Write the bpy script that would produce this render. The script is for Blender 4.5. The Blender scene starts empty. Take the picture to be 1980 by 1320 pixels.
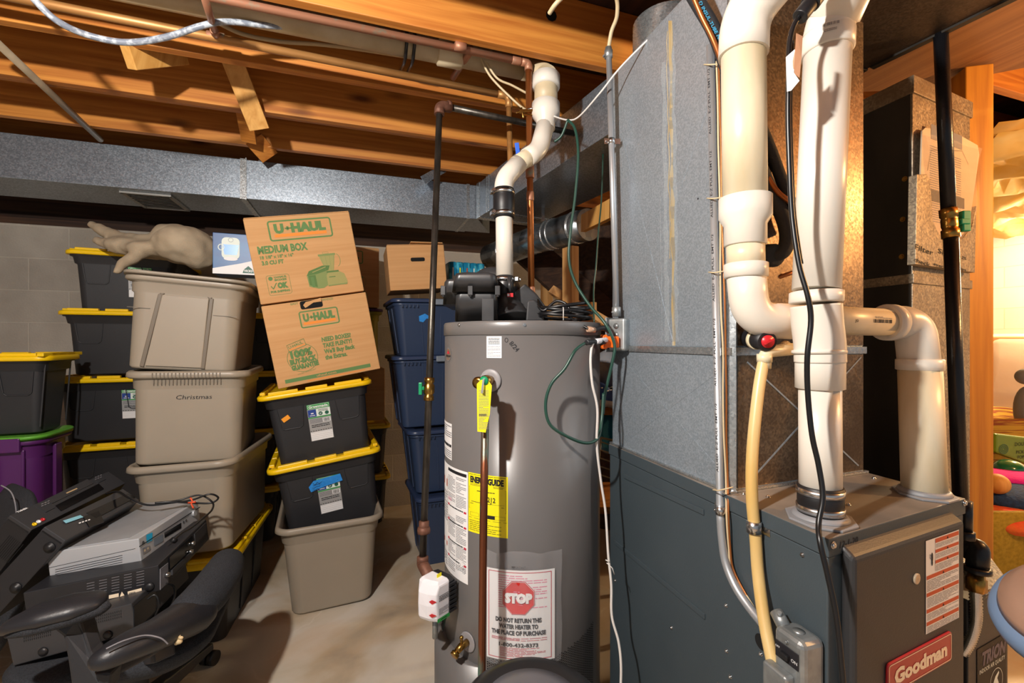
import bpy, bmesh, math, random
from mathutils import Vector, Matrix
from mathutils.geometry import tessellate_polygon

sc = bpy.context.scene
COL = sc.collection
random.seed(7)
TH = math.radians(18.63)          # the room's long wall runs along X; the camera looks this far to the right of its normal
EYE = 1.30
FPX = 880.0                       # focal length for a 1980 px wide picture

# ---------------------------------------------------------------- camera
cam_data = bpy.data.cameras.new('camera')
cam_data.sensor_width = 36.0
cam_data.lens = FPX / 1980 * 36.0
cam_data.clip_start = 0.02
cam = bpy.data.objects.new('camera', cam_data)
cam.location = (0, 0, EYE)
cam.rotation_euler = (math.radians(90), 0, -TH)
COL.objects.link(cam)
sc.camera = cam

CT, ST = math.cos(TH), math.sin(TH)
def Wd(xc, yc, z=0.0):
    """metres right of / ahead of the eye -> room coordinates"""
    return Vector((CT * xc + ST * yc, -ST * xc + CT * yc, z))
def P(px, py, d):
    return Wd((px - 990) / FPX * d, d, EYE + (660 - py) / FPX * d)
def ray(px, py):
    return P(px, py, 1.0) - Vector((0, 0, EYE))
EYEP = Vector((0, 0, EYE))
def PZ(px, py, z):
    return P(px, py, (z - EYE) * FPX / (660 - py))
def PY(px, py, y):
    r = ray(px, py)
    return EYEP + r * (y / r.y)
def Pperp(px, py, N, A):
    """point on the pixel's ray that makes a right angle at N with the edge N-A"""
    r = ray(px, py); a = (A - N)
    return EYEP + r * ((N - EYEP).dot(a) / r.dot(a))

# ---------------------------------------------------------------- light and exposure
world = bpy.data.worlds.new('world'); sc.world = world
world.use_nodes = True
wb = world.node_tree.nodes['Background']
wb.inputs['Color'].default_value = (0.86, 0.93, 1.0, 1)
wb.inputs['Strength'].default_value = 0.25
def lamp(name, loc, power, color, size, kind='POINT'):
    d = bpy.data.lights.new(name, kind)
    d.energy = power; d.color = color
    if kind == 'POINT': d.shadow_soft_size = size
    o = bpy.data.objects.new(name, d); o.location = loc
    COL.objects.link(o); return o
lamp('bare_bulb_light', Wd(-0.72, 0.08, 2.10), 142, (1.0, 0.95, 0.88), 0.035)
lamp('laundry_bulb_light', Wd(2.35, 0.75, 1.98), 74, (1.0, 0.52, 0.19), 0.05)
lamp('far_room_bulb_light', Wd(4.35, 3.35, 2.20), 150, (1.0, 0.74, 0.44), 0.06)
sc.view_settings.view_transform = 'Standard'
sc.view_settings.look = 'None'
sc.view_settings.exposure = 0.45
sc.view_settings.gamma = 1.0
sc.view_settings.use_curve_mapping = False

# ---------------------------------------------------------------- materials
def lin(c):
    if isinstance(c, str):
        c = c.lstrip('#'); c = [int(c[i:i + 2], 16) / 255 for i in (0, 2, 4)]
        return tuple((x / 12.92 if x <= 0.04045 else ((x + 0.055) / 1.055) ** 2.4) for x in c)
    return tuple(c)
MATS = {}
def mat(name, c, rough=0.5, metal=0.0, c2=None, scale=(8, 8, 8), lo=0.35, hi=0.65, bump=0.0, bscale=60, det=6,
        spec=0.5, coat=0.0, dist=0.0, rvar=0.0, alpha=None, emit=None):
    m = bpy.data.materials.new(name); m.use_nodes = True
    nt = m.node_tree; b = nt.nodes['Principled BSDF']
    c = lin(c)
    b.inputs['Base Color'].default_value = (*c, 1)
    b.inputs['Roughness'].default_value = rough
    b.inputs['Metallic'].default_value = metal
    b.inputs['Specular IOR Level'].default_value = spec
    b.inputs['Coat Weight'].default_value = coat
    b.inputs['Coat Roughness'].default_value = 0.15
    tc = nt.nodes.new('ShaderNodeTexCoord')
    if c2 is not None or rvar:
        mp = nt.nodes.new('ShaderNodeMapping'); mp.inputs['Scale'].default_value = scale
        nt.links.new(tc.outputs['Object'], mp.inputs['Vector'])
        n = nt.nodes.new('ShaderNodeTexNoise'); n.inputs['Scale'].default_value = 1.0
        n.inputs['Detail'].default_value = det; n.inputs['Distortion'].default_value = dist
        nt.links.new(mp.outputs[0], n.inputs['Vector'])
        if c2 is not None:
            r = nt.nodes.new('ShaderNodeValToRGB')
            r.color_ramp.elements[0].position = lo; r.color_ramp.elements[0].color = (*c, 1)
            r.color_ramp.elements[1].position = hi; r.color_ramp.elements[1].color = (*lin(c2), 1)
            nt.links.new(n.outputs['Fac'], r.inputs['Fac']); nt.links.new(r.outputs['Color'], b.inputs['Base Color'])
        if rvar:
            mr = nt.nodes.new('ShaderNodeMapRange'); mr.inputs[1].default_value = .3; mr.inputs[2].default_value = .7
            mr.inputs[3].default_value = rough - rvar; mr.inputs[4].default_value = rough + rvar
            nt.links.new(n.outputs['Fac'], mr.inputs[0]); nt.links.new(mr.outputs[0], b.inputs['Roughness'])
    if bump:
        nb = nt.nodes.new('ShaderNodeTexNoise'); nb.inputs['Scale'].default_value = bscale; nb.inputs['Detail'].default_value = 4
        nt.links.new(tc.outputs['Object'], nb.inputs['Vector'])
        bp = nt.nodes.new('ShaderNodeBump'); bp.inputs['Strength'].default_value = bump; bp.inputs['Distance'].default_value = 0.003
        nt.links.new(nb.outputs['Fac'], bp.inputs['Height']); nt.links.new(bp.outputs[0], b.inputs['Normal'])
    if alpha is not None:
        b.inputs['Alpha'].default_value = alpha
    if emit:
        b.inputs['Emission Color'].default_value = (*lin(emit[0]), 1); b.inputs['Emission Strength'].default_value = emit[1]
    MATS[name] = m
    return m

def wood(name, c1, c2, axis='X', rough=0.55, knot='#5a2a10', scale=1.0, knots=True):
    m = bpy.data.materials.new(name); m.use_nodes = True
    nt = m.node_tree; b = nt.nodes['Principled BSDF']; L = nt.links.new
    b.inputs['Roughness'].default_value = rough
    tc = nt.nodes.new('ShaderNodeTexCoord')
    oi = nt.nodes.new('ShaderNodeObjectInfo')
    ad = nt.nodes.new('ShaderNodeVectorMath'); ad.operation = 'ADD'
    sm = nt.nodes.new('ShaderNodeVectorMath'); sm.operation = 'SCALE'; sm.inputs['Scale'].default_value = 13.7
    cb = nt.nodes.new('ShaderNodeCombineXYZ')
    for i in range(3): L(oi.outputs['Random'], cb.inputs[i])
    L(cb.outputs[0], sm.inputs[0]); L(tc.outputs['Object'], ad.inputs[0]); L(sm.outputs[0], ad.inputs[1])
    mp = nt.nodes.new('ShaderNodeMapping')
    s = {'X': (0.9, 22, 22), 'Y': (22, 0.9, 22), 'Z': (22, 22, 0.9)}[axis]
    mp.inputs['Scale'].default_value = tuple(v * scale for v in s)
    L(ad.outputs[0], mp.inputs['Vector'])
    n = nt.nodes.new('ShaderNodeTexNoise'); n.inputs['Scale'].default_value = 1.6; n.inputs['Detail'].default_value = 5
    n.inputs['Distortion'].default_value = 0.6
    L(mp.outputs[0], n.inputs['Vector'])
    r = nt.nodes.new('ShaderNodeValToRGB')
    r.color_ramp.elements[0].position = 0.33; r.color_ramp.elements[0].color = (*lin(c1), 1)
    r.color_ramp.elements[1].position = 0.66; r.color_ramp.elements[1].color = (*lin(c2), 1)
    L(n.outputs['Fac'], r.inputs['Fac'])
    last = r.outputs['Color']
    if knots:
        mp2 = nt.nodes.new('ShaderNodeMapping')
        k = {'X': (2.2, 7, 7), 'Y': (7, 2.2, 7), 'Z': (7, 7, 2.2)}[axis]; mp2.inputs['Scale'].default_value = k
        L(ad.outputs[0], mp2.inputs['Vector'])
        v = nt.nodes.new('ShaderNodeTexVoronoi'); v.inputs['Scale'].default_value = 1.0
        L(mp2.outputs[0], v.inputs['Vector'])
        kr = nt.nodes.new('ShaderNodeValToRGB')
        kr.color_ramp.elements[0].position = 0.05; kr.color_ramp.elements[0].color = (1, 1, 1, 1)
        kr.color_ramp.elements[1].position = 0.20; kr.color_ramp.elements[1].color = (0, 0, 0, 1)
        L(v.outputs['Distance'], kr.inputs['Fac'])
        mx = nt.nodes.new('ShaderNodeMix'); mx.data_type = 'RGBA'
        mx.inputs[7].default_value = (*lin(knot), 1)
        ml = nt.nodes.new('ShaderNodeMath'); ml.operation = 'MULTIPLY'; ml.inputs[1].default_value = 0.9
        L(kr.outputs['Color'], ml.inputs[0]); L(ml.outputs[0], mx.inputs[0]); L(last, mx.inputs[6])
        last = mx.outputs[2]
    L(last, b.inputs['Base Color'])
    bp = nt.nodes.new('ShaderNodeBump'); bp.inputs['Strength'].default_value = 0.25; bp.inputs['Distance'].default_value = 0.002
    L(n.outputs['Fac'], bp.inputs['Height']); L(bp.outputs[0], b.inputs['Normal'])
    return m

def galv(name, c='#9aa4ad', c2='#b9c2ca', rough=0.36, metal=0.85, spangle=55, dirt=None, rv=0.12):
    m = bpy.data.materials.new(name); m.use_nodes = True
    nt = m.node_tree; b = nt.nodes['Principled BSDF']; L = nt.links.new
    b.inputs['Metallic'].default_value = metal
    tc = nt.nodes.new('ShaderNodeTexCoord')
    v = nt.nodes.new('ShaderNodeTexVoronoi'); v.inputs['Scale'].default_value = spangle
    L(tc.outputs['Object'], v.inputs['Vector'])
    sp = nt.nodes.new('ShaderNodeSeparateColor'); L(v.outputs['Color'], sp.inputs[0])
    n = nt.nodes.new('ShaderNodeTexNoise'); n.inputs['Scale'].default_value = 4.0; n.inputs['Detail'].default_value = 7
    L(tc.outputs['Object'], n.inputs['Vector'])
    r = nt.nodes.new('ShaderNodeValToRGB')
    r.color_ramp.elements[0].position = .2; r.color_ramp.elements[0].color = (*lin(c), 1)
    r.color_ramp.elements[1].position = .9; r.color_ramp.elements[1].color = (*lin(c2), 1)
    L(sp.outputs[0], r.inputs['Fac'])
    last = r.outputs['Color']
    if dirt:
        dr = nt.nodes.new('ShaderNodeValToRGB')
        dr.color_ramp.elements[0].position = .45; dr.color_ramp.elements[0].color = (0, 0, 0, 1)
        dr.color_ramp.elements[1].position = .68; dr.color_ramp.elements[1].color = (.8, .8, .8, 1)
        L(n.outputs['Fac'], dr.inputs['Fac'])
        mx = nt.nodes.new('ShaderNodeMix'); mx.data_type = 'RGBA'; mx.inputs[7].default_value = (*lin(dirt), 1)
        L(dr.outputs['Color'], mx.inputs[0]); L(last, mx.inputs[6]); last = mx.outputs[2]
    L(last, b.inputs['Base Color'])
    mr = nt.nodes.new('ShaderNodeMapRange'); mr.inputs[3].default_value = rough - rv; mr.inputs[4].default_value = rough + rv
    ma = nt.nodes.new('ShaderNodeMath'); ma.operation = 'ADD'
    mh = nt.nodes.new('ShaderNodeMath'); mh.operation = 'MULTIPLY'; mh.inputs[1].default_value = 0.6
    L(sp.outputs[1], mh.inputs[0]); L(mh.outputs[0], ma.inputs[0]); 
    m2 = nt.nodes.new('ShaderNodeMath'); m2.operation = 'MULTIPLY'; m2.inputs[1].default_value = 0.5
    L(n.outputs['Fac'], m2.inputs[0]); L(m2.outputs[0], ma.inputs[1]); L(ma.outputs[0], mr.inputs[0]); L(mr.outputs[0], b.inputs['Roughness'])
    bp = nt.nodes.new('ShaderNodeBump'); bp.inputs['Strength'].default_value = 0.12; bp.inputs['Distance'].default_value = 0.002
    L(sp.outputs[2], bp.inputs['Height']); L(bp.outputs[0], b.inputs['Normal'])
    return m

def blocks(name, c1, c2, cm, plane='XZ', bump=0.6, stain=None):
    m = bpy.data.materials.new(name); m.use_nodes = True
    nt = m.node_tree; b = nt.nodes['Principled BSDF']; L = nt.links.new
    b.inputs['Roughness'].default_value = 0.9
    tc = nt.nodes.new('ShaderNodeTexCoord')
    sx = nt.nodes.new('ShaderNodeSeparateXYZ'); cx = nt.nodes.new('ShaderNodeCombineXYZ')
    L(tc.outputs['Object'], sx.inputs[0]); L(sx.outputs[0 if plane == 'XZ' else 1], cx.inputs[0]); L(sx.outputs[2], cx.inputs[1])
    mp = nt.nodes.new('ShaderNodeMapping'); mp.inputs['Location'].default_value = (0.13, 0.0, 0)
    L(cx.outputs[0], mp.inputs['Vector'])
    br = nt.nodes.new('ShaderNodeTexBrick')
    br.inputs['Scale'].default_value = 1.0
    br.inputs['Brick Width'].default_value = 0.406; br.inputs['Row Height'].default_value = 0.203
    br.inputs['Mortar Size'].default_value = 0.005; br.inputs['Mortar Smooth'].default_value = 0.4
    br.inputs['Color1'].default_value = (*lin(c1), 1); br.inputs['Color2'].default_value = (*lin(c2), 1); br.inputs['Mortar'].default_value = (*lin(cm), 1)
    L(mp.outputs[0], br.inputs['Vector'])
    n = nt.nodes.new('ShaderNodeTexNoise'); n.inputs['Scale'].default_value = 3; n.inputs['Detail'].default_value = 8
    L(tc.outputs['Object'], n.inputs['Vector'])
    mx = nt.nodes.new('ShaderNodeMix'); mx.data_type = 'RGBA'; mx.blend_type = 'MULTIPLY'; mx.inputs[0].default_value = 0.6 if stain is None else stain
    r = nt.nodes.new('ShaderNodeValToRGB'); r.color_ramp.elements[0].color = (.55, .53, .5, 1); r.color_ramp.elements[0].position = .3
    r.color_ramp.elements[1].color = (1, 1, 1, 1); r.color_ramp.elements[1].position = .62
    L(n.outputs['Fac'], r.inputs['Fac']); L(br.outputs['Color'], mx.inputs[6]); L(r.outputs['Color'], mx.inputs[7]); L(mx.outputs[2], b.inputs['Base Color'])
    n2 = nt.nodes.new('ShaderNodeTexNoise'); n2.inputs['Scale'].default_value = 90; L(tc.outputs['Object'], n2.inputs['Vector'])
    ms = nt.nodes.new('ShaderNodeMath'); ms.operation = 'MULTIPLY_ADD'; ms.inputs[1].default_value = -1.0
    L(br.outputs['Fac'], ms.inputs[0]); L(n2.outputs['Fac'], ms.inputs[2])
    bp = nt.nodes.new('ShaderNodeBump'); bp.inputs['Strength'].default_value = bump; bp.inputs['Distance'].default_value = 0.004
    L(ms.outputs[0], bp.inputs['Height']); L(bp.outputs[0], b.inputs['Normal'])
    return m

def concrete(name):
    m = bpy.data.materials.new(name); m.use_nodes = True
    nt = m.node_tree; b = nt.nodes['Principled BSDF']; L = nt.links.new
    b.inputs['Roughness'].default_value = 0.38
    tc = nt.nodes.new('ShaderNodeTexCoord')
    n = nt.nodes.new('ShaderNodeTexNoise'); n.inputs['Scale'].default_value = 2.2; n.inputs['Detail'].default_value = 9; n.inputs['Distortion'].default_value = .8
    L(tc.outputs['Object'], n.inputs['Vector'])
    r = nt.nodes.new('ShaderNodeValToRGB'); e = r.color_ramp.elements
    e[0].position = .28; e[0].color = (*lin('#9a8c7a'), 1); e[1].position = .62; e[1].color = (*lin('#cfc6b9'), 1)
    k = e.new(.42); k.color = (*lin('#b9a78e'), 1)
    k = e.new(.5); k.color = (*lin('#c4b7a4'), 1)
    L(n.outputs['Fac'], r.inputs['Fac'])
    n2 = nt.nodes.new('ShaderNodeTexNoise'); n2.inputs['Scale'].default_value = 1.3; n2.inputs['Detail'].default_value = 5; n2.inputs['Distortion'].default_value = 1.5
    L(tc.outputs['Object'], n2.inputs['Vector'])
    r2 = nt.nodes.new('ShaderNodeValToRGB'); e = r2.color_ramp.elements
    e[0].position = .55; e[0].color = (0, 0, 0, 1); e[1].position = .72; e[1].color = (.55, .55, .55, 1)
    L(n2.outputs['Fac'], r2.inputs['Fac'])
    mx = nt.nodes.new('ShaderNodeMix'); mx.data_type = 'RGBA'; mx.inputs[7].default_value = (*lin('#c29256'), 1)
    L(r2.outputs['Color'], mx.inputs[0]); L(r.outputs['Color'], mx.inputs[6])
    # pale patched hairline cracks
    vn = nt.nodes.new('ShaderNodeTexVoronoi'); vn.feature = 'DISTANCE_TO_EDGE'; vn.inputs['Scale'].default_value = 0.9
    nv = nt.nodes.new('ShaderNodeTexNoise'); nv.inputs['Scale'].default_value = 4; nv.inputs['Detail'].default_value = 6
    L(tc.outputs['Object'], nv.inputs['Vector'])
    va = nt.nodes.new('ShaderNodeVectorMath'); va.operation = 'MULTIPLY_ADD'; va.inputs[1].default_value = (.35, .35, .35)
    L(nv.outputs['Color'], va.inputs[0]); L(tc.outputs['Object'], va.inputs[2]); L(va.outputs[0], vn.inputs['Vector'])
    rc = nt.nodes.new('ShaderNodeValToRGB'); e = rc.color_ramp.elements
    e[0].position = .001; e[0].color = (.45, .45, .45, 1); e[1].position = .006; e[1].color = (0, 0, 0, 1)
    L(vn.outputs['Distance'], rc.inputs['Fac'])
    mx2 = nt.nodes.new('ShaderNodeMix'); mx2.data_type = 'RGBA'; mx2.inputs[7].default_value = (*lin('#d8cfc2'), 1)
    L(rc.outputs['Color'], mx2.inputs[0]); L(mx.outputs[2], mx2.inputs[6]); L(mx2.outputs[2], b.inputs['Base Color'])
    bp = nt.nodes.new('ShaderNodeBump'); bp.inputs['Strength'].default_value = .15; bp.inputs['Distance'].default_value = .004
    L(n.outputs['Fac'], bp.inputs['Height']); L(bp.outputs[0], b.inputs['Normal'])
    return m

M_JOIST = wood('joist_wood', '#ad6424', '#d48c3c', 'X')
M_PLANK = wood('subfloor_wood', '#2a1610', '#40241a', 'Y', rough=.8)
M_STUD = wood('stud_wood', '#b98247', '#d6a56a', 'Z')
M_POST = wood('post_wood', '#a56a1c', '#c68c2a', 'Z', rough=.45)
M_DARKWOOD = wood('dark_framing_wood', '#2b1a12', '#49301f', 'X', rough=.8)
M_PLY = wood('plywood', '#7c5230', '#96683f', 'Y', rough=.7, knots=False)
M_SCRAP = wood('scrap_board_wood', '#c48a3f', '#dba55a', 'Z', rough=.6)
M_GALV = galv('galvanised_sheet', '#929ca7', '#b4bec9', rough=.34, spangle=170, rv=.08, metal=.75)
M_GALVP = galv('galvanised_plenum_sheet', '#98a3ad', '#adb8c2', rough=.40, spangle=260, rv=.07, metal=.6)
M_GALVB = galv('bright_galvanised_sheet', '#b0b4b6', '#c6cacc', rough=.28, spangle=160, rv=.08)
M_GALVF = galv('brown_shade_sheet', '#6a5a4a', '#8a7660', rough=.38, spangle=200, dirt='#4d3e30', metal=.8)  # dim, warm-lit look of the plenum front put into the sheet colour
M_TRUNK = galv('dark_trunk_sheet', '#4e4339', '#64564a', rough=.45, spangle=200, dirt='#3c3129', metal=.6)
M_GALVW = galv('tarnished_sheet_metal', '#7f7262', '#a8987f', rough=.45, spangle=170, dirt='#6d5a44', metal=.5)
M_BLKSHEET = mat('dark_sheet_metal', '#2a2724', .5, .5, c2='#3d3833', scale=(6, 6, 1.5), rvar=.1)
M_STEEL = mat('bright_steel', '#c9c9c9', .25, 1.0)
M_EMT = mat('conduit_steel', '#b9bcc0', .38, .65, rvar=.08, scale=(30, 30, 6))
M_BLOCK = blocks('concrete_block', '#a39b91', '#b0a89d', '#bab2a6')
M_WBLOCK = blocks('white_painted_block', '#ded6c8', '#e3dccf', '#d0c6b6', plane='YZ', bump=.3, stain=.15)
M_FLOOR = concrete('stained_concrete')
M_PVC = mat('pvc_white', '#ded8ce', .32, c2='#d6cdbe', scale=(5, 5, 2), spec=.5)
M_PVCO = mat('pvc_aged', '#dccfb4', .38, c2='#c6b48c', scale=(10, 10, 2.5), lo=.42, hi=.7)
M_PVCB = mat('pvc_beige', '#cdbd9e', .45, c2='#b8a583', scale=(8, 8, 8))
M_COPPER = mat('copper_tube', '#b9713c', .36, .7, c2='#94562b', scale=(20, 20, 5), rvar=.08)
M_COPOLD = mat('tarnished_copper', '#a9755a', .5, .4, c2='#8a8a76', scale=(30, 30, 30), lo=.58, hi=.74)
M_BRASSTUBE = mat('golden_copper_tube', '#c08b52', .45, .45, c2='#a67440', scale=(6, 20, 20), rvar=.06)
M_IRON = mat('black_iron_pipe', '#5b564f', .38, .8, c2='#3b3733', scale=(30, 30, 10), bump=.2)
M_RUST = mat('rusty_iron', '#5e3c2e', .6, .4, c2='#77503f', scale=(40, 40, 40), bump=.3)
M_BLKPIPE = mat('black_coated_pipe', '#15151a', .3, .3, c2='#202024', scale=(30, 30, 8), bump=.15, bscale=150)
M_BRASS = mat('brass', '#b58b45', .28, 1.0, c2='#8b6a35', scale=(60, 60, 60))
M_RUBBER = mat('black_rubber', '#17171a', .45)
M_CABLEBLK = mat('black_cable', '#121214', .35)
M_CABLEGRN = mat('green_cable', '#1f4338', .35)
M_CABLEWHT = mat('white_cable', '#d5d0cb', .4)
M_CABLECRM = mat('cream_cable', '#c9b48e', .45)
M_GREENP = mat('green_enamel', '#0f8a5a', .35)
M_REDP = mat('red_plastic', '#c4202a', .35)
M_BLUEP = mat('blue_plastic', '#1f5fd0', .35)
M_ORANGE = mat('orange_plastic', '#f06a14', .4)
M_WHITEP = mat('white_plastic', '#e7e5ea', .3)
M_PAPER = mat('white_paper', '#e9e8e8', .6)
M_INK = mat('black_ink', '#15141a', .7)
M_GREYINK = mat('grey_ink', '#77757a', .7)
M_REDINK = mat('red_ink', '#c01d38', .6)
M_STOPRED = mat('stop_red_ink', '#d3231c', .6)
M_PINKINK = mat('pink_ink', '#e08aa4', .6)
M_ORGINK = mat('orange_red_ink', '#c2542a', .6)
M_YELLABEL = mat('yellow_label_paper', '#f0e312', .5)
M_GREENLAB = mat('green_label_ink', '#2f9a48', .5)
M_BLUELAB = mat('blue_label_ink', '#21418f', .5)
M_BLUETAPE = mat('blue_painter_tape', '#1f82d8', .6, c2='#2a8fe0', scale=(80, 80, 80))
M_SILVERLAB = mat('silver_label_foil', '#a8a8a8', .4, .3)
M_TOTEBLK = mat('black_tote_plastic', '#242427', .5, c2='#2a2a2d', scale=(3, 3, 3), bump=.12, bscale=400)
M_YELLOW = mat('yellow_lid_plastic', '#f0c408', .38)
M_TAUPE = mat('taupe_tote_plastic', '#8f8475', .42, c2='#968b7b', scale=(2, 2, 2))
M_TAUPED = mat('taupe_groove', '#6b6154', .5)
M_NAVY = mat('navy_tote_plastic', '#2b3a55', .4, c2='#303f5b', scale=(2, 2, 2))
M_NAVYL = mat('navy_lid_plastic', '#2c3a58', .35)
M_LATCH = mat('grey_latch_plastic', '#76808c', .4)
M_PURPLE = mat('purple_tote_plastic', '#52205c', .4)
M_LIME = mat('lime_lid_plastic', '#5fa636', .4)
M_OLIVE = mat('olive_yellow_plastic', '#8f8614', .45)
M_CARD = mat('cardboard', '#bf8e5a', .8, c2='#c89966', scale=(2, 2, 60), bump=.06, bscale=120)
M_CARDIN = mat('cardboard_inside', '#5a3e26', .9)
M_CGREEN = mat('box_green_ink', '#5d7f49', .8)
M_CGREENL = mat('box_light_green_ink', '#9a945a', .8)
M_CORANGE = mat('box_orange_ink', '#e58a35', .8)
M_HOLE = mat('dark_hollow', '#050505', .9)
M_HEATER = mat('heater_grey_enamel', '#646160', .34, .0, c2='#676463', scale=(3, 3, 3), spec=.6)
M_HEATERD = mat('heater_dark_grey', '#5b5857', .4)
M_BLOWER = mat('blower_black_plastic', '#2a2a2b', .36, c2='#333335', scale=(12, 12, 12), rvar=.08)
M_FURN = mat('furnace_slate_paint', '#3b454b', .5, .0, c2='#3f494f', scale=(4, 4, 4), bump=.12, bscale=300)
M_FURNDOOR = mat('furnace_door_paint', '#2b2b2c', .48, .0, c2='#2e2e30', scale=(4, 4, 4), bump=.12, bscale=300)
M_FURNTOP = mat('furnace_top_dusty', '#5f5a55', .55, .0, c2='#837a70', scale=(5, 5, 5))
M_BADGER = mat('badge_red', '#a3202a', .3)
M_CREAM = mat('badge_cream', '#ecd9bd', .4)
M_TAPEFOIL = mat('foil_tape', '#c2c5c8', .3, .9, rvar=.1, scale=(40, 40, 40))
M_ZINC = mat('zinc_box', '#a9adae', .42, .7, c2='#8b8f90', scale=(25, 25, 25))
M_TUBE = mat('yellowed_vinyl_tube', '#dcc18a', .35, c2='#cda863', scale=(12, 12, 3))
M_TUBEW = mat('cloudy_plastic', '#dccfae', .35)
M_INSUL = mat('black_foam_insulation', '#202226', .75, bump=.3, bscale=200)
M_BRAID = mat('braided_clear_tube', '#7c8390', .3, .1, c2='#b5bcc4', scale=(60, 60, 60), lo=.45, hi=.6)
M_BEIGETUBE = mat('beige_conduit', '#a5947b', .5, c2='#94836b', scale=(10, 10, 10))
M_GREENWHITE = mat('pale_print', '#dfe8e0', .6)
M_TRANS = mat('clear_plastic_bag', '#d8d8de', .12, alpha=.14, spec=.9)
M_TRANS2 = mat('cloudy_plastic_pouch', '#d8c8b4', .2, alpha=.25, spec=.9)
M_FABRIC = mat('charcoal_mesh_fabric', '#202227', .85, c2='#2d2f35', scale=(300, 300, 300), lo=.45, hi=.55, bump=.6, bscale=500)
M_LEATHER = mat('black_leatherette', '#1f1f23', .42, bump=.1, bscale=250)
M_CHAIRP = mat('chair_black_plastic', '#28282b', .5, bump=.1, bscale=400)
M_VCRBLK = mat('vcr_black', '#1d1d20', .42, c2='#222226', scale=(6, 6, 6))
M_VCRGREY = mat('vcr_charcoal', '#333336', .42)
M_VCRPANEL = mat('vcr_gloss_panel', '#0d0d10', .15)
M_SILVER = mat('silver_plastic', '#b4b6ba', .38, .25)
M_SILVERT = mat('silver_lid', '#b2b4b8', .4, .4, c2='#a0a2a7', scale=(7, 7, 7))
M_CANVAS = mat('canvas_cloth', '#a39178', .9, c2='#b09f86', scale=(9, 9, 9), bump=.5, bscale=220)
M_SHOP = mat('charcoal_gloss_plastic', '#1d1d1f', .32)
M_SHOPG = mat('grey_satin_plastic', '#4a4a50', .4, c2='#5a5a60', scale=(5, 5, 5))
M_BLUEGREY = mat('blue_grey_plastic', '#6a7f9c', .4)
M_PINKBR = mat('copper_brown_plastic', '#9c7a66', .35)
M_YELINS = mat('yellow_fibreglass', '#e8b52e', .8, c2='#f2dca0', scale=(3, 3, 3), bump=.8, bscale=8)
M_FURPINK = mat('pink_plush', '#e01f9c', .9, bump=1.0, bscale=90)
M_FURBLUE = mat('blue_plush', '#14305c', .9, c2='#1b3f78', scale=(60, 60, 60), bump=1.0, bscale=90)
M_FURORG = mat('orange_plush', '#dd7a35', .9, c2='#d83c30', scale=(14, 14, 14), bump=1.0, bscale=60)
M_OLIVEFAB = mat('olive_woven_fabric', '#8f7a1e', .9, c2='#a58d2c', scale=(60, 60, 60), bump=.6)
M_PLAID = mat('yellow_plaid_fabric', '#c39b38', .9, c2='#8d4a2a', scale=(3, 3, 90), lo=.5, hi=.55)
M_GREENPACK = mat('green_package_film', '#6f8f1c', .35)
M_GREENGLASS = mat('green_glossy_plastic', '#1d6b48', .12, coat=.6)
M_GREYKNIT = mat('grey_knit_fabric', '#6f7480', .9, bump=1.0, bscale=60)
M_SHOE = mat('shoe_grey_fabric', '#7d7f84', .8, bump=.4, bscale=150)
M_SHOEB = mat('shoe_blue', '#3a5fae', .6)
M_TEAL = mat('teal_film', '#1a7ea6', .3, c2='#4fb6cf', scale=(40, 40, 14), lo=.5, hi=.56)
M_VICKS = mat('blue_carton', '#075f98', .4, c2='#063275', scale=(2.5, 2.5, 5), lo=.4, hi=.6)
M_CYAN = mat('cyan_sticker', '#21a4d8', .4)
M_DARKGREEN = mat('dark_green_ink', '#135a47', .5)
# ---------------------------------------------------------------- mesh building
MX = {}                                            # world matrix of every object built, by name
def nm_matrix(loc=(0, 0, 0), R=None):
    m = Matrix.Translation(Vector(loc))
    if R is not None: m = m @ R.to_4x4()
    return m
def tag(o, label=None, cat=None, group=None, kind=None):
    if label: o['label'] = label
    if cat: o['category'] = cat
    if group: o['group'] = group
    if kind: o['kind'] = kind
    return o
def thing(name, label, cat, loc=(0, 0, 0), R=None, group=None):
    o = bpy.data.objects.new(name, None); o.empty_display_size = .05
    m = nm_matrix(loc, R); o.matrix_world = m
    COL.objects.link(o); MX[o.name] = m
    return tag(o, label, cat, group)
def Rz(a): return Matrix.Rotation(a, 3, 'Z')
def Rx(a): return Matrix.Rotation(a, 3, 'X')
def Ry(a): return Matrix.Rotation(a, 3, 'Y')
def frameR(u, v):
    """matrix whose X is u, Y is v (made square), Z their normal"""
    u = u.normalized(); n = u.cross(v).normalized(); v = n.cross(u)
    return Matrix((u, v, n)).transposed()

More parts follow.
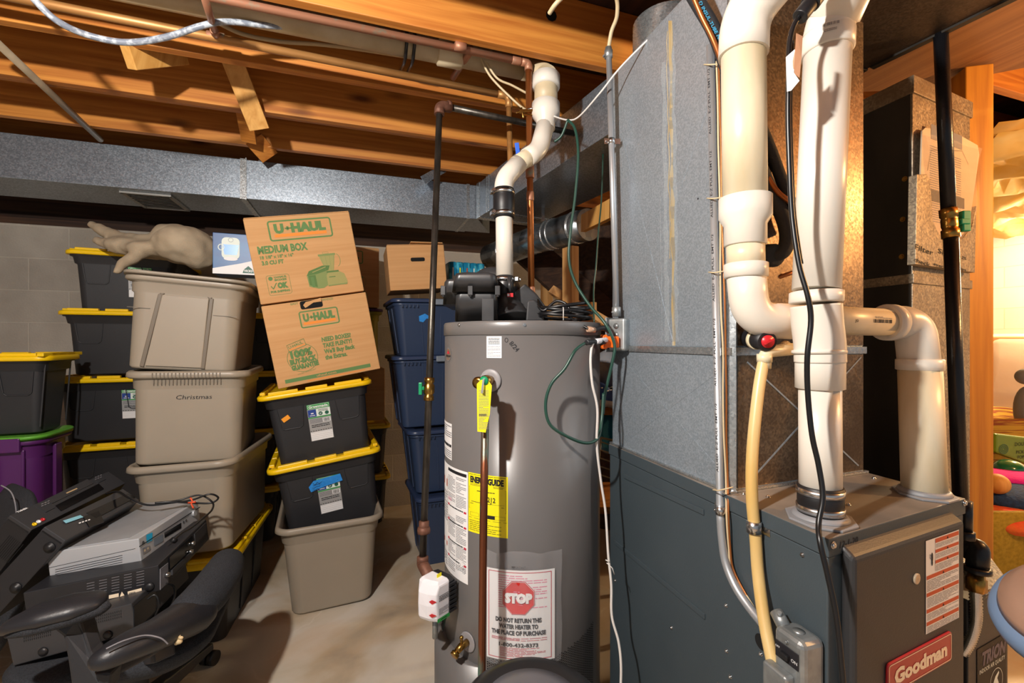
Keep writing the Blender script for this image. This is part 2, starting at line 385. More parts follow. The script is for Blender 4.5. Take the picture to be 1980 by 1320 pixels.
class MB:
    def __init__(s): s.v = []; s.f = []; s.m = None; s.fm = []; s.sm = []; s.T = None
    def add(s, verts, faces, m=None, smooth=False):
        k = len(s.v)
        if s.T is not None: verts = [s.T @ Vector(p) for p in verts]
        s.v += [Vector(p) for p in verts]
        for f in faces:
            s.f.append([k + i for i in f]); s.fm.append(m or s.m); s.sm.append(smooth)
        return s
    def box8(s, p, m=None):     # p: bottom 4 ccw, top 4 ccw
        return s.add(p, [(3, 2, 1, 0), (4, 5, 6, 7), (0, 1, 5, 4), (1, 2, 6, 5), (2, 3, 7, 6), (3, 0, 4, 7)], m)
    def box(s, c, d, R=None, m=None):
        c = Vector(c); hx, hy, hz = d[0] / 2, d[1] / 2, d[2] / 2
        q = [(-hx, -hy, -hz), (hx, -hy, -hz), (hx, hy, -hz), (-hx, hy, -hz), (-hx, -hy, hz), (hx, -hy, hz), (hx, hy, hz), (-hx, hy, hz)]
        if R is not None: q = [R @ Vector(a) for a in q]
        return s.box8([c + Vector(a) for a in q], m)
    def bar(s, a, b, w, h, up=Vector((0, 0, 1)), m=None):
        a = Vector(a); b = Vector(b); t = (b - a).normalized()
        x = t.cross(up)
        if x.length < 1e-4: x = t.cross(Vector((0, 1, 0)))
        x.normalize(); y = x.cross(t).normalized()
        q = []
        for e in (a, b):
            for sx, sy in ((-1, -1), (1, -1), (1, 1), (-1, 1)): q.append(e + x * (sx * w / 2) + y * (sy * h / 2))
        return s.box8(q, m)
    def prism(s, poly, vec, m=None, smooth=False):
        n = len(poly); poly = [Vector(p) for p in poly]; vec = Vector(vec)
        vs = poly + [p + vec for p in poly]
        nr = Vector((0, 0, 0))
        for i in range(n): nr += poly[i].cross(poly[(i + 1) % n])
        flip = nr.dot(vec) > 0
        a = list(range(n)); b = [n + i for i in range(n)]
        fs = [a[::-1], b] if flip else [a, b[::-1]]
        s.add(vs, fs, m)
        sd = [((i, (i + 1) % n, n + (i + 1) % n, n + i) if flip else ((i + 1) % n, i, n + i, n + (i + 1) % n)) for i in range(n)]
        k = len(s.v) - 2 * n
        for f in sd: s.f.append([k + i for i in f]); s.fm.append(m or s.m); s.sm.append(smooth)
        return s
    def tube(s, pts, r, seg=14, m=None, cap=True, closed=False, smooth=True):
        pts = [Vector(p) for p in pts]
        n = len(pts); rr = r if isinstance(r, (list, tuple)) else [r] * n
        vs = []; prev = None
        for i, p in enumerate(pts):
            if closed: t = pts[(i + 1) % n] - pts[i - 1]
            elif i == 0: t = pts[1] - p
            elif i == n - 1: t = p - pts[i - 1]
            else: t = (pts[i + 1] - p).normalized() + (p - pts[i - 1]).normalized()
            if t.length < 1e-9: t = Vector((0, 0, 1))
            t.normalize()
            if prev is None:
                a = t.cross(Vector((0, 0, 1)))
                if a.length < .1: a = t.cross(Vector((1, 0, 0)))
            else: a = prev - t * prev.dot(t)
            a.normalize(); prev = a; b = t.cross(a)
            for k in range(seg):
                w = 2 * math.pi * k / seg
                vs.append(p + (a * math.cos(w) + b * math.sin(w)) * rr[i])
        fs = []
        for i in range(n if closed else n - 1):
            j = (i + 1) % n
            for k in range(seg):
                l = (k + 1) % seg
                fs.append((i * seg + k, i * seg + l, j * seg + l, j * seg + k))
        s.add(vs, fs, m, smooth)
        if cap and not closed:
            k0 = len(s.v) - len(vs)
            s.f.append([k0 + k for k in range(seg)][::-1]); s.fm.append(m or s.m); s.sm.append(False)
            s.f.append([k0 + (n - 1) * seg + k for k in range(seg)]); s.fm.append(m or s.m); s.sm.append(False)
        return s
    def cyl(s, a, b, r, seg=24, m=None, r2=None, cap=True):
        return s.tube([a, b], [r, r if r2 is None else r2], seg, m, cap)
    def lathe(s, prof, c=(0, 0, 0), ax=Vector((0, 0, 1)), seg=40, m=None, smooth=True, mats=None):
        """prof: (r, h) list along ax from c"""
        ax = Vector(ax).normalized(); c = Vector(c)
        a = ax.cross(Vector((0, 0, 1)))
        if a.length < .1: a = Vector((1, 0, 0))
        a.normalize(); b = ax.cross(a)
        vs = []
        for r, h in prof:
            for k in range(seg):
                w = 2 * math.pi * k / seg
                vs.append(c + ax * h + (a * math.cos(w) + b * math.sin(w)) * r)
        n = len(prof)
        k0 = len(s.v)
        s.add(vs, [], m)
        for i in range(n - 1):
            mm = (mats[i] if mats else None) or m or s.m
            for k in range(seg):
                l = (k + 1) % seg
                s.f.append([k0 + i * seg + k, k0 + i * seg + l, k0 + (i + 1) * seg + l, k0 + (i + 1) * seg + k]); s.fm.append(mm); s.sm.append(smooth)
        if prof[0][0] > 1e-5: s.f.append([k0 + k for k in range(seg)][::-1]); s.fm.append(m or s.m); s.sm.append(False)
        if prof[-1][0] > 1e-5: s.f.append([k0 + (n - 1) * seg + k for k in range(seg)]); s.fm.append(m or s.m); s.sm.append(False)
        return s
    def rloft(s, secs, m=None, cs=4, captop=True, capbot=True, smooth=True):
        """secs: (z, hx, hy, r[, cx, cy]) rounded rectangles from bottom to top"""
        vs = []; n = 4 * (cs + 1)
        for q in secs:
            z, hx, hy, r = q[:4]; cx, cy = (q[4], q[5]) if len(q) > 4 else (0, 0)
            r = min(r, hx, hy)
            for (sx, sy, a0) in ((1, 1, 0), (-1, 1, 90), (-1, -1, 180), (1, -1, 270)):
                for k in range(cs + 1):
                    w = math.radians(a0 + 90 * k / cs)
                    vs.append(Vector((cx + sx * (hx - r) + r * math.cos(w), cy + sy * (hy - r) + r * math.sin(w), z)))
        k0 = len(s.v); s.add(vs, [], m)
        for i in range(len(secs) - 1):
            for k in range(n):
                l = (k + 1) % n
                s.f.append([k0 + i * n + k, k0 + i * n + l, k0 + (i + 1) * n + l, k0 + (i + 1) * n + k]); s.fm.append(m or s.m); s.sm.append(smooth)
        if capbot: s.f.append([k0 + k for k in range(n)][::-1]); s.fm.append(m or s.m); s.sm.append(False)
        if captop: s.f.append([k0 + (len(secs) - 1) * n + k for k in range(n)]); s.fm.append(m or s.m); s.sm.append(False)
        return s
    def ball(s, c, r, m=None, seg=20, rings=12, R=None):
        c = Vector(c); r = r if isinstance(r, (tuple, list)) else (r, r, r)
        vs = []
        for i in range(rings + 1):
            t = math.pi * i / rings
            for k in range(seg):
                w = 2 * math.pi * k / seg
                q = Vector((r[0] * math.sin(t) * math.cos(w), r[1] * math.sin(t) * math.sin(w), -r[2] * math.cos(t)))
                vs.append(c + (R @ q if R is not None else q))
        fs = [(i * seg + k, i * seg + (k + 1) % seg, (i + 1) * seg + (k + 1) % seg, (i + 1) * seg + k) for i in range(rings) for k in range(seg)]
        return s.add(vs, fs, m, True)
    def pieces(s):
        n = len(s.v); up = list(range(n))
        def find(i):
            while up[i] != i: up[i] = up[up[i]]; i = up[i]
            return i
        for f in s.f:
            for k in f[1:]: up[find(k)] = find(f[0])
        g = {}
        for i, f in enumerate(s.f): g.setdefault(find(f[0]), []).append(i)
        out = []
        for fs in g.values():
            vv = [s.v[k] for i in fs for k in s.f[i]]
            b = [min(p[a] for p in vv) - .0006 for a in range(3)] + [max(p[a] for p in vv) + .0006 for a in range(3)]
            out.append([fs, b])
        i = 0
        while i < len(out):
            hit = False
            for j in range(i + 1, len(out)):
                a, b = out[i][1], out[j][1]
                if all(a[k] <= b[k + 3] and b[k] <= a[k + 3] for k in range(3)):
                    out[i][0] += out[j][0]; out[i][1] = [min(a[k], b[k]) for k in range(3)] + [max(a[k], b[k]) for k in range(3, 6)]
                    out.pop(j); hit = True; break
            if not hit: i += 1
        res = []
        for fs, _ in out:
            m = MB(); idx = {}
            for i in fs:
                f = []
                for k in s.f[i]:
                    if k not in idx: idx[k] = len(m.v); m.v.append(s.v[k])
                    f.append(idx[k])
                m.f.append(f); m.fm.append(s.fm[i]); m.sm.append(s.sm[i])
            res.append(m)
        return res
    def build_each(s, name, *a, **k): return [m.build(name, *a, **k) for m in s.pieces()]
    def build(s, name, material=None, parent=None, local=False, bevel=0, bseg=2, label=None, weld=False):
        me = bpy.data.meshes.new(name)
        vs = s.v
        if parent is not None and not local:
            inv = MX[parent.name].inverted(); vs = [inv @ p for p in vs]; org = None
        elif parent is None and not local:
            xs = [p.x for p in vs]; ys = [p.y for p in vs]; zs = [p.z for p in vs]
            org = Vector(((min(xs) + max(xs)) / 2, (min(ys) + max(ys)) / 2, min(zs)))
            vs = [p - org for p in vs]
        me.from_pydata(vs, [], s.f)
        slots = []
        for i, p in enumerate(me.polygons):
            mm = s.fm[i] or material
            if mm not in slots: slots.append(mm); me.materials.append(mm)
            p.material_index = slots.index(mm); p.use_smooth = s.sm[i]
        me.update()
        o = bpy.data.objects.new(name, me); COL.objects.link(o)
        if parent is not None:
            o.parent = parent; MX[o.name] = MX[parent.name].copy()
        elif not local:
            o.location = org; MX[o.name] = Matrix.Translation(org)
        else: MX[o.name] = Matrix.Identity(4)
        if bevel:
            b = o.modifiers.new('bevel', 'BEVEL'); b.width = bevel; b.segments = bseg; b.limit_method = 'ANGLE'; b.angle_limit = math.radians(40)
        if name in ('tote_body', 'housing', 'side_hood', 'lid', 'seat', 'box_body') and any(s.sm):
            o.modifiers.new('weighted_normal', 'WEIGHTED_NORMAL')
        if label: o['label'] = label
        return o

def copy_thing(root, loc, R=None, label=None, group=None):
    def rec(o, par):
        c = o.copy(); COL.objects.link(c)
        if par is not None: c.parent = par
        MX[c.name] = MX[o.name].copy()
        for ch in kids.get(o, []): rec(ch, c)
        return c
    kids = {}
    for o in COL.objects:
        if o.parent is not None: kids.setdefault(o.parent, []).append(o)
    r = rec(root, None); m = nm_matrix(loc, R); r.matrix_world = m; MX[r.name] = m
    if label: r['label'] = label
    if group: r['group'] = group
    return r

def fillet(pts, R=.05, n=6):
    """round the corners of a polyline"""
    pts = [Vector(p) for p in pts]; out = [pts[0]]
    for i in range(1, len(pts) - 1):
        a, b, c = pts[i - 1], pts[i], pts[i + 1]
        u = (a - b); w = (c - b); r = min(R, u.length * .49, w.length * .49)
        p0 = b + u.normalized() * r; p2 = b + w.normalized() * r
        for k in range(n + 1):
            t = k / n
            out.append(p0 * (1 - t) ** 2 + b * 2 * t * (1 - t) + p2 * t * t)
    out.append(pts[-1]); return out
def spline(pts, n=8, closed=False):
    pts = [Vector(p) for p in pts]; out = []
    N = len(pts)
    def g(i): return pts[i % N] if closed else pts[max(0, min(N - 1, i))]
    for i in range(N if closed else N - 1):
        p0, p1, p2, p3 = g(i - 1), g(i), g(i + 1), g(i + 2)
        for k in range(n):
            t = k / n
            out.append(.5 * ((2 * p1) + (p2 - p0) * t + (2 * p0 - 5 * p1 + 4 * p2 - p3) * t * t + (3 * p1 - p0 - 3 * p2 + p3) * t ** 3))
    if not closed: out.append(pts[-1])
    return out

# ---------------------------------------------------------------- print and labels: thin shapes laid on a surface
_TX = {}
def text_tris(txt, bold):
    key = (txt, bold)
    if key in _TX: return _TX[key]
    cu = bpy.data.curves.new('lettering', 'FONT'); cu.body = txt; cu.size = 1.0; cu.resolution_u = 2; cu.offset = bold
    ob = bpy.data.objects.new('lettering', cu)
    me = ob.to_mesh()
    vs = [(v.co.x, v.co.y) for v in me.vertices]; fs = [tuple(p.vertices) for p in me.polygons]
    ob.to_mesh_clear(); bpy.data.objects.remove(ob); bpy.data.curves.remove(cu)
    xs = [v[0] for v in vs] or [0]; ys = [v[1] for v in vs] or [0]
    _TX[key] = (vs, fs, min(xs), max(xs), min(ys), max(ys))
    return _TX[key]
class Deco(MB):
    """f(x, y, h) puts a label coordinate (metres right, metres up, height off the surface) in space"""
    def __init__(s, f, h0=.0006, step=.0004): super().__init__(); s.fn = f; s.h0 = h0; s.st = step; s.l = 0
    def H(s, l): return s.h0 + (s.l if l is None else l) * s.st
    def poly(s, pts, m, l=None):
        h = s.H(l); return s.add([s.fn(x, y, h) for x, y in pts], [tuple(range(len(pts)))], m)
    def rect(s, x0, y0, x1, y1, m, l=None, nx=1):
        h = s.H(l); vs = []; fs = []
        for i in range(nx + 1):
            x = x0 + (x1 - x0) * i / nx; vs += [s.fn(x, y0, h), s.fn(x, y1, h)]
        for i in range(nx): fs.append((2 * i, 2 * i + 2, 2 * i + 3, 2 * i + 1))
        return s.add(vs, fs, m)
    def ring(s, outer, inner, m, l=None):
        h = s.H(l); n = len(outer)
        return s.add([s.fn(x, y, h) for x, y in outer + inner], [(i, (i + 1) % n, n + (i + 1) % n, n + i) for i in range(n)], m)
    def rrect(s, x0, y0, x1, y1, r, w, m, l=None):
        """rounded frame of stroke w (w=0: filled)"""
        def pts(x0, y0, x1, y1, r):
            o = []
            for cx, cy, a in ((x1 - r, y1 - r, 0), (x0 + r, y1 - r, 90), (x0 + r, y0 + r, 180), (x1 - r, y0 + r, 270)):
                for k in range(5):
                    t = math.radians(a + 22.5 * k); o.append((cx + r * math.cos(t), cy + r * math.sin(t)))
            return o
        if w: return s.ring(pts(x0, y0, x1, y1, r), pts(x0 + w, y0 + w, x1 - w, y1 - w, max(r - w, .0005)), m, l)
        return s.poly(pts(x0, y0, x1, y1, r), m, l)
    def disc(s, cx, cy, rx, ry, m, l=None, n=24, a0=0): return s.poly([(cx + rx * math.cos(a0 + 2 * math.pi * k / n), cy + ry * math.sin(a0 + 2 * math.pi * k / n)) for k in range(n)], m, l)
    def circ(s, cx, cy, rx, ry, w, m, l=None, n=32, a0=0, a1=2 * math.pi):
        h = s.H(l); vs = []; fs = []
        for k in range(n + 1):
            t = a0 + (a1 - a0) * k / n
            vs += [s.fn(cx + rx * math.cos(t), cy + ry * math.sin(t), h), s.fn(cx + (rx - w) * math.cos(t), cy + (ry - w) * math.sin(t), h)]
        for k in range(n): fs.append((2 * k, 2 * k + 2, 2 * k + 3, 2 * k + 1))
        return s.add(vs, fs, m)
    def line(s, a, b, w, m, l=None):
        dx, dy = b[0] - a[0], b[1] - a[1]; L = math.hypot(dx, dy) or 1; nx, ny = -dy / L * w / 2, dx / L * w / 2
        return s.poly([(a[0] - nx, a[1] - ny), (b[0] - nx, b[1] - ny), (b[0] + nx, b[1] + ny), (a[0] + nx, a[1] + ny)], m, l)
    def stroke(s, pts, w, m, l=None):
        for i in range(len(pts) - 1): s.line(pts[i], pts[i + 1], w, m, l)
        return s
    def text(s, txt, x, y, h, m, w=None, align='L', bold=0.0, slant=0, rot=0, l=None):
        """cap height h, optional total width w; (x, y) is the left/centre of the baseline"""
        vs, fs, x0, x1, y0, y1 = text_tris(txt, bold)
        sy = h / .73; sx = (w / (x1 - x0)) if w else sy
        off = {'L': x0, 'C': (x0 + x1) / 2, 'R': x1}[align]
        hh = s.H(l); c, sn = math.cos(rot), math.sin(rot); o = []
        for a, b in vs:
            px, py = (a - off) * sx + b * sy * slant, b * sy
            o.append(s.fn(x + px * c - py * sn, y + px * sn + py * c, hh))
        return s.add(o, fs, m)
    def lines(s, x0, y0, x1, y1, n, m, l=None, seed=None, just=.8, thick=.45):
        """rows of print too small to read"""
        rnd = random.Random(seed if seed is not None else int((x0 + y0) * 1e5)); p = (y1 - y0) / n
        for i in range(n):
            yb = y0 + p * (i + .25); x = x0; xe = x0 + (x1 - x0) * (1 if rnd.random() < just else rnd.uniform(.4, .9))
            while x < xe - 1e-5:
                w = min((x1 - x0) * rnd.uniform(.08, .24), xe - x); s.rect(x, yb, x + w, yb + p * thick, m, l); x += w + (x1 - x0) * .018
        return s
    def barcode(s, x0, y0, x1, y1, m, l=None, seed=3):
        rnd = random.Random(seed); x = x0
        while x < x1:
            w = (x1 - x0) * rnd.choice([.02, .03, .05]); s.rect(x, y0, min(x + w, x1), y1, m, l); x += w + (x1 - x0) * rnd.choice([.02, .03, .04])
        return s
def planef(O, u, v):
    O = Vector(O); u = Vector(u).normalized(); n = u.cross(Vector(v)).normalized(); v = n.cross(u)
    return lambda x, y, h: O + u * x + v * y + n * h
class Plane:
    """a flat face: O origin, u right, v up, n outwards; uv(px, py) reads a pixel of the photograph onto it"""
    def __init__(s, O, u, v):
        s.O = Vector(O); s.u = Vector(u).normalized(); s.n = s.u.cross(Vector(v)).normalized(); s.v = s.n.cross(s.u)
    def uv(s, px, py):
        r = ray(px, py); t = (s.O - EYEP).dot(s.n) / r.dot(s.n); q = EYEP + r * t - s.O
        return q.dot(s.u), q.dot(s.v)
    def at(s, x, y, h=0): return s.O + s.u * x + s.v * y + s.n * h
    def px(s, px, py, h=0): return s.at(*s.uv(px, py), h)
    def deco(s, **k): return Deco(lambda x, y, h: s.at(x, y, h), **k)
    def off(s, h): return Plane(s.O + s.n * h, s.u, s.v)
def one(name, mb, material, label, cat, group=None, bevel=0, kind=None):
    return tag(mb.build(name, material, bevel=bevel), label, cat, group, kind)
def screw(mb, c, n, r=.005, m=None):
    n = Vector(n).normalized(); c = Vector(c)
    mb.cyl(c, c + n * .0015, r * 1.35, 12, m); mb.cyl(c + n * .0015, c + n * .0045, r, 6, m, r2=r * .85)
def clampband(mb, c, ax, r, h=.012, side=Vector((1, 0, 0)), m=None):
    ax = Vector(ax).normalized(); c = Vector(c)
    mb.lathe([(r, -h / 2), (r + .0015, -h / 2), (r + .0015, h / 2), (r, h / 2)], c, ax, 36, m)
    sd = (side - ax * side.dot(ax)).normalized(); t = ax.cross(sd)
    p = c + sd * (r + .006)
    mb.bar(p - t * .012, p + t * .010, .010, .012, m=m); mb.cyl(p + t * .010, p + t * .022, .0045, 8, m); mb.cyl(p + t * .022, p + t * .026, .0062, 6, m)
# ================================================================ THE ROOM
def struct(name, mb, m, bevel=0): return tag(mb.build(name, m, bevel=bevel), kind='structure')
struct('floor', MB().box((1.2, 1.6, -.05), (9.8, 7.4, .1)), M_FLOOR)
struct('wall_back', MB().box((1.2, 3.80, 1.02), (9.8, .2, 2.04)), M_BLOCK)
struct('trim_1', MB().box((1.2, 3.79, 2.06), (9.8, .18, .04)).box((1.2, 3.86, 2.34), (9.8, .04, .52)), M_DARKWOOD)
struct('wall_left', MB().box((-3.65, 1.6, 1.3), (.1, 4.2, 2.6)), M_BLOCK)
struct('wall_right', MB().box((6.05, 1.6, 1.17), (.1, 4.2, 2.34)), M_WBLOCK)
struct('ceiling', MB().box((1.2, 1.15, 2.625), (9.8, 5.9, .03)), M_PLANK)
JB = 2.37
for i, y in enumerate((1.57, 1.98, 2.38, 2.81, 3.22)):
    lab = ['bright orange ceiling joist nearest the camera, crossing the top above the vent pipe',
           'ceiling joist second from the camera, with the golden copper pipe running below it',
           'ceiling joist third from the camera, crossed by the hanging scrap board',
           'ceiling joist just in front of the long galvanised duct, fourth from the camera',
           'shaded ceiling joist directly above the long galvanised duct by the block wall'][i]
    x0, x1 = -3.58, 5.98
    mb = MB().box(((x0 + x1) / 2, y + .02, JB + .12), (x1 - x0, .038, .236))
    if i in (2,): mb.box(((x0 + x1) / 2, y + .063, JB + .125), (x1 - x0, .04, .225))
    one('ceiling_joist', mb, M_JOIST, lab, 'joist', 'ceiling joists', bevel=.003)

for y, lab in ((1.16, 'ceiling joist just overhead, behind the trunk duct at the top right'), (.75, 'ceiling joist above the camera, second behind the bright one'), (.34, 'ceiling joist above the camera, third behind the bright one'), (-.07, 'ceiling joist above the camera, fourth behind the bright one')):
    one('ceiling_joist', MB().box(((x0 + x1) / 2, y + .02, JB + .12), (x1 - x0, .038, .236)), M_JOIST, lab, 'joist', 'ceiling joists', bevel=.003)
# plywood and framing over the furnace side
mb = MB(); z0 = 2.33
mb.prism([Wd(1.22, .2, z0), Wd(2.6, -.1, z0), Wd(2.45, 1.45, z0), Wd(1.64, 1.86, z0), Wd(1.22, 1.9, z0)], (0, 0, .02))
one('plywood_panel', mb, M_PLY, 'sheet of plywood overhead at the right, lit orange above the return duct', 'panel')
# post
pc = Wd(1.735, 1.72)
pu = (Wd(1, .28) ).normalized()
mb = MB().box(pc + Vector((0, 0, 1.16)), (.086, .086, 2.32), Rz(-TH + math.radians(-14)))
t = one('wooden_post', mb, M_POST, 'orange-lit wooden stud post standing at the opening to the next room', 'post', bevel=.004)

# ---------------- ducts
def ductseam(mb, x, y, z0, z1): pass
xe = PY(922, 400, 2.98).x
D = thing('long_duct', 'long rectangular galvanised duct running below the joists above the storage bins', 'duct', (-1.0, 3.17, 2.124))
mb = MB().box(((xe - 3.55) / 2, 3.17, 2.237), (xe + 3.55, .38, .226)); mb.build('duct_body', M_GALV, D, bevel=.003)
mb = MB()
for px in (470,):
    x = PY(px, 330, 2.98).x; mb.box((x, 3.17, 2.237), (.03, .386, .232)); mb.box((x + .016, 3.17, 2.237), (.006, .396, .242))
x = PY(905, 390, 2.98).x; mb.box((x, 3.17, 2.237), (.02, .386, .232))
mb.build_each('drive_seam', M_GALVB, D)
# register under the duct
q = [PZ(247, 373, 2.12), PZ(330, 376, 2.12), PZ(357, 404, 2.12), PZ(277, 402, 2.12)]
c = sum(q, Vector()) / 4; ux = (q[1] - q[0]).normalized()
reg = thing('air_register', 'small louvred air register set in the underside of the long duct', 'register', c - Vector((0, 0, .006)))
mb = MB(); R = Rz(0)
W_, H_ = (q[1] - q[0]).length, .29
mb.box(c + Vector((0, -H_ / 2, -.002)), (W_ + .02, .02, .01)); mb.box(c + Vector((0, H_ / 2, -.002)), (W_ + .02, .02, .01))
mb.box(c + Vector((-W_ / 2, 0, -.002)), (.02, H_, .01)); mb.box(c + Vector((W_ / 2, 0, -.002)), (.02, H_, .01))
mb.build('register_frame', mat('register_paint', '#a5a39e', .4, .4), reg)
mb = MB()
for i in range(9): mb.box(c + Vector((0, -H_ / 2 + .025 + i * .03, 0)), (W_ - .01, .022, .002), Rx(.5))
mb.build_each('louvre', MATS['register_paint'], reg)

# branch duct toward the plenum
A0 = Wd(-.236, 3.05); A1 = Wd(.487, 1.60)
dr = (A1 - A0).normalized(); nr = Vector((-dr.y, dr.x, 0))
if nr.x < 0: nr = -nr
D = thing('branch_duct', 'rectangular galvanised duct crossing overhead from the long duct to the plenum', 'duct', (A0 + A1) / 2 + Vector((0, 0, 2.124)))
mb = MB(); B0 = A0 - dr * .28 ; w = .44
def quadbox(mb, a, b, n, w, z0, z1, m=None):
    mb.box8([Vector((*p.xy, z0)) for p in (a, b, b + n * w, a + n * w)] + [Vector((*p.xy, z1)) for p in (a, b, b + n * w, a + n * w)], m)
quadbox(mb, A0 + dr * .02, A1, nr, w, 2.124, 2.35)
mb.build('duct_body', M_GALV, D, bevel=.003)
mb = MB(); quadbox(mb, A0 + dr * .0 - nr * .004, A0 + dr * .05 - nr * .004, nr, w + .008, 2.12, 2.354)
for s_ in (.16, .19): quadbox(mb, A0 + dr * s_ - nr * .003, A0 + dr * (s_ + .012) - nr * .003, nr, w + .006, 2.121, 2.353)
mb.build('drive_seam', M_GALVB, D)
# corner piece joining the two
mb = MB(); mb.prism([Vector((xe + .001, 2.98, 2.13)), Vector((A0.x - .004, A0.y - .004, 2.13)), Vector((A0.x + .2, 3.36, 2.13)), Vector((xe + .001, 3.36, 2.13))], (0, 0, .215))
one('duct_corner', mb, M_GALV, 'galvanised corner piece joining the long duct to the branch duct', 'duct')

# round duct
R_ = thing('round_duct', 'round galvanised duct slanting behind the water heater below the branch duct', 'duct', P(1050, 455, 2.75))
pts = [P(948, 497, 3.25), P(1040, 462, 2.85), P(1104, 443, 2.62), P(1138, 434, 2.50)]
mb = MB().tube(pts, .088, 32); mb.build('duct_pipe', galv('dull_round_galvanised', '#80868b', '#b3b9bd', .3, .85, 18, dirt='#5d6266'), R_)
mb = MB()
for t in (.12, .47, .52, .78, .80):
    k = t * 3; i = int(k); p = pts[i].lerp(pts[i + 1], k - i); ax = (pts[i + 1] - pts[i]).normalized()
    mb.lathe([(.088, -.006), (.094, -.002), (.094, .002), (.088, .006)], p, ax, 32)
mb.build_each('bead_ring', M_GALVB, R_)
mb = MB().bar(P(1050, 400, 2.80), P(1050, 428, 2.80), .02, .004); mb.build('hanger_strap', M_STEEL, R_)

# studs and stair framing behind the heater
def stud(px, py, d, w, dp, lab):
    top = P(px, py, d); mb = MB().box((top.x, top.y, top.z / 2), (w, dp, top.z), Rz(.15)); return one('wall_stud', mb, M_STUD, lab, 'stud', 'studs behind the water heater', bevel=.002)
stud(1103, 478, 2.45, .046, .09, 'tall pale wall stud behind the water heater, below the end of the round duct')
stud(1057, 540, 3.3, .05, .09, 'shorter wall stud further back, just right of the thin copper pipe')
stud(1139, 585, 2.55, .04, .09, 'short wall stud low behind the coiled cord')
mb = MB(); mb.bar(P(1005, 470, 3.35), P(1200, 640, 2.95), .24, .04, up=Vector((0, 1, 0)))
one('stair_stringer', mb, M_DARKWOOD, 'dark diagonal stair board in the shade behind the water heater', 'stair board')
mb = MB(); mb.bar(P(1066, 560, 2.66), P(1200, 640, 2.45), .05, .03, up=Vector((0, 1, 0)))
one('diagonal_brace', mb, M_STUD, 'thin diagonal wooden brace behind the studs by the plenum', 'brace')
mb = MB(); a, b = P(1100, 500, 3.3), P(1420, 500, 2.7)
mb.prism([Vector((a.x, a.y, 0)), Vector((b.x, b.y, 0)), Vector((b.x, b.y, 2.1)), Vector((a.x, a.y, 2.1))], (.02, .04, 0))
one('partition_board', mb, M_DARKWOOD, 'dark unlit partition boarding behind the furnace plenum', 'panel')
mb = MB().bar(P(1128, 432, 2.42), P(1186, 402, 2.1), .03, .09); one('wood_cleat', mb, M_SCRAP, 'lit wooden cleat at the near end of the round duct', 'board', bevel=.002)

# scraps between the joists
mb = MB().bar(P(450, 118, 1.95), P(502, 250, 2.12), .085, .02, up=Vector((0, 1, .3)))
one('scrap_board', mb, M_SCRAP, 'short scrap board hanging down between the joists above the carton boxes', 'board', bevel=.002)
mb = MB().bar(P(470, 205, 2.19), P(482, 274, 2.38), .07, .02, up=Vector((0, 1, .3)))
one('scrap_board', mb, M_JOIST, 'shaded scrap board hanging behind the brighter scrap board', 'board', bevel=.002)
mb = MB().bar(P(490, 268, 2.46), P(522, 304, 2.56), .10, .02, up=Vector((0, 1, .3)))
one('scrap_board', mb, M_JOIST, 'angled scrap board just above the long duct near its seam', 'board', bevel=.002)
mb = MB().bar(P(246, 108, 1.66), P(352, 100, 1.86), .04, .088, up=Vector((0, -.5, 1)))
one('wood_block', mb, M_SCRAP, 'sawn wooden block sticking out below the curved braided tube', 'block', bevel=.003)
mb = MB().bar(P(818, 348, 2.80), P(858, 326, 2.9), .05, .006, up=Vector((0, 1, 0)))
one('metal_flashing', mb, M_GALV, 'bent metal strip on top of the long duct beside the black pipe', 'strip')
mb = MB().bar(P(502, 297, 2.70), P(502, 315, 2.70), .012, .003, up=Vector((0, 1, 0))); one('duct_hanger', mb, M_STEEL, 'little metal hanger strap on the long duct right of its seam', 'strap')

# far room at the right
mb = MB(); nx, ny = 26, 20
def ins(i, j):
    xc = 2.3 + 2.3 * i / nx; yc = 2.15 + 2.5 * j / ny
    z = 2.29 + .045 * math.sin(i * 1.3 + j * .7) * math.sin(j * .9) + .03 * math.sin(i * .5 - j * 1.7) + random.uniform(-.012, .012)
    return Wd(xc + .1 * math.sin(j * 2.1), yc, z)
vs = [ins(i, j) for j in range(ny + 1) for i in range(nx + 1)]
fs = [(j * (nx + 1) + i, j * (nx + 1) + i + 1, (j + 1) * (nx + 1) + i + 1, (j + 1) * (nx + 1) + i) for j in range(ny) for i in range(nx)]
mb.add(vs + [v + Vector((0, 0, .05)) for v in vs], fs + [tuple(k + len(vs) for k in f[::-1]) for f in fs], None, True)
one('insulation_batt', mb, M_YELINS, 'yellow plastic-faced insulation under the ceiling of the bright next room', 'insulation')
c = P(1962, 760, 3.3)
bx = thing('wrapped_carton', 'large brown carton under clear plastic wrap in the bright next room', 'box', Wd(3.95, 3.75, 0))
MB().box((*Wd(3.95, 3.75).xy, .45), (.62, .5, .90), Rz(-TH)).build('carton', M_CARD, bx, bevel=.006)
mb = MB().box((*Wd(3.95, 3.75).xy, 1.12), (.64, .52, .44), Rz(-TH)); mb.build('carton_lid', M_CARD, bx, bevel=.01)
mb = MB().rloft([(.62, .35, .29, .05), (.9, .35, .29, .05), (1.1, .36, .3, .1), (1.28, .34, .28, .12), (1.36, .3, .24, .1)], cs=5)
cc = Wd(3.95, 3.75); RR = Rz(-TH)
mb.v = [RR @ p + cc for p in mb.v]; mb.build('plastic_wrap', mat('plastic_wrap', '#f2ece2', .15, alpha=.45, bump=1.0, bscale=14), bx)
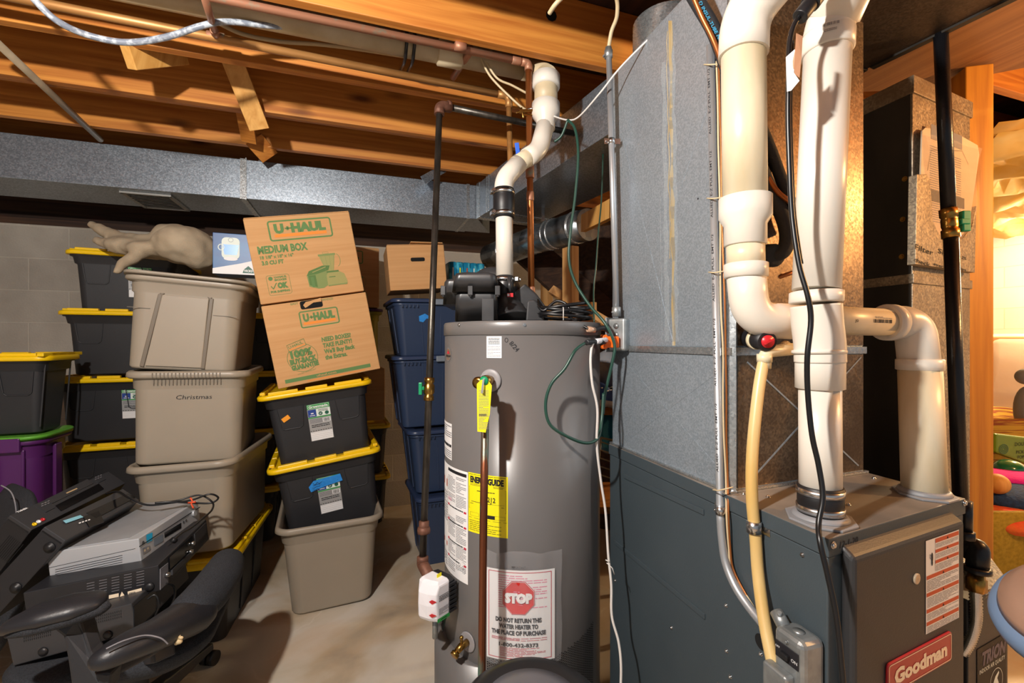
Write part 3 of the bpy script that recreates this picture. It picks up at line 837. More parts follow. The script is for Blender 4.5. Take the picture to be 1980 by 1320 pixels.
# laundry basket with toys
def wpt(px, py, d): return P(px, py, d)
bc = Wd(2.62, 2.45)
bk = thing('fabric_basket', 'olive woven fabric basket of plush toys behind the post', 'basket', bc)
mb = MB(); RR = Rz(-TH)
prof = [(.0, .26, .2, .05), (.2, .32, .25, .07), (.42, .36, .28, .08), (.50, .37, .29, .08), (.505, .35, .27, .07), (.44, .34, .26, .07), (.28, .33, .25, .07)]
mb.rloft([(a, b + .06, c_ + .04, d_) for a, b, c_, d_ in prof], cs=6, captop=True)
mb.v = [RR @ p + bc + Vector((0, 0, 0)) for p in mb.v]; mb.build('basket_body', M_OLIVEFAB, bk)
def toy(name, c, r, m, lab, cat, rot=0, group='toys in the basket'):
    return one(name, MB().ball(c, r, seg=24, rings=16, R=Rz(rot)), m, lab, cat, group)
toy('plush_toy', P(1955, 1002, 2.25), (.20, .14, .06), M_FURORG, 'orange and red spotted plush lying on top in the basket', 'toy', .3)
toy('plush_toy', P(1962, 958, 2.38), (.24, .16, .07), M_FURBLUE, 'dark blue furry plush under the pink one', 'toy', .2)
toy('plush_toy', P(1965, 922, 2.46), (.20, .12, .04), M_FURPINK, 'bright pink fluffy plush on top of the blue one', 'toy', -.3)
toy('plush_toy', P(1928, 935, 2.30), (.05, .05, .05), M_SCRAP, 'tan round plush foot sticking out beside the pink plush', 'toy')
toy('toy_ball', P(1952, 906, 2.5), (.07, .07, .05), M_GREENGLASS, 'glossy green toy dome above the pink plush', 'toy')
# second bin with snack package
c2 = Wd(3.25, 3.1)
b2 = thing('plaid_lined_bin', 'bin with a yellow plaid cloth rim behind the fabric basket', 'bin', c2)
mb = MB().rloft([(.0, .3, .22, .05), (.6, .36, .26, .06), (.80, .38, .28, .06), (.82, .36, .26, .05), (.72, .35, .25, .05)], cs=5)
mb.v = [RR @ p + c2 for p in mb.v]; mb.build('bin_body', M_PLAID, b2)
pp = Plane(P(1927, 868, 2.6), Wd(1, .2), Vector((0, 0, 1)))
mb = MB(); a = pp.px(1926, 875); b = pp.px(2010, 905); cq = pp.px(2010, 848); dq = pp.px(1926, 838)
mb.prism([a, b, cq, dq], -pp.n * .04)
pk = thing('snack_package', 'yellow-green printed plastic package standing above the toys', 'package', a)
mb.build('package_body', M_GREENPACK, pk, bevel=.01)
de = pp.deco(h0=.002); u0, v0 = pp.uv(1962, 862); de.text('DOUBLE', u0, v0, .022, M_INK, l=0); de.text('PICKLE', u0 + .01, v0 - .045, .02, M_INK, l=0); de.text('POPS', u0 + .02, v0 - .075, .02, M_INK)
u1, v1 = pp.uv(1940, 868)
for r_ in (.035, .024, .013): de.circ(u1, v1, r_, r_ * .8, .004, M_DARKGREEN)
de.build('package_print', M_INK, pk)
mb = MB().ball(P(1985, 792, 2.9), (.06, .06, .15), M_GREYKNIT).ball(P(1983, 728, 2.9), (.05, .05, .05), M_GREYKNIT)
one('plush_toy', mb, M_GREYKNIT, 'grey knitted plush figure standing before the wrapped carton', 'toy')

# ---------------------------------------------------------------- pipes under the joists
def ring_fit(mb, p, ax, r, L_, m=None): mb.lathe([(r * .9, -L_ / 2 - .003), (r, -L_ / 2), (r, L_ / 2), (r * .9, L_ / 2 + .003)], p, ax, 20, m)
cp = thing('copper_water_line', 'reddish copper pipe crossing under the joists and dropping onto the water heater', 'pipe', P(1028, 600, 1.75))
top = P(1022, 117, 1.75); top.z = 2.37
left = Vector((-2.6, top.y, 2.37))
bot = P(1028, 606, 1.75)
el = .0
mb = MB().tube(fillet([left, top], .05), .0138, 14)
mb.build('overhead_pipe', M_COPOLD, cp)
mb = MB().tube(fillet([top - Vector((.03, 0, 0)), top, top - Vector((0, 0, .03))], .03), .0155, 14)
ring_fit(mb, top - Vector((.05, 0, 0)), Vector((1, 0, 0)), .0155, .03); mb.build('elbow', M_COPOLD, cp)
d1 = top - Vector((0, 0, .025))
mb = MB().tube([d1, bot], .0122, 16); mb.build('drop_pipe', M_COPPER, cp)
mb = MB(); dd = (bot - d1)
for py, h, r in ((325, .05, .0165), (300, .02, .015), (375, .03, .0145), (560, .02, .0145), (580, .03, .0165)):
    k = (py - 125) / (606 - 125.0); ring_fit(mb, d1 + dd * k, dd, r, h)
mb.build_each('pipe_coupling', M_COPOLD, cp)
MB().tube([bot, bot - Vector((0, 0, .03))], .016, 16).build('dip_nipple', M_ZINC, cp)
# tee branches
mb = MB().tube([P(912, 95, 1.70), P(876, 150, 1.90)], .013, 14); mb.lathe([(.0155, -.02), (.0155, .02)], P(890, 90, 1.64), Vector((1, 0, 0)), 16)
mb.build('branch_stub', M_COPOLD, cp)

bp_ = thing('golden_copper_line', 'golden copper pipe running under the joists and turning down behind the vent pipe', 'pipe', P(984, 190, 1.93))
cor = P(984, 186, 1.937); lf = Vector((-2.6, cor.y, cor.z + .055))
mb = MB().tube([lf, cor - Vector((.03, 0, 0))], .0145, 14); mb.build('overhead_pipe', M_BRASSTUBE, bp_)
mb = MB().tube(fillet([cor - Vector((.05, 0, 0)), cor, cor - Vector((0, 0, .05))], .035), .0155, 14); mb.build('elbow', M_BRASSTUBE, bp_)
MB().tube([cor - Vector((0, 0, .04)), P(987, 330, 1.93), P(985, 606, 1.80)], .0118, 14).build('drop_pipe', M_BRASSTUBE, bp_)
mb = MB(); tee = PY(418, 70, cor.y); tee.z = cor.z + .022
ring_fit(mb, tee, Vector((1, 0, 0)), .0155, .05); mb.tube([tee, P(391, -20, 1.28)], .011, 12); ring_fit(mb, tee.lerp(P(391, -20, 1.28), .12), P(391, -20, 1.28) - tee, .0135, .03)
mb.build('branch_stub', M_COPOLD, bp_)

# vent pipe of the heater
vt = thing('heater_vent_pipe', 'white plastic vent pipe rising from the water heater and bending up into the joists', 'vent pipe', P(977, 540, 1.6))
v0 = P(976, 534, 1.60); v1 = P(974, 372, 1.62); v2 = P(982, 330, 1.63); v3 = P(1042, 290, 1.70); v4 = P(1055, 240, 1.74); v5 = P(1056, 150, 1.76)
MB().tube([v0, v1], .0302, 28).build('lower_pipe', M_PVC, vt)
MB().tube(fillet([v1 - Vector((0, 0, .02)), v1 + Vector((0, 0, .045)), v2 + (v3 - v2) * .35], .09, 10), .0335, 28).build('elbow', M_PVC, vt)
MB().tube([v2 + (v3 - v2) * .25, v2 + (v3 - v2) * .75], .0315, 28).build('angled_pipe', M_PVCO, vt)
MB().tube(fillet([v2 + (v3 - v2) * .6, v3, v4], .10, 10), .0345, 28).build('elbow', M_PVC, vt)
ax = (v5 - v4).normalized(); Lr = (v5 - v4).length
MB().lathe([(.036, -.02), (.036, .01), (.0535, .035), (.0535, Lr * .42), (.045, Lr * .44)], v4, ax, 32).build('reducer', M_PVC, vt)
MB().cyl(v4 + ax * Lr * .35, v5, .0445, 32).build('upper_pipe', M_PVCB, vt)
MB().lathe([(.045, Lr * .76), (.053, Lr * .78), (.053, Lr * 1.02), (.046, Lr * 1.03)], v4, ax, 32).build('coupling', M_PVC, vt)
hp0 = Vector((PY(1010, 120, 1.76).x, 1.76, 2.425)); vtop = v5 + ax * .02
MB().tube(fillet([v5, vtop.lerp(Vector((vtop.x, hp0.y, hp0.z)), 1.0), hp0], .11, 12), .046, 32).build('elbow', M_PVCB, vt)
MB().tube([hp0 + Vector((.02, 0, 0)), Vector((-2.6, 1.76, 2.425))], .0445, 28).build('overhead_pipe', M_PVCB, vt)
mb = MB()
for px in (870,):
    x = PY(px, 90, 1.76).x; mb.lathe([(.046, -.05), (.052, -.045), (.052, .045), (.046, .05)], (x, 1.76, 2.425), Vector((1, 0, 0)), 28)
mb.build('coupling', M_PVCB, vt)
mb = MB()
for px in (785, 800):
    x = PY(px, 70, 1.74).x
    mb.tube([(x, 1.70, 2.47), (x, 1.71, 2.40), (x, 1.76, 2.372), (x, 1.82, 2.385), (x, 1.97, 2.44)], .006, 6)
mb.build_each('hanger_strap', M_RUBBER, vt)
# rubber coupling
rc = thing('rubber_coupling', 'black rubber coupling with two steel clamps on the vent pipe', 'coupling', P(974, 418, 1.615))
ra, rb = P(974.5, 422, 1.615), P(974, 366, 1.62); ax = (rb - ra).normalized(); Lc = (rb - ra).length
MB().lathe([(.0303, -.002), (.0365, 0), (.0375, .012), (.0365, .024), (.0385, .03), (.0385, Lc - .03), (.0365, Lc - .024), (.0375, Lc - .012), (.0365, Lc), (.0303, Lc + .002)], ra, ax, 36).build('sleeve', M_RUBBER, rc)
for k in (.13, .87):
    mb = MB(); clampband(mb, ra + ax * Lc * k, ax, .0378, .014, Wd(-1, -.35)); mb.build('hose_clamp', M_STEEL, rc)
# ball valve on the copper line with blue handle
vv = thing('ball_valve', 'small brass ball valve with blue lever on the copper drop pipe', 'valve', P(1005, 318, 1.75))
MB().tube([P(1020, 318, 1.75), P(998, 306, 1.74)], .011, 12).build('valve_body', M_BRASS, vv)
MB().bar(P(1003, 308, 1.73), P(999, 276, 1.72), .016, .005, up=Wd(0, 1)).build('lever', M_BLUEP, vv, bevel=.001)
# ground clamp
gc = thing('ground_clamp', 'brass grounding clamp with wire on the copper drop pipe', 'clamp', P(1026, 215, 1.75))
mb = MB().bar(P(1005, 216, 1.735), P(1046, 212, 1.735), .012, .012).bar(P(1012, 222, 1.735), P(1050, 222, 1.75), .01, .006).cyl(P(1008, 208, 1.735), P(1012, 228, 1.735), .004, 8).cyl(P(998, 218, 1.73), P(1010, 214, 1.735), .004, 8)
mb.build('clamp_jaw', M_BRASS, gc, bevel=.001)
MB().cyl(P(1020, 211, 1.73), P(1040, 208, 1.73), .003, 8).build('clamp_screw', M_STEEL, gc)

# gas pipe of the heater
gp = thing('iron_gas_pipe', 'thin black iron gas pipe dropping in front of the navy totes to the heater', 'pipe', P(815, 1100, 1.5))
g0 = P(850, 205, 1.70); g1 = P(817, 1090, 1.50)
gd = (g1 - g0).normalized()
MB().tube([P(1110, 258, 2.0), P(868, 207, 1.72)], .0125, 14).build('overhead_pipe', M_IRON, gp)
MB().tube(fillet([P(872, 207, 1.722), g0, g0 + gd * .035], .03), .019, 16).lathe([(.021, -.006), (.021, .006)], P(868, 206, 1.72), P(1110, 258, 2.0) - P(868, 207, 1.72), 16).build('elbow', M_RUST, gp)
MB().tube([g0 + gd * .02, g1], .0118, 14).build('drop_pipe', M_IRON, gp)
def onp(py):
    t = (py - 205) / (1090 - 205.0)
    lo, hi = 0.0, 1.0
    for _ in range(30):
        t = (lo + hi) / 2; q = g0.lerp(g1, t); c_ = q - EYEP; yc = ST * c_.x + CT * c_.y
        if 660 - FPX * c_.z / yc < py: lo = t
        else: hi = t
    return q
mb = MB()
mb.lathe([(.014, -.012), (.021, -.010), (.023, 0), (.021, .010), (.014, .012)], onp(1025), gd, 8)
mb.lathe([(.013, -.02), (.017, -.018), (.017, .018), (.013, .02)], onp(1018), gd, 14)
mb.lathe([(.015, -.012), (.019, -.01), (.019, .01), (.015, .012)], onp(1082), gd, 14)
mb.build_each('union', M_RUST, gp)
mb = MB().tube(fillet([onp(1080), onp(1104), P(836, 1125, 1.44)], .03), .019, 14); mb.build('lower_elbow', M_RUST, gp)
gv = thing('gas_shutoff_valve', 'brass shutoff valve with green handle on the thin iron gas pipe', 'valve', onp(755))
mb = MB(); mb.lathe([(.013, -.04), (.018, -.039), (.018, -.024), (.014, -.02), (.0195, -.012), (.0195, .012), (.014, .02), (.018, .024), (.018, .039), (.013, .04)], onp(752), gd, 8)
mb.build('valve_body', M_BRASS, gv)
q = onp(750); s_ = Wd(-1, -.2)
mb = MB().bar(q - s_ * 0 + Wd(-.012, -.003), q + Wd(-.028, -.006), .012, .012).bar(q + Wd(-.028, -.006, .02), q + Wd(-.028, -.006, -.022), .012, .016, up=Wd(0, 1))
mb.build('valve_handle', M_GREENP, gv, bevel=.002)

# braided tube, beige conduit, cables
pts = spline([P(30, -40, 1.30), P(62, -5, 1.30), P(110, 40, 1.34), P(170, 68, 1.40), P(245, 82, 1.44), P(320, 72, 1.46), P(390, 50, 1.47), P(440, 42, 1.50), P(520, 50, 1.56), P(600, 55, 1.62)], 8)
one('braided_tube', MB().tube(pts, .0095, 14), M_BRAID, 'clear braided tube sagging in a loop below the first joists', 'tube')
one('beige_tube', MB().tube([P(-30, 60, 1.547), P(194, 270, 2.38)], .0135, 16), M_BEIGETUBE, 'straight beige plastic tube slanting down to the long duct at the left', 'tube')
pts = spline([P(425, 46, 1.62), P(470, 66, 1.66), P(540, 80, 1.70), P(620, 86, 1.74), P(700, 96, 1.80), P(800, 112, 1.88)], 8)
one('flat_cable', MB().tube(pts, .0075, 10), M_CABLECRM, 'cream electrical cable stapled along the joist above the golden pipe', 'cable')
for k, (oy, dpt) in enumerate(((-14, 1.62), (-6, 1.64))):
    pts = spline([P(320, -10 + oy, dpt - .2), P(430, 28 + oy, dpt), P(560, 52 + oy, dpt + .05), P(700, 70 + oy, dpt + .1), P(840, 92 + oy, dpt + .15)], 8)
    one('flat_cable', MB().tube(pts, .005, 8), M_PVCB, ['upper', 'lower'][k] + ' of two dull cables running beside the braided tube toward the vent pipe', 'cable')
for k, q in enumerate(([(905, 62), (935, 110), (960, 150), (990, 165), (1018, 180)], [(930, 112), (950, 150), (1000, 200), (1022, 215)])):
    pts = spline([P(x, y, 1.78 + .01 * i) for i, (x, y) in enumerate(q)], 8)
    one('thin_wire', MB().tube(pts, .0045, 8), M_CABLECRM, ['pale wire curving down from the joists to the copper drop pipe, the upper one', 'pale wire curving down from the joists, the lower one ending at the grounding clamp'][k], 'wire')
# ================================================================ WATER HEATER
HX, HY, HR = .0355, 1.607, .27
HC = Wd(HX, HY)
HT = 1.362
def hpt(s, z, h=0):
    """point on the heater's side: s metres round to the right from the side facing the eye"""
    a = s / HR; r = HR + h
    return Wd(HX + r * math.sin(a), HY - r * math.cos(a), z)
def huv(px, py):
    r = ray(px, py); c, = (EYEP - HC,)
    o = Vector((EYEP.x - HC.x, EYEP.y - HC.y)); d = Vector((r.x, r.y))
    A = d.dot(d); B = 2 * o.dot(d); C = o.dot(o) - HR * HR; D_ = max(B * B - 4 * A * C, 0)
    t = (-B - math.sqrt(D_)) / (2 * A); q = EYEP + r * t
    xc = CT * q.x - ST * q.y - HX; yc = ST * q.x + CT * q.y - HY
    return math.atan2(xc, -yc) * HR, q.z
HH = thing('water_heater', 'tall grey cylindrical gas water heater standing in the centre', 'water heater', HC)
mb = MB().lathe([(HR - .01, .02), (HR, .03), (HR, HT - .04)], HC, seg=96); mb.build('tank_jacket', M_HEATER, HH)
mb = MB().lathe([(HR + .001, HT - .043), (HR + .0035, HT - .041), (HR + .0035, HT - .006), (HR, HT), (HR - .02, HT + .001), (0, HT + .001)], HC, seg=96)
mb.build('top_cap', M_HEATER, HH)
mb = MB()
for px in (890, 1014):
    s, z = huv(px, 628); screw(mb, hpt(s, z, .0035), hpt(s, z, 1) - hpt(s, z), .004)
mb.build_each('cap_screw', M_STEEL, HH)
# perforated intake screens near the base
mb = Deco(hpt, h0=.001)
for (xa, ya, xb, yb, slope) in ((943, 1272, 975, 1350, .35), (1068, 1272, 1150, 1350, -.75)):
    s0, z0 = huv(xa, ya); s1, _ = huv(min(xb, 1147), ya); 
    n = 0
    s = s0; row = 0
    while s < s1:
        z = .17
        ztop = z0 - .0 + (s - s0) * (.25 if slope < 0 else -.0)
        k = 0
        while z < ztop:
            mb.disc(s, z + (.0035 if row % 2 else 0), .0022, .0022, M_HOLE, n=6); z += .007; k += 1
        s += .006; row += 1
mb.build('intake_screen', M_HOLE, HH)
# vent blower on top: moulded black housing
zt = HT + .002
BL = thing('vent_blower', 'black moulded plastic exhaust blower on top of the water heater', 'blower', Wd(-.02, 1.58, zt))
def cbox(mb, x0, x1, y0, y1, z0, z1, r=.02, tap=0, m=None):
    cx, cy = (x0 + x1) / 2, (y0 + y1) / 2; hx, hy = (x1 - x0) / 2, (y1 - y0) / 2
    k = MB(); k.rloft([(z0, hx, hy, r), (z1 - .012, hx - tap, hy - tap, r), (z1 - .003, hx - tap - .005, hy - tap - .005, r), (z1, hx - tap - .014, hy - tap - .014, r)], cs=4)
    o = Wd(cx, cy, 0); R = Rz(-TH)
    k.v = [R @ p + o for p in k.v]; mb.add(k.v, k.f, m, True)
mb = MB(); cbox(mb, -.225, -.128, 1.46, 1.74, zt + .055, zt + .140, .022, .004); mb.build('side_hood', M_BLOWER, BL)
mb = MB(); cbox(mb, -.182, -.045, 1.43, 1.72, zt, zt + .095, .02, .003); cbox(mb, -.19, -.042, 1.42, 1.73, zt + .092, zt + .155, .022, .006)
mb.build('housing', M_BLOWER, BL)
mb = MB()
for x_ in (-.215, -.13, -.045): 
    q = Wd(x_, 1.424, zt + .095); mb.box(q, (.016, .014, .03), Rz(-TH)); mb.cyl(q + Vector((0, 0, -.02)), q + Vector((0, 0, .014)), .005, 10)
q = Wd(-.085, 1.425, zt); mb.box(Wd(-.075, 1.425, zt + .035), (.038, .02, .07), Rz(-TH)); mb.build_each('clip', M_BLOWER, BL, bevel=.002)
# scroll: disc hump standing upright
sc_c = Wd(-.066, 1.66, zt + .108)
mb = MB().lathe([(.05, -.05), (.088, -.045), (.096, -.03), (.096, .03), (.088, .045), (.05, .05)], sc_c, Wd(.25, 1), 40)
mb.build('scroll_case', M_BLOWER, BL)
mb = MB()   # motor cone toward the right
mb.prism([Wd(-.02, 1.60, zt), Wd(.130, 1.60, zt), Wd(.118, 1.60, zt + .06), Wd(.085, 1.60, zt + .105), Wd(.045, 1.60, zt + .14), Wd(.020, 1.60, zt + .12), Wd(-.02, 1.60, zt + .10)], Wd(.01, .12) )
mb.tube([Wd(-.026, 1.60, zt + .085), Wd(-.02, 1.585, zt + .05), Wd(-.01, 1.565, zt + .0)], [.042, .058, .085], 28)
mb.prism([Wd(.045, 1.50, zt + .002), Wd(.105, 1.50, zt + .002), Wd(.10, 1.50, zt + .045), Wd(.075, 1.50, zt + .075), Wd(.05, 1.50, zt + .07)], Wd(.01, .10))
mb.build('motor_cover', M_BLOWER, BL, bevel=.006)
c = v0 + Vector((0, 0, -.012))
MB().lathe([(.034, -.10), (.036, -.045), (.040, -.04), (.040, .0), (.036, .004), (.0335, .012)], c, seg=32).build('outlet_collar', M_BLOWER, BL)
mb = MB(); clampband(mb, c + Vector((0, 0, .0)), Vector((0, 0, 1)), .0405, .016, Wd(1, -.3)); mb.build('hose_clamp', M_STEEL, BL)
mb = MB().tube([Wd(-.008, 1.545, zt + .155), Wd(-.008, 1.538, zt + .10)], .008, 12); mb.build('sensor_tube', M_BLOWER, BL)
mb = MB().box(Wd(-.006, 1.530, zt + .092), (.020, .006, .013), Rz(-TH), M_REDP); mb.box(Wd(-.012, 1.526, zt + .092), (.007, .003, .008), Rz(-TH), M_WHITEP)
mb.build('sensor_label', M_REDP, BL)
# labels on the jacket
def hdeco(): return Deco(hpt, h0=.0006, step=.00035)
d = hdeco(); s0, z1 = huv(941, 650); s1, z0 = huv(970, 692); s0, s1 = huv(941, 670)[0], huv(970, 670)[0]
d.rect(s0, z0, s1, z1, M_PAPER, 0, 4)
d.lines(s0 + .006, z1 - .024, s1 - .006, z1 - .004, 5, M_INK, 1); d.lines(s0 + .003, z0 + .004, s1 - .003, z1 - .028, 9, M_GREYINK, 1, thick=.3)
d.build('white_label', M_PAPER, HH, label='small white label with fine print')
d = hdeco(); a = huv(976, 656)
d.circ(a[0] + .005, a[1] - .002, .0055, .007, .0018, M_INK)
d.text('8/24', *huv(984, 664), .014, M_INK, rot=-.85, bold=.02)
d.build('marker_writing', M_INK, HH)
d = hdeco(); s0, z0 = huv(869, 685)
s0 = huv(867, 685)[0]
d.disc(s0, z0, .026, .022, mat('bronze_badge', '#8f7a68', .3, .4), 0); d.circ(s0, z0, .026, .022, .0025, M_GREYINK, 1)
d.poly([(s0 - .014, z0 + .002), (s0, z0 + .014), (s0 + .014, z0 + .002)], M_REDINK, 1); d.text('Richmond', s0, z0 - .008, .008, M_INK, w=.046, align='C', bold=.03, l=2)
d.build('round_badge', M_INK, HH)
# small white label at the left edge, big instruction sheet, yellow guide
d = hdeco(); sL, zt_ = huv(861, 812); sR, zb_ = huv(874, 890); 
d.rect(sL - .05, zb_, sR, zt_, M_PAPER, 0, 6); d.lines(sL - .02, zb_ + .07, sR - .003, zt_ - .006, 6, M_GREYINK, 1); d.lines(sL - .02, zb_ + .035, sR - .003, zb_ + .055, 1, M_INK, 1); d.lines(sL - .02, zb_ + .004, sR - .003, zb_ + .03, 4, M_GREYINK, 1)
d.build('white_label', M_PAPER, HH)
d = hdeco(); sR = huv(905, 1000)[0]; zt_ = huv(905, 913)[1]; zb_ = huv(904, 1130)[1]; sL = sR - .30
d.rect(sL, zb_, sR, zt_, M_PAPER, 0, 16)
m1 = sR - .062; m2 = sR - .118
d.rect(m2, zt_ - .018, sR - .006, zt_ - .008, M_INK, 1, 6)
def para(x0, x1, segs, col=M_GREYINK):
    for a, b, n_ in segs: d.lines(x0, zt_ - b, x1, zt_ - a, n_, col, 1, just=.7, thick=.4)
para(m1 + .003, sR - .008, [(.024, .034, 2), (.04, .075, 7), (.08, .12, 8)]); para(m1 + .003, sR - .008, [(.145, .165, 4), (.18, .23, 10), (.24, .28, 9), (.30, .315, 3)])
para(m2, m1 - .003, [(.03, .08, 10), (.085, .11, 5), (.16, .22, 12), (.235, .28, 9), (.30, .33, 5)])
for zz in (.125, .172, .235, .29):
    d.rect(sR - .018, zt_ - zz - .006, sR - .007, zt_ - zz, M_REDINK, 2); d.rect(m2, zt_ - zz - .004, m2 + .012, zt_ - zz + .003, M_REDINK, 2)
    d.lines(m2 + .014, zt_ - zz - .005, sR - .022, zt_ - zz, 1, M_INK, 2, thick=.7)
d.lines(m2, zt_ - .112, m2 + .03, zt_ - .10, 3, M_PINKINK, 2)
d.rrect(m1 + .004, zb_ + .028, sR - .012, zb_ + .062, .004, .0008, M_INK, 1); d.circ(m1 + .022, zb_ + .050, .005, .005, .001, M_INK, 1); d.circ(m1 + .040, zb_ + .045, .004, .006, .001, M_INK, 1)
d.rrect(sL + .01, zt_ - .20, m2 - .006, zt_ - .04, .002, .0012, M_INK, 1); d.rect(sL + .02, zt_ - .075, m2 - .010, zt_ - .05, M_ORGINK, 2, 3); d.rect(sL + .02, zt_ - .27, m2 - .010, zt_ - .255, M_ORGINK, 2, 3)
d.lines(sL + .02, zt_ - .19, m2 - .01, zt_ - .09, 12, M_GREYINK, 1)
d.lines(sL + .02, zb_ + .01, m2 - .01, zt_ - .28, 6, M_GREYINK, 1)
d.build('instruction_sheet', M_PAPER, HH, label='tall white instruction sheet with red headings')
d = hdeco(); x0 = huv(906, 1000)[0]; x1 = huv(982, 1000)[0]; zt_ = (huv(907, 912)[1] + huv(982, 922)[1]) / 2; zb_ = (huv(906, 1026)[1] + huv(980, 1040)[1]) / 2
d.rect(x0, zb_, x1, zt_, M_YELLABEL, 0, 8); w = x1 - x0; hgt = zt_ - zb_
d.lines(x0 + .004, zt_ - .006, x1 - .004, zt_ - .003, 1, M_INK, 1)
d.text('ENERGYGUIDE', x0 + w * .06, zt_ - .028, .018, M_INK, w=w * .85, bold=.06, l=1)
d.lines(x0 + .008, zt_ - .038, x0 + .05, zt_ - .031, 2, M_INK, 1, thick=.3); d.lines(x1 - .045, zt_ - .038, x1 - .01, zt_ - .031, 2, M_INK, 1, thick=.3)
d.rrect(x0 + .004, zt_ - hgt * .60, x1 - .005, zt_ - .042, .001, .0006, M_INK, 1)
d.lines(x0 + w * .25, zt_ - .054, x1 - w * .3, zt_ - .049, 1, M_INK, 1)
d.text('$212', x0 + w * .45, zt_ - .080, .015, M_INK, w=.036, bold=.02, l=1)
d.rect(x0 + .012, zt_ - .087, x0 + w * .60, zt_ - .0855, M_INK, 1, 3); d.rect(x0 + w * .60, zt_ - .0865, x1 - .010, zt_ - .0858, M_INK, 1, 2); d.poly([(x0 + w * .59, zt_ - .082), (x0 + w * .63, zt_ - .082), (x0 + w * .61, zt_ - .087)], M_INK, 2)
d.lines(x0 + .008, zt_ - .094, x0 + .02, zt_ - .091, 1, M_INK, 1); d.lines(x1 - .02, zt_ - .094, x1 - .008, zt_ - .091, 1, M_INK, 1)
for a in (.33, .35, .37): pass
d.rect(x0 + w * .46, zt_ - hgt * .72, x0 + w * .70, zt_ - hgt * .66, M_INK, 1, 2); d.rrect(x0 + w * .70, zt_ - hgt * .72, x1 - .008, zt_ - hgt * .66, .0005, .0005, M_INK, 1); d.rrect(x0 + .008, zt_ - hgt * .72, x0 + w * .3, zt_ - hgt * .66, .0005, .0005, M_INK, 1)
d.rect(x0 + .003, zt_ - hgt * .755, x1 - .003, zt_ - hgt * .75, M_INK, 1, 4)
d.lines(x0 + .005, zb_ + .006, x1 - .02, zt_ - hgt * .78, 6, M_INK, 1, thick=.25)
d.build('yellow_guide_label', M_YELLABEL, HH, label='bright yellow energy guide label')
# relief valve with discharge pipe and tag
s0, z0 = huv(949, 735); nrm = (hpt(s0, z0, 1) - hpt(s0, z0)).normalized(); base = hpt(s0, z0)
RV = thing('relief_valve', 'brass relief valve on the water heater with its long copper discharge pipe', 'valve', base)
MB().lathe([(.014, 0), (.034, 0), (.034, .003), (.0315, .0065), (.018, .0045)], base, nrm, 40).build('escutcheon', mat('grey_escutcheon', '#8d8a8c', .45), RV)
vb = base + nrm * .055; outp = P(938, 742, 1.255)
mb = MB().lathe([(.0145, 0), (.0145, .02), (.018, .022), (.018, .042), (.014, .045), (.014, .075), (.017, .078), (.017, .09), (.009, .093)], base, nrm, 20)
mb.build('valve_body', M_BRASS, RV)
pb = base + nrm * .075
b0 = P(939, 760, 1.262); b1 = P(931, 1345, 1.235)
MB().tube([b0 + Vector((0, 0, .02)), b0], .015, 16).build('outlet_elbow', M_BRASS, RV)
MB().tube([b0, P(935, 1000, 1.25), b1, Vector((b1.x, b1.y, .16))], .0108, 18).build('discharge_pipe', mat('verdigris_copper', '#7d4a32', .4, .8, c2='#5c8f85', scale=(24, 24, 5), lo=.56, hi=.66, bump=.2), RV)
tg = P(936, 736, 1.225)
MB().lathe([(.0, .004), (.012, .003), (.0125, -.003), (.0, -.004)], tg, nrm, 24).build('green_disc', M_GREENP, RV)
mb = MB().bar(tg + nrm * .006 + Vector((.002, 0, .006)), tg + nrm * .012 + Vector((0, 0, -.032)), .006, .004, up=nrm); mb.build('test_lever', M_STEEL, RV)
# hanging yellow tag
pl = Plane(P(936, 790, 1.222), Wd(1, .05), Vector((0, 0, 1)))
TG = thing('valve_tag', 'bright yellow warning tag hanging from the relief valve', 'tag', pl.px(936, 836))
pts = [(922, 742), (930, 734), (944, 735), (951, 745), (947, 800), (939, 836), (923, 834)]
mb = MB().prism([pl.px(*p) for p in pts], -pl.n * .0008); mb.build('tag_sheet', M_YELLABEL, TG)
d = pl.deco(h0=.0004); a = pl.uv(924, 830); b = pl.uv(948, 750)
d.lines(a[0] + .002, a[1], b[0] - .004, b[1] - .004, 26, M_GREYINK, just=.9, thick=.35); d.lines(a[0] + .003, a[1] + .036, b[0] - .01, a[1] + .042, 2, M_INK, 1)
d.build('tag_print', M_GREYINK, TG)
# lower jacket box, drain valve
s0, _ = huv(845, 1240); 
mb = MB(); N = 14; sa, sb = -.395, huv(941, 1290)[0]
za, zb2 = huv(868, 1238)[1] + .0, huv(941, 1292)[1]
ou, it = [], []
for i in range(N + 1):
    s = sa + (sb - sa) * i / N; t = i / N
    h = .035 * min(1, (1 - t) * 3) if t > .66 else .035
    z_ = za if t < .28 else za + (zb2 - za) * (t - .28) / .72
    ou.append((s, h, z_))
vs = []
for s, h, z_ in ou: vs += [hpt(s, .02, h), hpt(s, z_, h), hpt(s, z_, 0.0), hpt(s, .02, 0)]
fs = []
for i in range(N):
    a = 4 * i; b = a + 4; fs += [(a, b, b + 1, a + 1), (a + 1, b + 1, b + 2, a + 2)]
fs += [(0, 1, 2, 3), (4 * N, 4 * N + 3, 4 * N + 2, 4 * N + 1)]
mb.add(vs, fs, None, True); mb.build('burner_access_cover', M_HEATER, HH)
dv = hpt(*huv(905, 1240)); dn = (hpt(huv(905, 1240)[0], .4, 1) - hpt(huv(905, 1240)[0], .4)).normalized()
DV = thing('drain_valve', 'small brass drain valve low on the front of the water heater', 'valve', dv)
MB().lathe([(.012, 0), (.030, 0), (.030, .003), (.028, .004), (.012, .004)], dv, dn, 36).build('escutcheon', MATS['grey_escutcheon'], DV)
tip = dv + dn * .045 + Wd(-.006, 0, -.012)
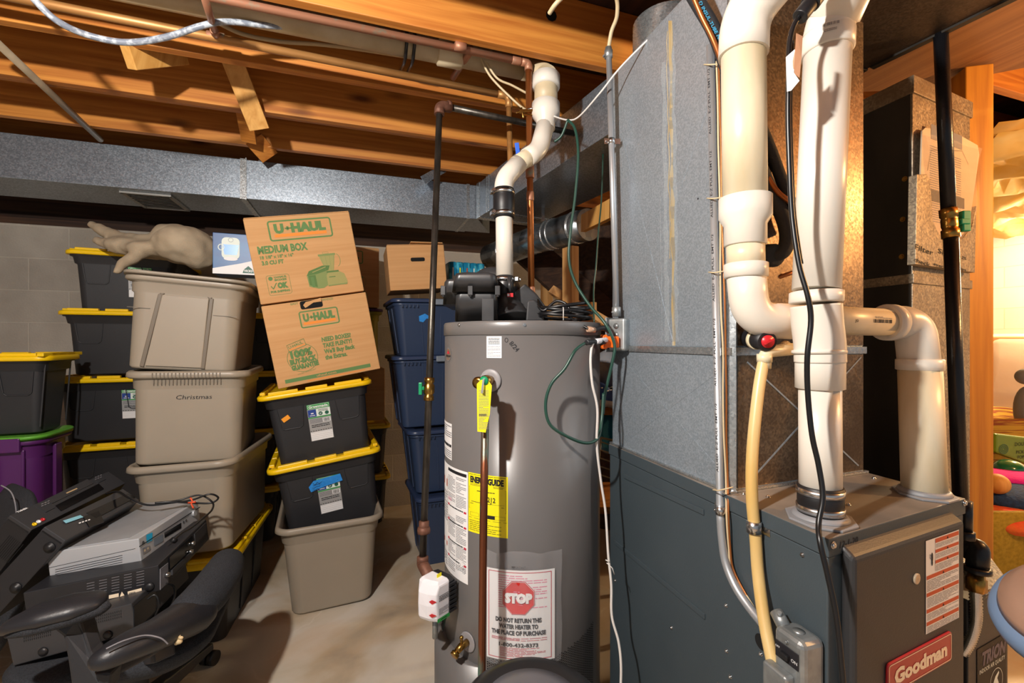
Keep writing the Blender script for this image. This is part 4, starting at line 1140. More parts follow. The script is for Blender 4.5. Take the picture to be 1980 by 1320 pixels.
mb = MB().tube([dv, dv + dn * .03, tip], [.011, .011, .009], 16).lathe([(.009, 0), (.0135, .002), (.0135, .012), (.010, .013)], tip - dn * .004, (dn + Vector((0, 0, -.5))), 18); mb.build('valve_body', M_BRASS, DV)
mb = MB().cyl(dv + dn * .028, dv + dn * .028 + Vector((0, 0, .024)), .0045, 10).ball(dv + dn * .028 + Vector((0, 0, .026)), .0065); mb.build('valve_stem', M_BRASS, DV)
# gas control: white faceted box with black ribbed back
gcp = P(838, 1165, 1.40)
GC = thing('gas_control', 'white gas control box with red marks beside the foot of the gas pipe', 'gas control', gcp - Vector((0, 0, .07)))
# local frame: front face looks left toward the eye
G = Plane(P(856, 1166, 1.375), Wd(.62, .78), Vector((0, 0, 1)))        # right face with label
fr = G.u; R = frameR(G.u, Vector((0, 0, 1)))
def gl(x, y, z): return G.O + (G.u * x + G.n * y + Vector((0, 0, z))) * .84
# footprint profile (x along label face, y outward) lofted in z
def loftpoly(mb, secs, m=None):
    n = len(secs[0][1]); k0 = len(mb.v)
    mb.add([gl(x, y, z) for z, pts in secs for x, y in pts], [], m)
    for i in range(len(secs) - 1):
        for k in range(n):
            l = (k + 1) % n; mb.f.append([k0 + i * n + k, k0 + i * n + l, k0 + (i + 1) * n + l, k0 + (i + 1) * n + k]); mb.fm.append(m); mb.sm.append(False)
    mb.f.append([k0 + k for k in range(n)][::-1]); mb.fm.append(m); mb.sm.append(False)
    mb.f.append([k0 + (len(secs) - 1) * n + k for k in range(n)]); mb.fm.append(m); mb.sm.append(False)
mb = MB()
fp = lambda a, b, c_: [(-.03, -.095), (.035, -.095), (.035, 0), (-.03 + a, 0), (-.045 + b, -.03), (-.055 + c_, -.07)]
loftpoly(mb, [(-.062, fp(.012, .01, .012)), (-.045, fp(.004, 0, .002)), (.0, fp(0, -.004, 0)), (.04, fp(.0, .0, .002)), (.068, fp(.012, .012, .018)), (.078, [(-.02, -.09), (.033, -.09), (.033, -.012), (-.01, -.012), (-.018, -.035), (-.025, -.07)])])
mb.build('cover', M_WHITEP, GC, bevel=.005)
mb = MB()
loftpoly(mb, [(-.055, [(.035, -.09), (.062, -.085), (.062, -.005), (.035, -.002)]), (.06, [(.035, -.09), (.066, -.085), (.066, -.005), (.035, -.002)]), (.08, [(.03, -.085), (.05, -.08), (.05, -.015), (.03, -.012)])])
for k in range(7): mb.box(gl(.05, .0, -.045 + k * .016), (.030, .010, .006), R)
mb.build('ribbed_back', M_RUBBER, GC, bevel=.002)
d = Deco(lambda x, y, h: gl(x, h, y), h0=.001)
d.rect(-.018, .03, .028, .032, M_INK); d.lines(-.018, .012, .028, .028, 3, M_INK); d.lines(-.018, -.036, .028, -.012, 6, M_GREYINK); d.rect(-.026, -.060, .034, -.046, M_GREENLAB); d.lines(-.01, -.056, .02, -.05, 1, M_INK, 1)
d.build('label_print', M_INK, GC)
mb = MB().box(gl(.015, -.035, .0772), (.018, .022, .002), R, M_YELLABEL); mb.build('yellow_sticker', M_YELLABEL, GC)
mb = MB()
for z_, hh in ((.018, .018), (-.030, .016)):
    mb.add([gl(-.042, -.010, z_ + hh / 2), gl(-.030, .002, z_), gl(-.040, -.012, z_ - hh / 2), gl(-.046, -.022, z_)], [(0, 1, 2, 3)], M_REDP)
mb.build_each('red_mark', M_REDP, GC)
mb = MB().tube([gl(.0, -.04, -.06), gl(.0, -.04, -.14)], .0085, 14).tube([gl(.025, -.05, -.06), gl(.025, -.05, -.10)], .012, 6)
mb.build('gas_tube', M_ZINC, GC)
mb = MB()
for i, o_ in enumerate((0, .012, -.01)):
    mb.tube(spline([gl(.06, -.03, -.02 + o_), gl(.085, -.04 + o_, -.05), gl(.075, -.05, -.085), gl(.05 + o_, -.05, -.10), gl(.055, -.06, -.15)], 6), .003, 8, [M_CABLEBLK, M_CABLEGRN, M_CABLEBLK][i])
mb.build_each('control_wire', M_CABLEBLK, GC)
# clear bag with the stop sheet
SB = thing('document_bag', 'clear plastic bag holding a STOP warning sheet, taped low on the water heater', 'bag', hpt(*huv(1010, 1278)))
def bag(s, z, h): return hpt(s, z, h)
xa = huv(944, 1150)[0]; xb = huv(1082, 1150)[0]; zt_ = huv(1010, 1066)[1]; zb_ = huv(1010, 1278)[1]
d = Deco(hpt, h0=.006, step=.0006)
sx0 = huv(943, 1180)[0]; sx1 = huv(1071, 1180)[0]; sz1 = huv(1010, 1101)[1]; sz0 = zb_ + .003
sw = sx1 - sx0; sh = sz1 - sz0
d.rect(sx0, sz0, sx1, sz1, M_PAPER, 0, 12)
def Fr(x0, y0, x1, y1, w, m, l):
    d.rect(x0, y0, x1, y0 + w, m, l, 10); d.rect(x0, y1 - w, x1, y1, m, l, 10); d.rect(x0, y0, x0 + w, y1, m, l); d.rect(x1 - w, y0, x1, y1, m, l)
Fr(sx0 + .006, sz0 + .006, sx1 - .010, sz1 - .006, .002, M_REDINK, 1)
cx = sx0 + sw * .47
for a, b, n_ in ((.012, .10, 9), (.10, .155, 5), (.175, .30, 10)):
    pass
d.lines(sx0 + sw * .18, sz1 - sh * .42, sx1 - sw * .12, sz1 - sh * .05, 15, M_PINKINK, 1, just=.5, thick=.4)
oc = cx; oz = sz1 - sh * .30; r_ = sh * .205
d.disc(oc, oz, r_ * .95, r_, M_PAPER, 2, 8, math.pi / 8); d.disc(oc, oz, r_ * .92, r_ * .97, M_REDINK, 3, 8, math.pi / 8); d.disc(oc, oz, r_ * .89, r_ * .93, M_PAPER, 4, 8, math.pi / 8); d.disc(oc, oz, r_ * .87, r_ * .91, M_STOPRED, 5, 8, math.pi / 8)
d.text('STOP', oc, oz - .012, .026, M_PAPER, w=r_ * 1.45, align='C', bold=.08, l=7)
d.text('- IMPORTANT -', oc, sz1 + .006, .007, M_INK, w=.05, align='C', l=3)
yy = sz1 - sh * .57
for t_, ww in (('DO NOT RETURN THIS', .66), ('WATER HEATER TO', .56), ('THE PLACE OF PURCHASE', .78)):
    d.text(t_, oc, yy, .0125, M_INK, w=sw * ww, align='C', bold=.05, l=3); yy -= .0185
d.lines(sx0 + sw * .08, yy + .001, sx1 - sw * .12, yy + .010, 3, M_REDINK, 2, just=.6, thick=.4)
d.text('1-800-432-8373', oc, yy - .016, .011, M_INK, w=sw * .56, align='C', bold=.03, l=3)
d.lines(sx0 + sw * .2, sz0 + .012, sx1 - sw * .14, yy - .019, 8, M_REDINK, 1, just=.5, thick=.4)
d.build('stop_sheet', M_PAPER, SB)
mb = MB(); nx, nz = 14, 10; vs = []
for j in range(nz + 1):
    for i in range(nx + 1):
        s = xa + (xb - xa) * i / nx; z_ = zb_ - .004 + (zt_ - zb_ + .006) * j / nz
        vs.append(hpt(s, z_ - .004 * math.sin(i * .7), .012 + .003 * math.sin(i * 1.7 + j) + .004 * (j / nz) * math.sin(i * .9)))
mb.add(vs, [(j * (nx + 1) + i, j * (nx + 1) + i + 1, (j + 1) * (nx + 1) + i + 1, (j + 1) * (nx + 1) + i) for j in range(nz) for i in range(nx)], None, True)
mb.build('clear_film', M_TRANS, SB)

# black power cord coiled on the heater top
mb = MB(); c0 = Wd(.175, 1.50, HT + .025)
pts = []
for k in range(64):
    w = k / 64 * 2 * math.pi * 4; t = k / 64
    pts.append(c0 + Wd(.088 * math.cos(w) * (1 - .15 * t), .05 * math.sin(w), -.006 + .016 * math.sin(w * .5 + 1) + .034 * t))
mb.tube(spline(pts, 3), .0056, 8)
mb.tube(spline([P(1040, 578, 1.62), P(1040, 590, 1.5), P(1052, 600, 1.47), P(1075, 582, 1.47), P(1095, 588, 1.46), P(1103, 604, 1.45)], 6), .0046, 8)
cc_ = thing('coiled_cord', 'black power cord coiled and tied on top of the water heater', 'cord', c0 - Vector((0, 0, .02)))
mb.build('cord_loops', M_CABLEBLK, cc_)
MB().tube([c0 + Wd(-.012, -.056, a) for a in (-.02, .0, .02)] + [c0 + Wd(-.014, -.03, .025), c0 + Wd(-.012, -.056, .02)], .0016, 6).build('twist_tie', M_CABLEWHT, cc_)
# ================================================================ FURNACE, PLENUM AND WHAT STANDS ON THEM
FZ = .95
def Z(v, z): return Vector((v.x, v.y, z))
FA = PZ(1601, 1040, FZ); FB = PZ(1863, 963, FZ); FC = PZ(1179, 858, FZ); FD = FB + (FC - FA)
ab = (FB - FA).normalized(); ac = (FC - FA).normalized()
FU = thing('furnace', 'dark slate furnace cabinet at the lower right with a red nameplate on its door', 'furnace', Z(FA, 0))
mb = MB().box8([Z(FA, .0), Z(FB, .0), Z(FD, .0), Z(FC, .0), Z(FA, FZ - .035), Z(FB, FZ - .035), Z(FD, FZ - .035), Z(FC, FZ - .035)]); mb.build('cabinet', M_FURN, FU, bevel=.003)
e = .003
def grow(p, q, r_, s_, k):
    return [p - ab * k - ac * k, q + ab * k - ac * k, r_ + ab * k + ac * k, s_ - ab * k + ac * k]
g = grow(FA, FB, FD, FC, e)
mb = MB().box8([Z(p, FZ - .034) for p in g] + [Z(p, FZ) for p in g]); mb.fm = [M_FURN, M_FURNTOP] + [M_FURN] * 4; mb.build('top_panel', M_FURNTOP, FU, bevel=.002)
SP = Plane(Z(FC, FZ), -ac, Vector((0, 0, 1)))           # long side facing the heater
FP = Plane(Z(FA, FZ), ab, Vector((0, 0, 1)))            # front with the door
# side skirt, embossed lines, screws
mb = MB()
sL = (FA - FC).length
for (a, b) in (((1208, 920), (1362, 990)), ((1190, 1048), (1364, 1192))):
    ua = SP.uv(*a); ub = SP.uv(*b)
    mb.bar(SP.at(*ua, .000), SP.at(*ub, .000), .014, .007, up=SP.n)
mb.build_each('embossed_rib', M_FURN, FU, bevel=.0012)
mb = MB()
for q in ((1190, 1122), (1299, 1213), (1405, 1170), (1406, 1258), (1472, 1264), (1413, 1308), (1384, 985), (1552, 1072), (1390, 1322)):
    screw(mb, SP.px(*q), SP.n, .0032)
for q in ((1607, 1052), (1861, 971)): screw(mb, FP.px(*q, .003), FP.n, .005)
for q in ((1438, 955), (1485, 961), (1553, 994), (1640, 976), (1690, 925), (1832, 950)): screw(mb, PZ(*q, FZ), Vector((0, 0, 1)), .004)
mb.build_each('screw', M_STEEL, FU)
d = SP.deco(); d.disc(*SP.uv(1472, 1241), .016, .016, M_HOLE); d.build('grommet_hole', M_HOLE, FU)
# door with sloped top
dp = FP.off(.024)
t0 = dp.uv(1655, 1073); t1 = dp.uv(1862, 1016)
x0 = dp.uv(1652, 1080)[0]; x1 = dp.uv(1866, 1020)[0]
dx0 = t0[0]; zt0 = (t0[1] + t1[1]) / 2
mb = MB(); zb = -FZ + .03; ztop = -.017
prof = [(.0, ztop), (.024, zt0), (.024, zb), (0, zb)]
mb.prism([FP.at(x0 + (.0), b, a) for a, b in prof], FP.u * (x1 - x0)); mb.build('door', M_FURNDOOR, FU, bevel=.008, bseg=3)
mb = MB(); mb.box8([FP.at(a, b, h) for a, b, h in ((0, zb, 0), (x1 + .004, zb, 0), (x1 + .004, zb, -.01), (0, zb, -.01), (0, -.035, 0), (x1 + .004, -.035, 0), (x1 + .004, -.035, -.01), (0, -.035, -.01))])
# warning label and nameplate, sight glass
DP = FP.off(.0243)
d = DP.deco(h0=.0006); a = DP.uv(1787, 1043); b = DP.uv(1855, 1195); c = DP.uv(1792, 1222); e_ = DP.uv(1852, 1027)
lx0 = (a[0] + c[0]) / 2; lx1 = (b[0] + e_[0]) / 2; ly1 = (a[1] + e_[1]) / 2; ly0 = (b[1] + c[1]) / 2; lw = lx1 - lx0; lh = ly1 - ly0
d.rect(lx0, ly0, lx1, ly1, M_PAPER, 0)
sp_ = lx0 + lw * .27
rows = [(.0, .045, 1), (.12, .035, 1), (.235, .035, 1), (.37, .04, 0), (.555, .04, 0), (.73, .04, 0), (.865, .04, 0)]
for i, (t, h_, s_) in enumerate(rows):
    xa_ = sp_ if s_ else lx0 + .002
    d.rect(xa_, ly1 - lh * (t + h_) - .002, lx1 - .002, ly1 - lh * t - .002, M_ORGINK, 1)
    d.poly([(xa_ + (lx1 - xa_) * .5 - .003, ly1 - lh * (t + h_ * .9) - .002), (xa_ + (lx1 - xa_) * .5 + .003, ly1 - lh * (t + h_ * .9) - .002), (xa_ + (lx1 - xa_) * .5, ly1 - lh * (t + h_ * .2) - .002)], M_INK, 2)
    nt_ = rows[i + 1][0] if i + 1 < len(rows) else 1.0
    d.lines(xa_ + .002, ly1 - lh * nt_ + .001, lx1 - .004, ly1 - lh * (t + h_) - .004, max(2, int((nt_ - t) * 42)), M_GREYINK, 1, thick=.35)
d.rect(sp_ - .0008, ly1 - lh * .36, sp_, ly1 - .002, M_GREYINK, 1)
hx, hy = lx0 + lw * .17, ly1 - lh * .20
d.disc(hx, hy, .0035, .010, M_INK, 2); d.disc(hx, hy - .011, .0028, .005, M_INK, 2); d.stroke([(hx - .010, hy + .008), (hx - .006, hy + .006), (hx - .009, hy + .002), (hx - .006, hy - .002)], .0012, M_INK, 2)
d.build('warning_label', M_PAPER, FU, label='white label with orange warning bars')
gx, gy = DP.uv(1771, 1118)
mb = MB().lathe([(.0105, 0), (.0105, .003), (.008, .0035), (.0, .002)], DP.at(gx, gy), DP.n, 30); mb.build('sight_glass', mat('sight_glass', '#b9a78f', .12, .2), FU)
a = DP.uv(1712, 1275); b = DP.uv(1836, 1228); nx0, nx1 = a[0], b[0]; ny1 = (a[1] + b[1]) / 2 + .002; ny0 = DP.uv(1836, 1272)[1] - .001
nh = ny1 - ny0; 
def rr(x0, y0, x1, y1, r):
    o = []
    for cx, cy, an in ((x1 - r, y1 - r, 0), (x0 + r, y1 - r, 90), (x0 + r, y0 + r, 180), (x1 - r, y0 + r, 270)):
        for k in range(6): t = math.radians(an + 18 * k); o.append((cx + r * math.cos(t), cy + r * math.sin(t)))
    return o
mb = MB().prism([DP.at(x, y) for x, y in rr(nx0, ny0, nx1, ny1, .008)], DP.n * .004); npl = mb.build('nameplate', M_BADGER, FU, bevel=.001)
d = DP.deco(h0=.0046); d.rrect(nx0 + .003, ny0 + .003, nx1 - .003, ny1 - .003, .006, .0016, M_CREAM)
d.text('Goodman', (nx0 + nx1) / 2, ny0 + nh * .29, nh * .46, M_CREAM, w=(nx1 - nx0) * .82, align='C', bold=.05)
d.build('nameplate_lettering', M_CREAM, npl)
d = FP.deco(h0=.0036); d.text('12-1-20', *FP.uv(1620, 1058), .012, M_INK, w=.055, bold=.01, slant=.2); d.build('marker_writing', M_INK, FU)

# ---------------- plenum with coil case
PE = PZ(1413, 950, FZ + .003); 
pB = PZ(1670, 911, FZ + .003)
pu = (pB - PE).normalized(); pw = (pB - PE).length
pC = Z(FC, 0) + ab * .01 + ac * .0; 
def plq(z, k=0.0): 
    a, b = PE - pu * k - ac * k, pB + pu * k - ac * k
    cc, dd = pB + (Z(pC, 0) - Z(PE, 0)) + pu * k + ac * k, pC - pu * k + ac * k
    return [Z(a, z), Z(b, z), Z(cc, z), Z(dd, z)]
PL = thing('plenum', 'tall galvanised plenum standing on the furnace, its sheet streaked with sealant', 'duct', Z(PE, FZ))
MB().box8(plq(FZ + .001) + plq(1.27)).build('coil_case', M_GALVP, PL, bevel=.004)
MB().box8(plq(1.268, .005) + plq(1.286, .005)).build('joint_flange', M_GALVB, PL)
MB().box8(plq(1.285) + plq(2.215)).build('upper_plenum', M_GALVP, PL, bevel=.004)
mb = MB().box8(plq(FZ + .001, .008) + plq(FZ + .006, .008)); mb.build('base_flange', M_GALVB, PL)
PS = Plane(Z(pC, FZ), -(Z(pC, 0) - Z(PE, 0)), Vector((0, 0, 1)))     # side facing the heater
PF = Plane(Z(PE, FZ), pu, Vector((0, 0, 1)))                          # face toward the right
mb = MB(); kk = .0015
a_, b_ = Z(PE, 0) - ac * kk + pu * .02, Z(pB, 0) - ac * kk - pu * .004
for z0_, z1_ in ((FZ + .008, 1.266), (1.290, 2.21)): mb.box8([Z(a_, z0_), Z(b_, z0_), Z(b_ + ac * .001, z0_), Z(a_ + ac * .001, z0_), Z(a_, z1_), Z(b_, z1_), Z(b_ + ac * .001, z1_), Z(a_ + ac * .001, z1_)])
mb.build_each('front_shade_sheet', M_GALVF, PL)  # thin overlay that paints the front face's brown shade over the galvanised sheet
# cross-break creases (shallow raised folds)
mb = MB()
def crease(pl, a, b, w=.004): mb.bar(pl.px(*a, -.0012), pl.px(*b, -.0012), w, .0035, up=pl.n)
crease(PS, (1200, 690), (1385, 900)); crease(PS, (1392, 715), (1200, 860)); crease(PS, (1196, 240), (1300, 660)); crease(PS, (1370, 200), (1290, 440))
PFo = PF.off(.002); crease(PFo, (1445, 700), (1660, 900)); crease(PFo, (1665, 690), (1450, 930))
mb.build('cross_break', M_GALVP, PL)
# sealant streaks
M_PALE = mat('pale_residue', '#bcc3c6', .6, alpha=.22)
M_SEAL = mat('sealant_residue', '#cfc6ae', .7, c2='#b79a5c', scale=(30, 30, 6), alpha=.65)
mb = PS.deco(h0=.0006)
rnd = random.Random(5)
def streak(pl, x, y0, y1, w, m, wob=2.0):
    pts = []; n_ = int((y1 - y0) / 24) + 2
    for k in range(n_):
        y = y0 + (y1 - y0) * k / (n_ - 1); pts.append((x + rnd.uniform(-wob, wob) + (y - y0) * .012, y, w * rnd.uniform(.5, 1.3)))
    for k in range(n_ - 1):
        a, b = pts[k], pts[k + 1]
        mb.poly([pl.uv(a[0] - a[2] / 2, a[1]), pl.uv(b[0] - b[2] / 2, b[1]), pl.uv(b[0] + b[2] / 2, b[1]), pl.uv(a[0] + a[2] / 2, a[1])], m)
streak(PS, 1296, 40, 668, 6.5, M_SEAL, 1.2); streak(PS, 1300, 90, 660, 11, M_PALE, 1.5); streak(PS, 1284, 120, 660, 8, M_PALE, 1.5); streak(PS, 1290, 60, 500, 1.4, M_SEAL); streak(PS, 1303, 80, 640, 1.6, M_PALE)
streak(PS, 1277, 380, 660, 1.3, M_PALE, 1); 
mb.build('sealant_streak', M_SEAL, PL)
d = PS.deco(h0=.0008); 
d.disc(*PS.uv(1350, 384), .0025, .0025, M_INK, n=8); d.build('sheet_screw', M_INK, PL)
# angle strips at the corner (dark gap with bright edges)
mb = MB()
mb.box8([Z(PE - ac * .0 - pu * .004, FZ + .006), Z(PE + pu * .004 - ac * .012, FZ + .006), Z(PE + pu * .012, FZ + .006), Z(PE + ac * .012, FZ + .006)] + [Z(PE - pu * .004, 2.2), Z(PE + pu * .004 - ac * .012, 2.2), Z(PE + pu * .012, 2.2), Z(PE + ac * .012, 2.2)])
mb.build('corner_trim', M_GALVB, PL)
# flexible duct collar at the very top
fd = PZ(1300, 25, 2.23)
mb = MB(); prof = []
for k in range(24): prof.append((.10 + .006 * (k % 2), k * .006))
mb.lathe(prof, Z(fd + ac * .18 + ab * .12, 2.216), seg=36); one('flexible_duct', mb, M_GALVB, 'ribbed flexible duct rising from the top of the plenum', 'duct')

# ---------------- overhead trunk duct at the right
tz = 2.15
T0 = Z(PZ(1480, 100, tz), 0); T1 = Z(PZ(1672, 136, tz), 0); T2 = Z(PZ(1950, 0, tz), 0); T3 = Z(PZ(1535, -10, tz), 0)
e1 = (T2 - T1).normalized(); e0 = e1
L_ = 1.15
mb = MB().box8([Z(p, tz) for p in (T0, T1, T1 + e1 * L_, T0 + e0 * L_)] + [Z(p, tz + .17) for p in (T0, T1, T1 + e1 * L_, T0 + e0 * L_)])
TK = thing('trunk_duct', 'wide dark sheet metal trunk duct passing overhead at the top right', 'duct', Z(T0, tz))
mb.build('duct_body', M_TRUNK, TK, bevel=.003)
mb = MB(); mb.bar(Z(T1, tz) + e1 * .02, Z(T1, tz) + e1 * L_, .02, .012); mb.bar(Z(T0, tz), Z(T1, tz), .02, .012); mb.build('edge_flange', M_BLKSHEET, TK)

# ---------------- return drop
RF = PZ(1765, 134, 2.15); RF = Z(RF, 0); RRt = Z(PZ(1876, 187, 2.15), 0); RBk = RF + ac * .62
RD = thing('return_duct', 'tall rectangular return duct right of the furnace, one side dark, the other warm-lit', 'duct', RF)
mb = MB(); rr_ = RRt - RF
q = [RF, RRt, RRt + ac * .62, RF + ac * .62]
mb.box8([Z(p, .01) for p in q] + [Z(p, 2.13) for p in q]); mb.build('duct_body', M_GALVW, RD, bevel=.003)
LP = Plane(RF, -ac, Vector((0, 0, 1))); RP = Plane(RF, rr_, Vector((0, 0, 1)))
mb = MB(); mb.box8([LP.at(a, b, h) for a, b, h in ((-.62, .62, .0), (-.004, .62, .0), (-.004, .62, .003), (-.62, .62, .003), (-.62, 2.13, .0), (-.004, 2.13, .0), (-.004, 2.13, .003), (-.62, 2.13, .003))])  # thin darker sheet over one side of the duct
mb.build('dark_side_panel', M_BLKSHEET, RD, label='dark side panel')
u1 = RRt - RF; k = .006
def band(z0, z1, kk):
    qq = [RF - u1.normalized() * kk - ac * kk, RRt + u1.normalized() * kk - ac * kk, RRt + u1.normalized() * kk + ac * .62, RF - u1.normalized() * kk + ac * .62]
    return [Z(p, z0) for p in qq] + [Z(p, z1) for p in qq]
zs = RP.uv(1790, 532)[1]
MB().box8(band(2.075, 2.13, .006)).build('top_flange', M_GALVW, RD, bevel=.002)
MB().box8(band(zs - .03, zs + .0, .005)).build('band', M_GALVW, RD, bevel=.002)
mb = MB()
for q in ((1751, 346), (1747, 424), (1745, 496)): screw(mb, LP.px(*q, .003), LP.n, .006)
mb.build_each('screw', M_BRASS, RD)
# paper pouch and metal pocket
pk = RP.off(.012)
PO = thing('manual_pouch', 'installation papers in a clear pouch tucked in a metal pocket on the return duct', 'papers', pk.px(1830, 470))
pts = [(1776, 340), (1779, 250 + 4), (1785, 248), (1850, 262), (1886, 282), (1889, 300), (1872, 420), (1866, 470), (1810, 462), (1790, 440)]
mb = MB().prism([pk.px(*p, .006) for p in pts], -pk.n * .004); mb.build('paper_sheet', mat('warm_paper', '#cbb69c', .7, c2='#bfa88c', scale=(3, 3, 20)), PO)
d = pk.off(.0062).deco(); D2 = pk.off(.0062)
def qd(a, b, m, l=None): d.rect(*D2.uv(*a), *D2.uv(*b), m, l)
qd((1800, 268), (1860, 263), M_GREYINK); qd((1838, 280), (1856, 274), M_GREYINK, 1)
x0_, y0_ = D2.uv(1798, 440); x1_, y1_ = D2.uv(1858, 300)
d.lines(x0_, y0_ + .02, x0_ + (x1_ - x0_) * .5, y1_, 34, M_GREYINK, thick=.35); d.lines(x0_ + (x1_ - x0_) * .56, y0_ + .03, x1_, y1_ - .01, 30, M_GREYINK, thick=.35)
d.stroke([D2.uv(1793, 330), D2.uv(1800, 290), D2.uv(1860, 292), D2.uv(1872, 318)], .0014, M_INK, 1); d.rect(*D2.uv(1792, 386), *D2.uv(1864, 384), M_INK, 1)
d.build('paper_print', M_GREYINK, PO)
mb = MB(); a = [pk.px(*p, .012) for p in ((1780, 262), (1888, 290), (1870, 470), (1792, 450))]
n_ = 8; vs = []
for i in range(n_ + 1):
    for j in range(n_ + 1):
        s, t = i / n_, j / n_; p = (a[0] * (1 - s) + a[1] * s) * (1 - t) + (a[3] * (1 - s) + a[2] * s) * t
        vs.append(p + pk.n * .006 * math.sin(i * 1.9 + j) )
mb.add(vs, [(i * (n_ + 1) + j, i * (n_ + 1) + j + 1, (i + 1) * (n_ + 1) + j + 1, (i + 1) * (n_ + 1) + j) for i in range(n_) for j in range(n_)], None, True); mb.build('clear_sleeve', M_TRANS2, PO)
MPK = thing('metal_pocket', 'cut sheet metal pocket with handwriting, holding the papers on the return duct', 'pocket', RP.px(1810, 525))
pts = [(1761, 340), (1780, 340), (1786, 352), (1790, 400), (1792, 430), (1804, 455), (1826, 468), (1850, 462), (1868, 440), (1876, 400), (1873, 528), (1758, 512)]
mb = MB().prism([pk.px(*p, .016) for p in pts], -pk.n * .022); mb.build('pocket_sheet', M_GALVW, MPK, bevel=.0015)
d = pk.off(.0165).deco(); D3 = pk.off(.0165)
for s_, xa_, ya_, xb_, hh_ in (('Filter', 1768, 481, 1804, .017), ('Si', 1813, 488, 1824, .015), ('5x25', 1849, 496, 1868, .010), ('check', 1766, 505, 1798, .013), ('every', 1805, 512, 1828, .010), ('days', 1849, 519, 1868, .012)):
    a = D3.uv(xa_, ya_); b = D3.uv(xb_, ya_); d.text(s_, a[0], a[1], hh_, M_INK, w=b[0] - a[0], rot=-.10, slant=.12, bold=.01)
d.build('handwriting', M_INK, MPK)

# ---------------- air cleaner cabinet at lower right with sloped boot
CP = P(1945, 1200, 1.17); cz = P(1948, 1116, 1.19).z
cu = ab; o = Z(CP, 0)
AC = thing('air_cleaner', 'dark filter cabinet with a black printed panel at the lower right corner behind the furnace', 'air cleaner', o)
w_ = .20
q = [o - cu * w_, o + cu * .012, o + cu * .012 + ac * .20, o - cu * w_ + ac * .20]
MB().box8([Z(p, .0) for p in q] + [Z(p, cz - .001) for p in q]).build('cabinet', M_FURNDOOR, AC, bevel=.003)
mb = MB()
top1 = P(1868, 1012, 1.34)
a0 = Z(o - cu * .12, cz); a1 = Z(o + cu * .012, cz); 
bk0 = Z(o - cu * .30 + ac * .35, top1.z + .03); bk1 = top1
mb.prism([a0, a1, bk1, Z(bk1 - cu * .16, bk1.z)], (0, 0, -.02))
mb.build('sloped_boot', M_GALVB, AC, bevel=.002)
AP = Plane(Z(o, 0), cu, Vector((0, 0, 1)))
d = AP.deco(h0=.0015); a = AP.uv(1944, 1222); x0_ = a[0] - .155; x1_ = a[0]; y1_ = a[1]
d.rect(x0_, y1_ - .16, x1_, y1_, mat('black_gloss_label', '#08080c', .5, spec=.3), 0)
M_DKBLUE = mat('dark_blue_ink', '#1a1c52', .3)
d.text('TRION', x1_ - .008, y1_ - .046, .032, M_DKBLUE, w=.128, align='R', bold=.05, slant=.2, l=1)
d.text('INDOOR AIR QUALITY', x1_ - .008, y1_ - .064, .011, M_GREENWHITE, w=.136, align='R', l=1)
cx_, cy_ = x1_ - .055, y1_ - .108; d.circ(cx_, cy_, .034, .034, .0015, M_GREENWHITE, 1)
d.poly([(cx_ - .016, cy_ - .024), (cx_ - .018, cy_), (cx_ - .006, cy_ + .015), (cx_ + .012, cy_ + .024), (cx_ + .014, cy_ + .018), (cx_ + .004, cy_ + .008), (cx_ + .012, cy_ - .006), (cx_ + .004, cy_ - .024)], M_GREENWHITE, 1)
d.build('label_panel', M_INK, AC, label='black glossy label with pale round emblem')
mb = MB().tube([Z(o + cu * .0, cz) - AP.n * 0 + AP.n * .004, Z(o - cu * .13, cz) + AP.n * .004], .003, 8); mb.build('edge_strip', M_GALVB, AC)

# ---------------- PVC intake and exhaust
pv = thing('intake_pipe', 'white plastic pipe nearest the plenum, elbowing right and down onto the furnace', 'pipe', P(1790, 955, 1.044))
dI = 1.0
p0 = P(1438, 80, dI); p1 = P(1441, 590, dI); hz = P(1500, 617, 1.02); p2 = P(1700, 622, 1.10); p3 = P(1782, 640, 1.115)
MB().tube([P(1437, 95, dI), P(1440, 392, dI)], .0450, 36).build('upper_pipe', M_PVCO, pv)
MB().tube(fillet([P(1437, 108, dI), P(1440, 30, dI), P(1512, -60, .93), P(1560, -110, .90)], .11, 10), .0505, 36).build('elbow', M_PVC, pv)
ax = (p1 - p0).normalized()
MB().lathe([(.0400, .0), (.0430, .002), (.0430, .045), (.0535, .062), (.0535, .105), (.047, .107)], P(1441, 475, dI), -ax, 40).build('reducer', M_PVC, pv)
MB().tube([P(1441, 470, dI), P(1442, 515, dI)], .0385, 36).build('short_pipe', M_PVCO, pv)
el = fillet([P(1442, 520, dI), P(1450, 618, 1.0), P(1545, 622, 1.02)], .10, 12)
MB().tube(el, .0395, 36).lathe([(.040, 0), (.0445, .002), (.0445, .03), (.040, .032)], P(1442, 537, dI), Vector((0, 0, 1)), 36).build('elbow', M_PVC, pv)
hA, hB = P(1530, 616, 1.02), P(1735, 624, 1.11)
MB().tube([hA, hB], .0330, 36).build('cross_pipe', M_PVCO, pv)
dwn = P(1776, 720, 1.10); base_ = PZ(1787, 955, FZ)
MB().tube(fillet([P(1712, 623, 1.10), P(1768, 624, 1.115), P(1778, 712, 1.09)], .08, 12), [.041] * 14 + [.041], 36).build('elbow', M_PVC, pv) if False else MB().tube(fillet([P(1712, 623, 1.10), P(1768, 624, 1.115), P(1778, 712, 1.09)], .08, 12), .0405, 36).lathe([(.040, 0), (.0455, .002), (.0455, .026), (.040, .028)], P(1778, 716, 1.09), Vector((0, 0, 1)), 36).lathe([(.040, 0), (.044, .002), (.044, .022), (.040, .024)], P(1712, 623, 1.10), hB - hA, 36).build('elbow', M_PVC, pv)
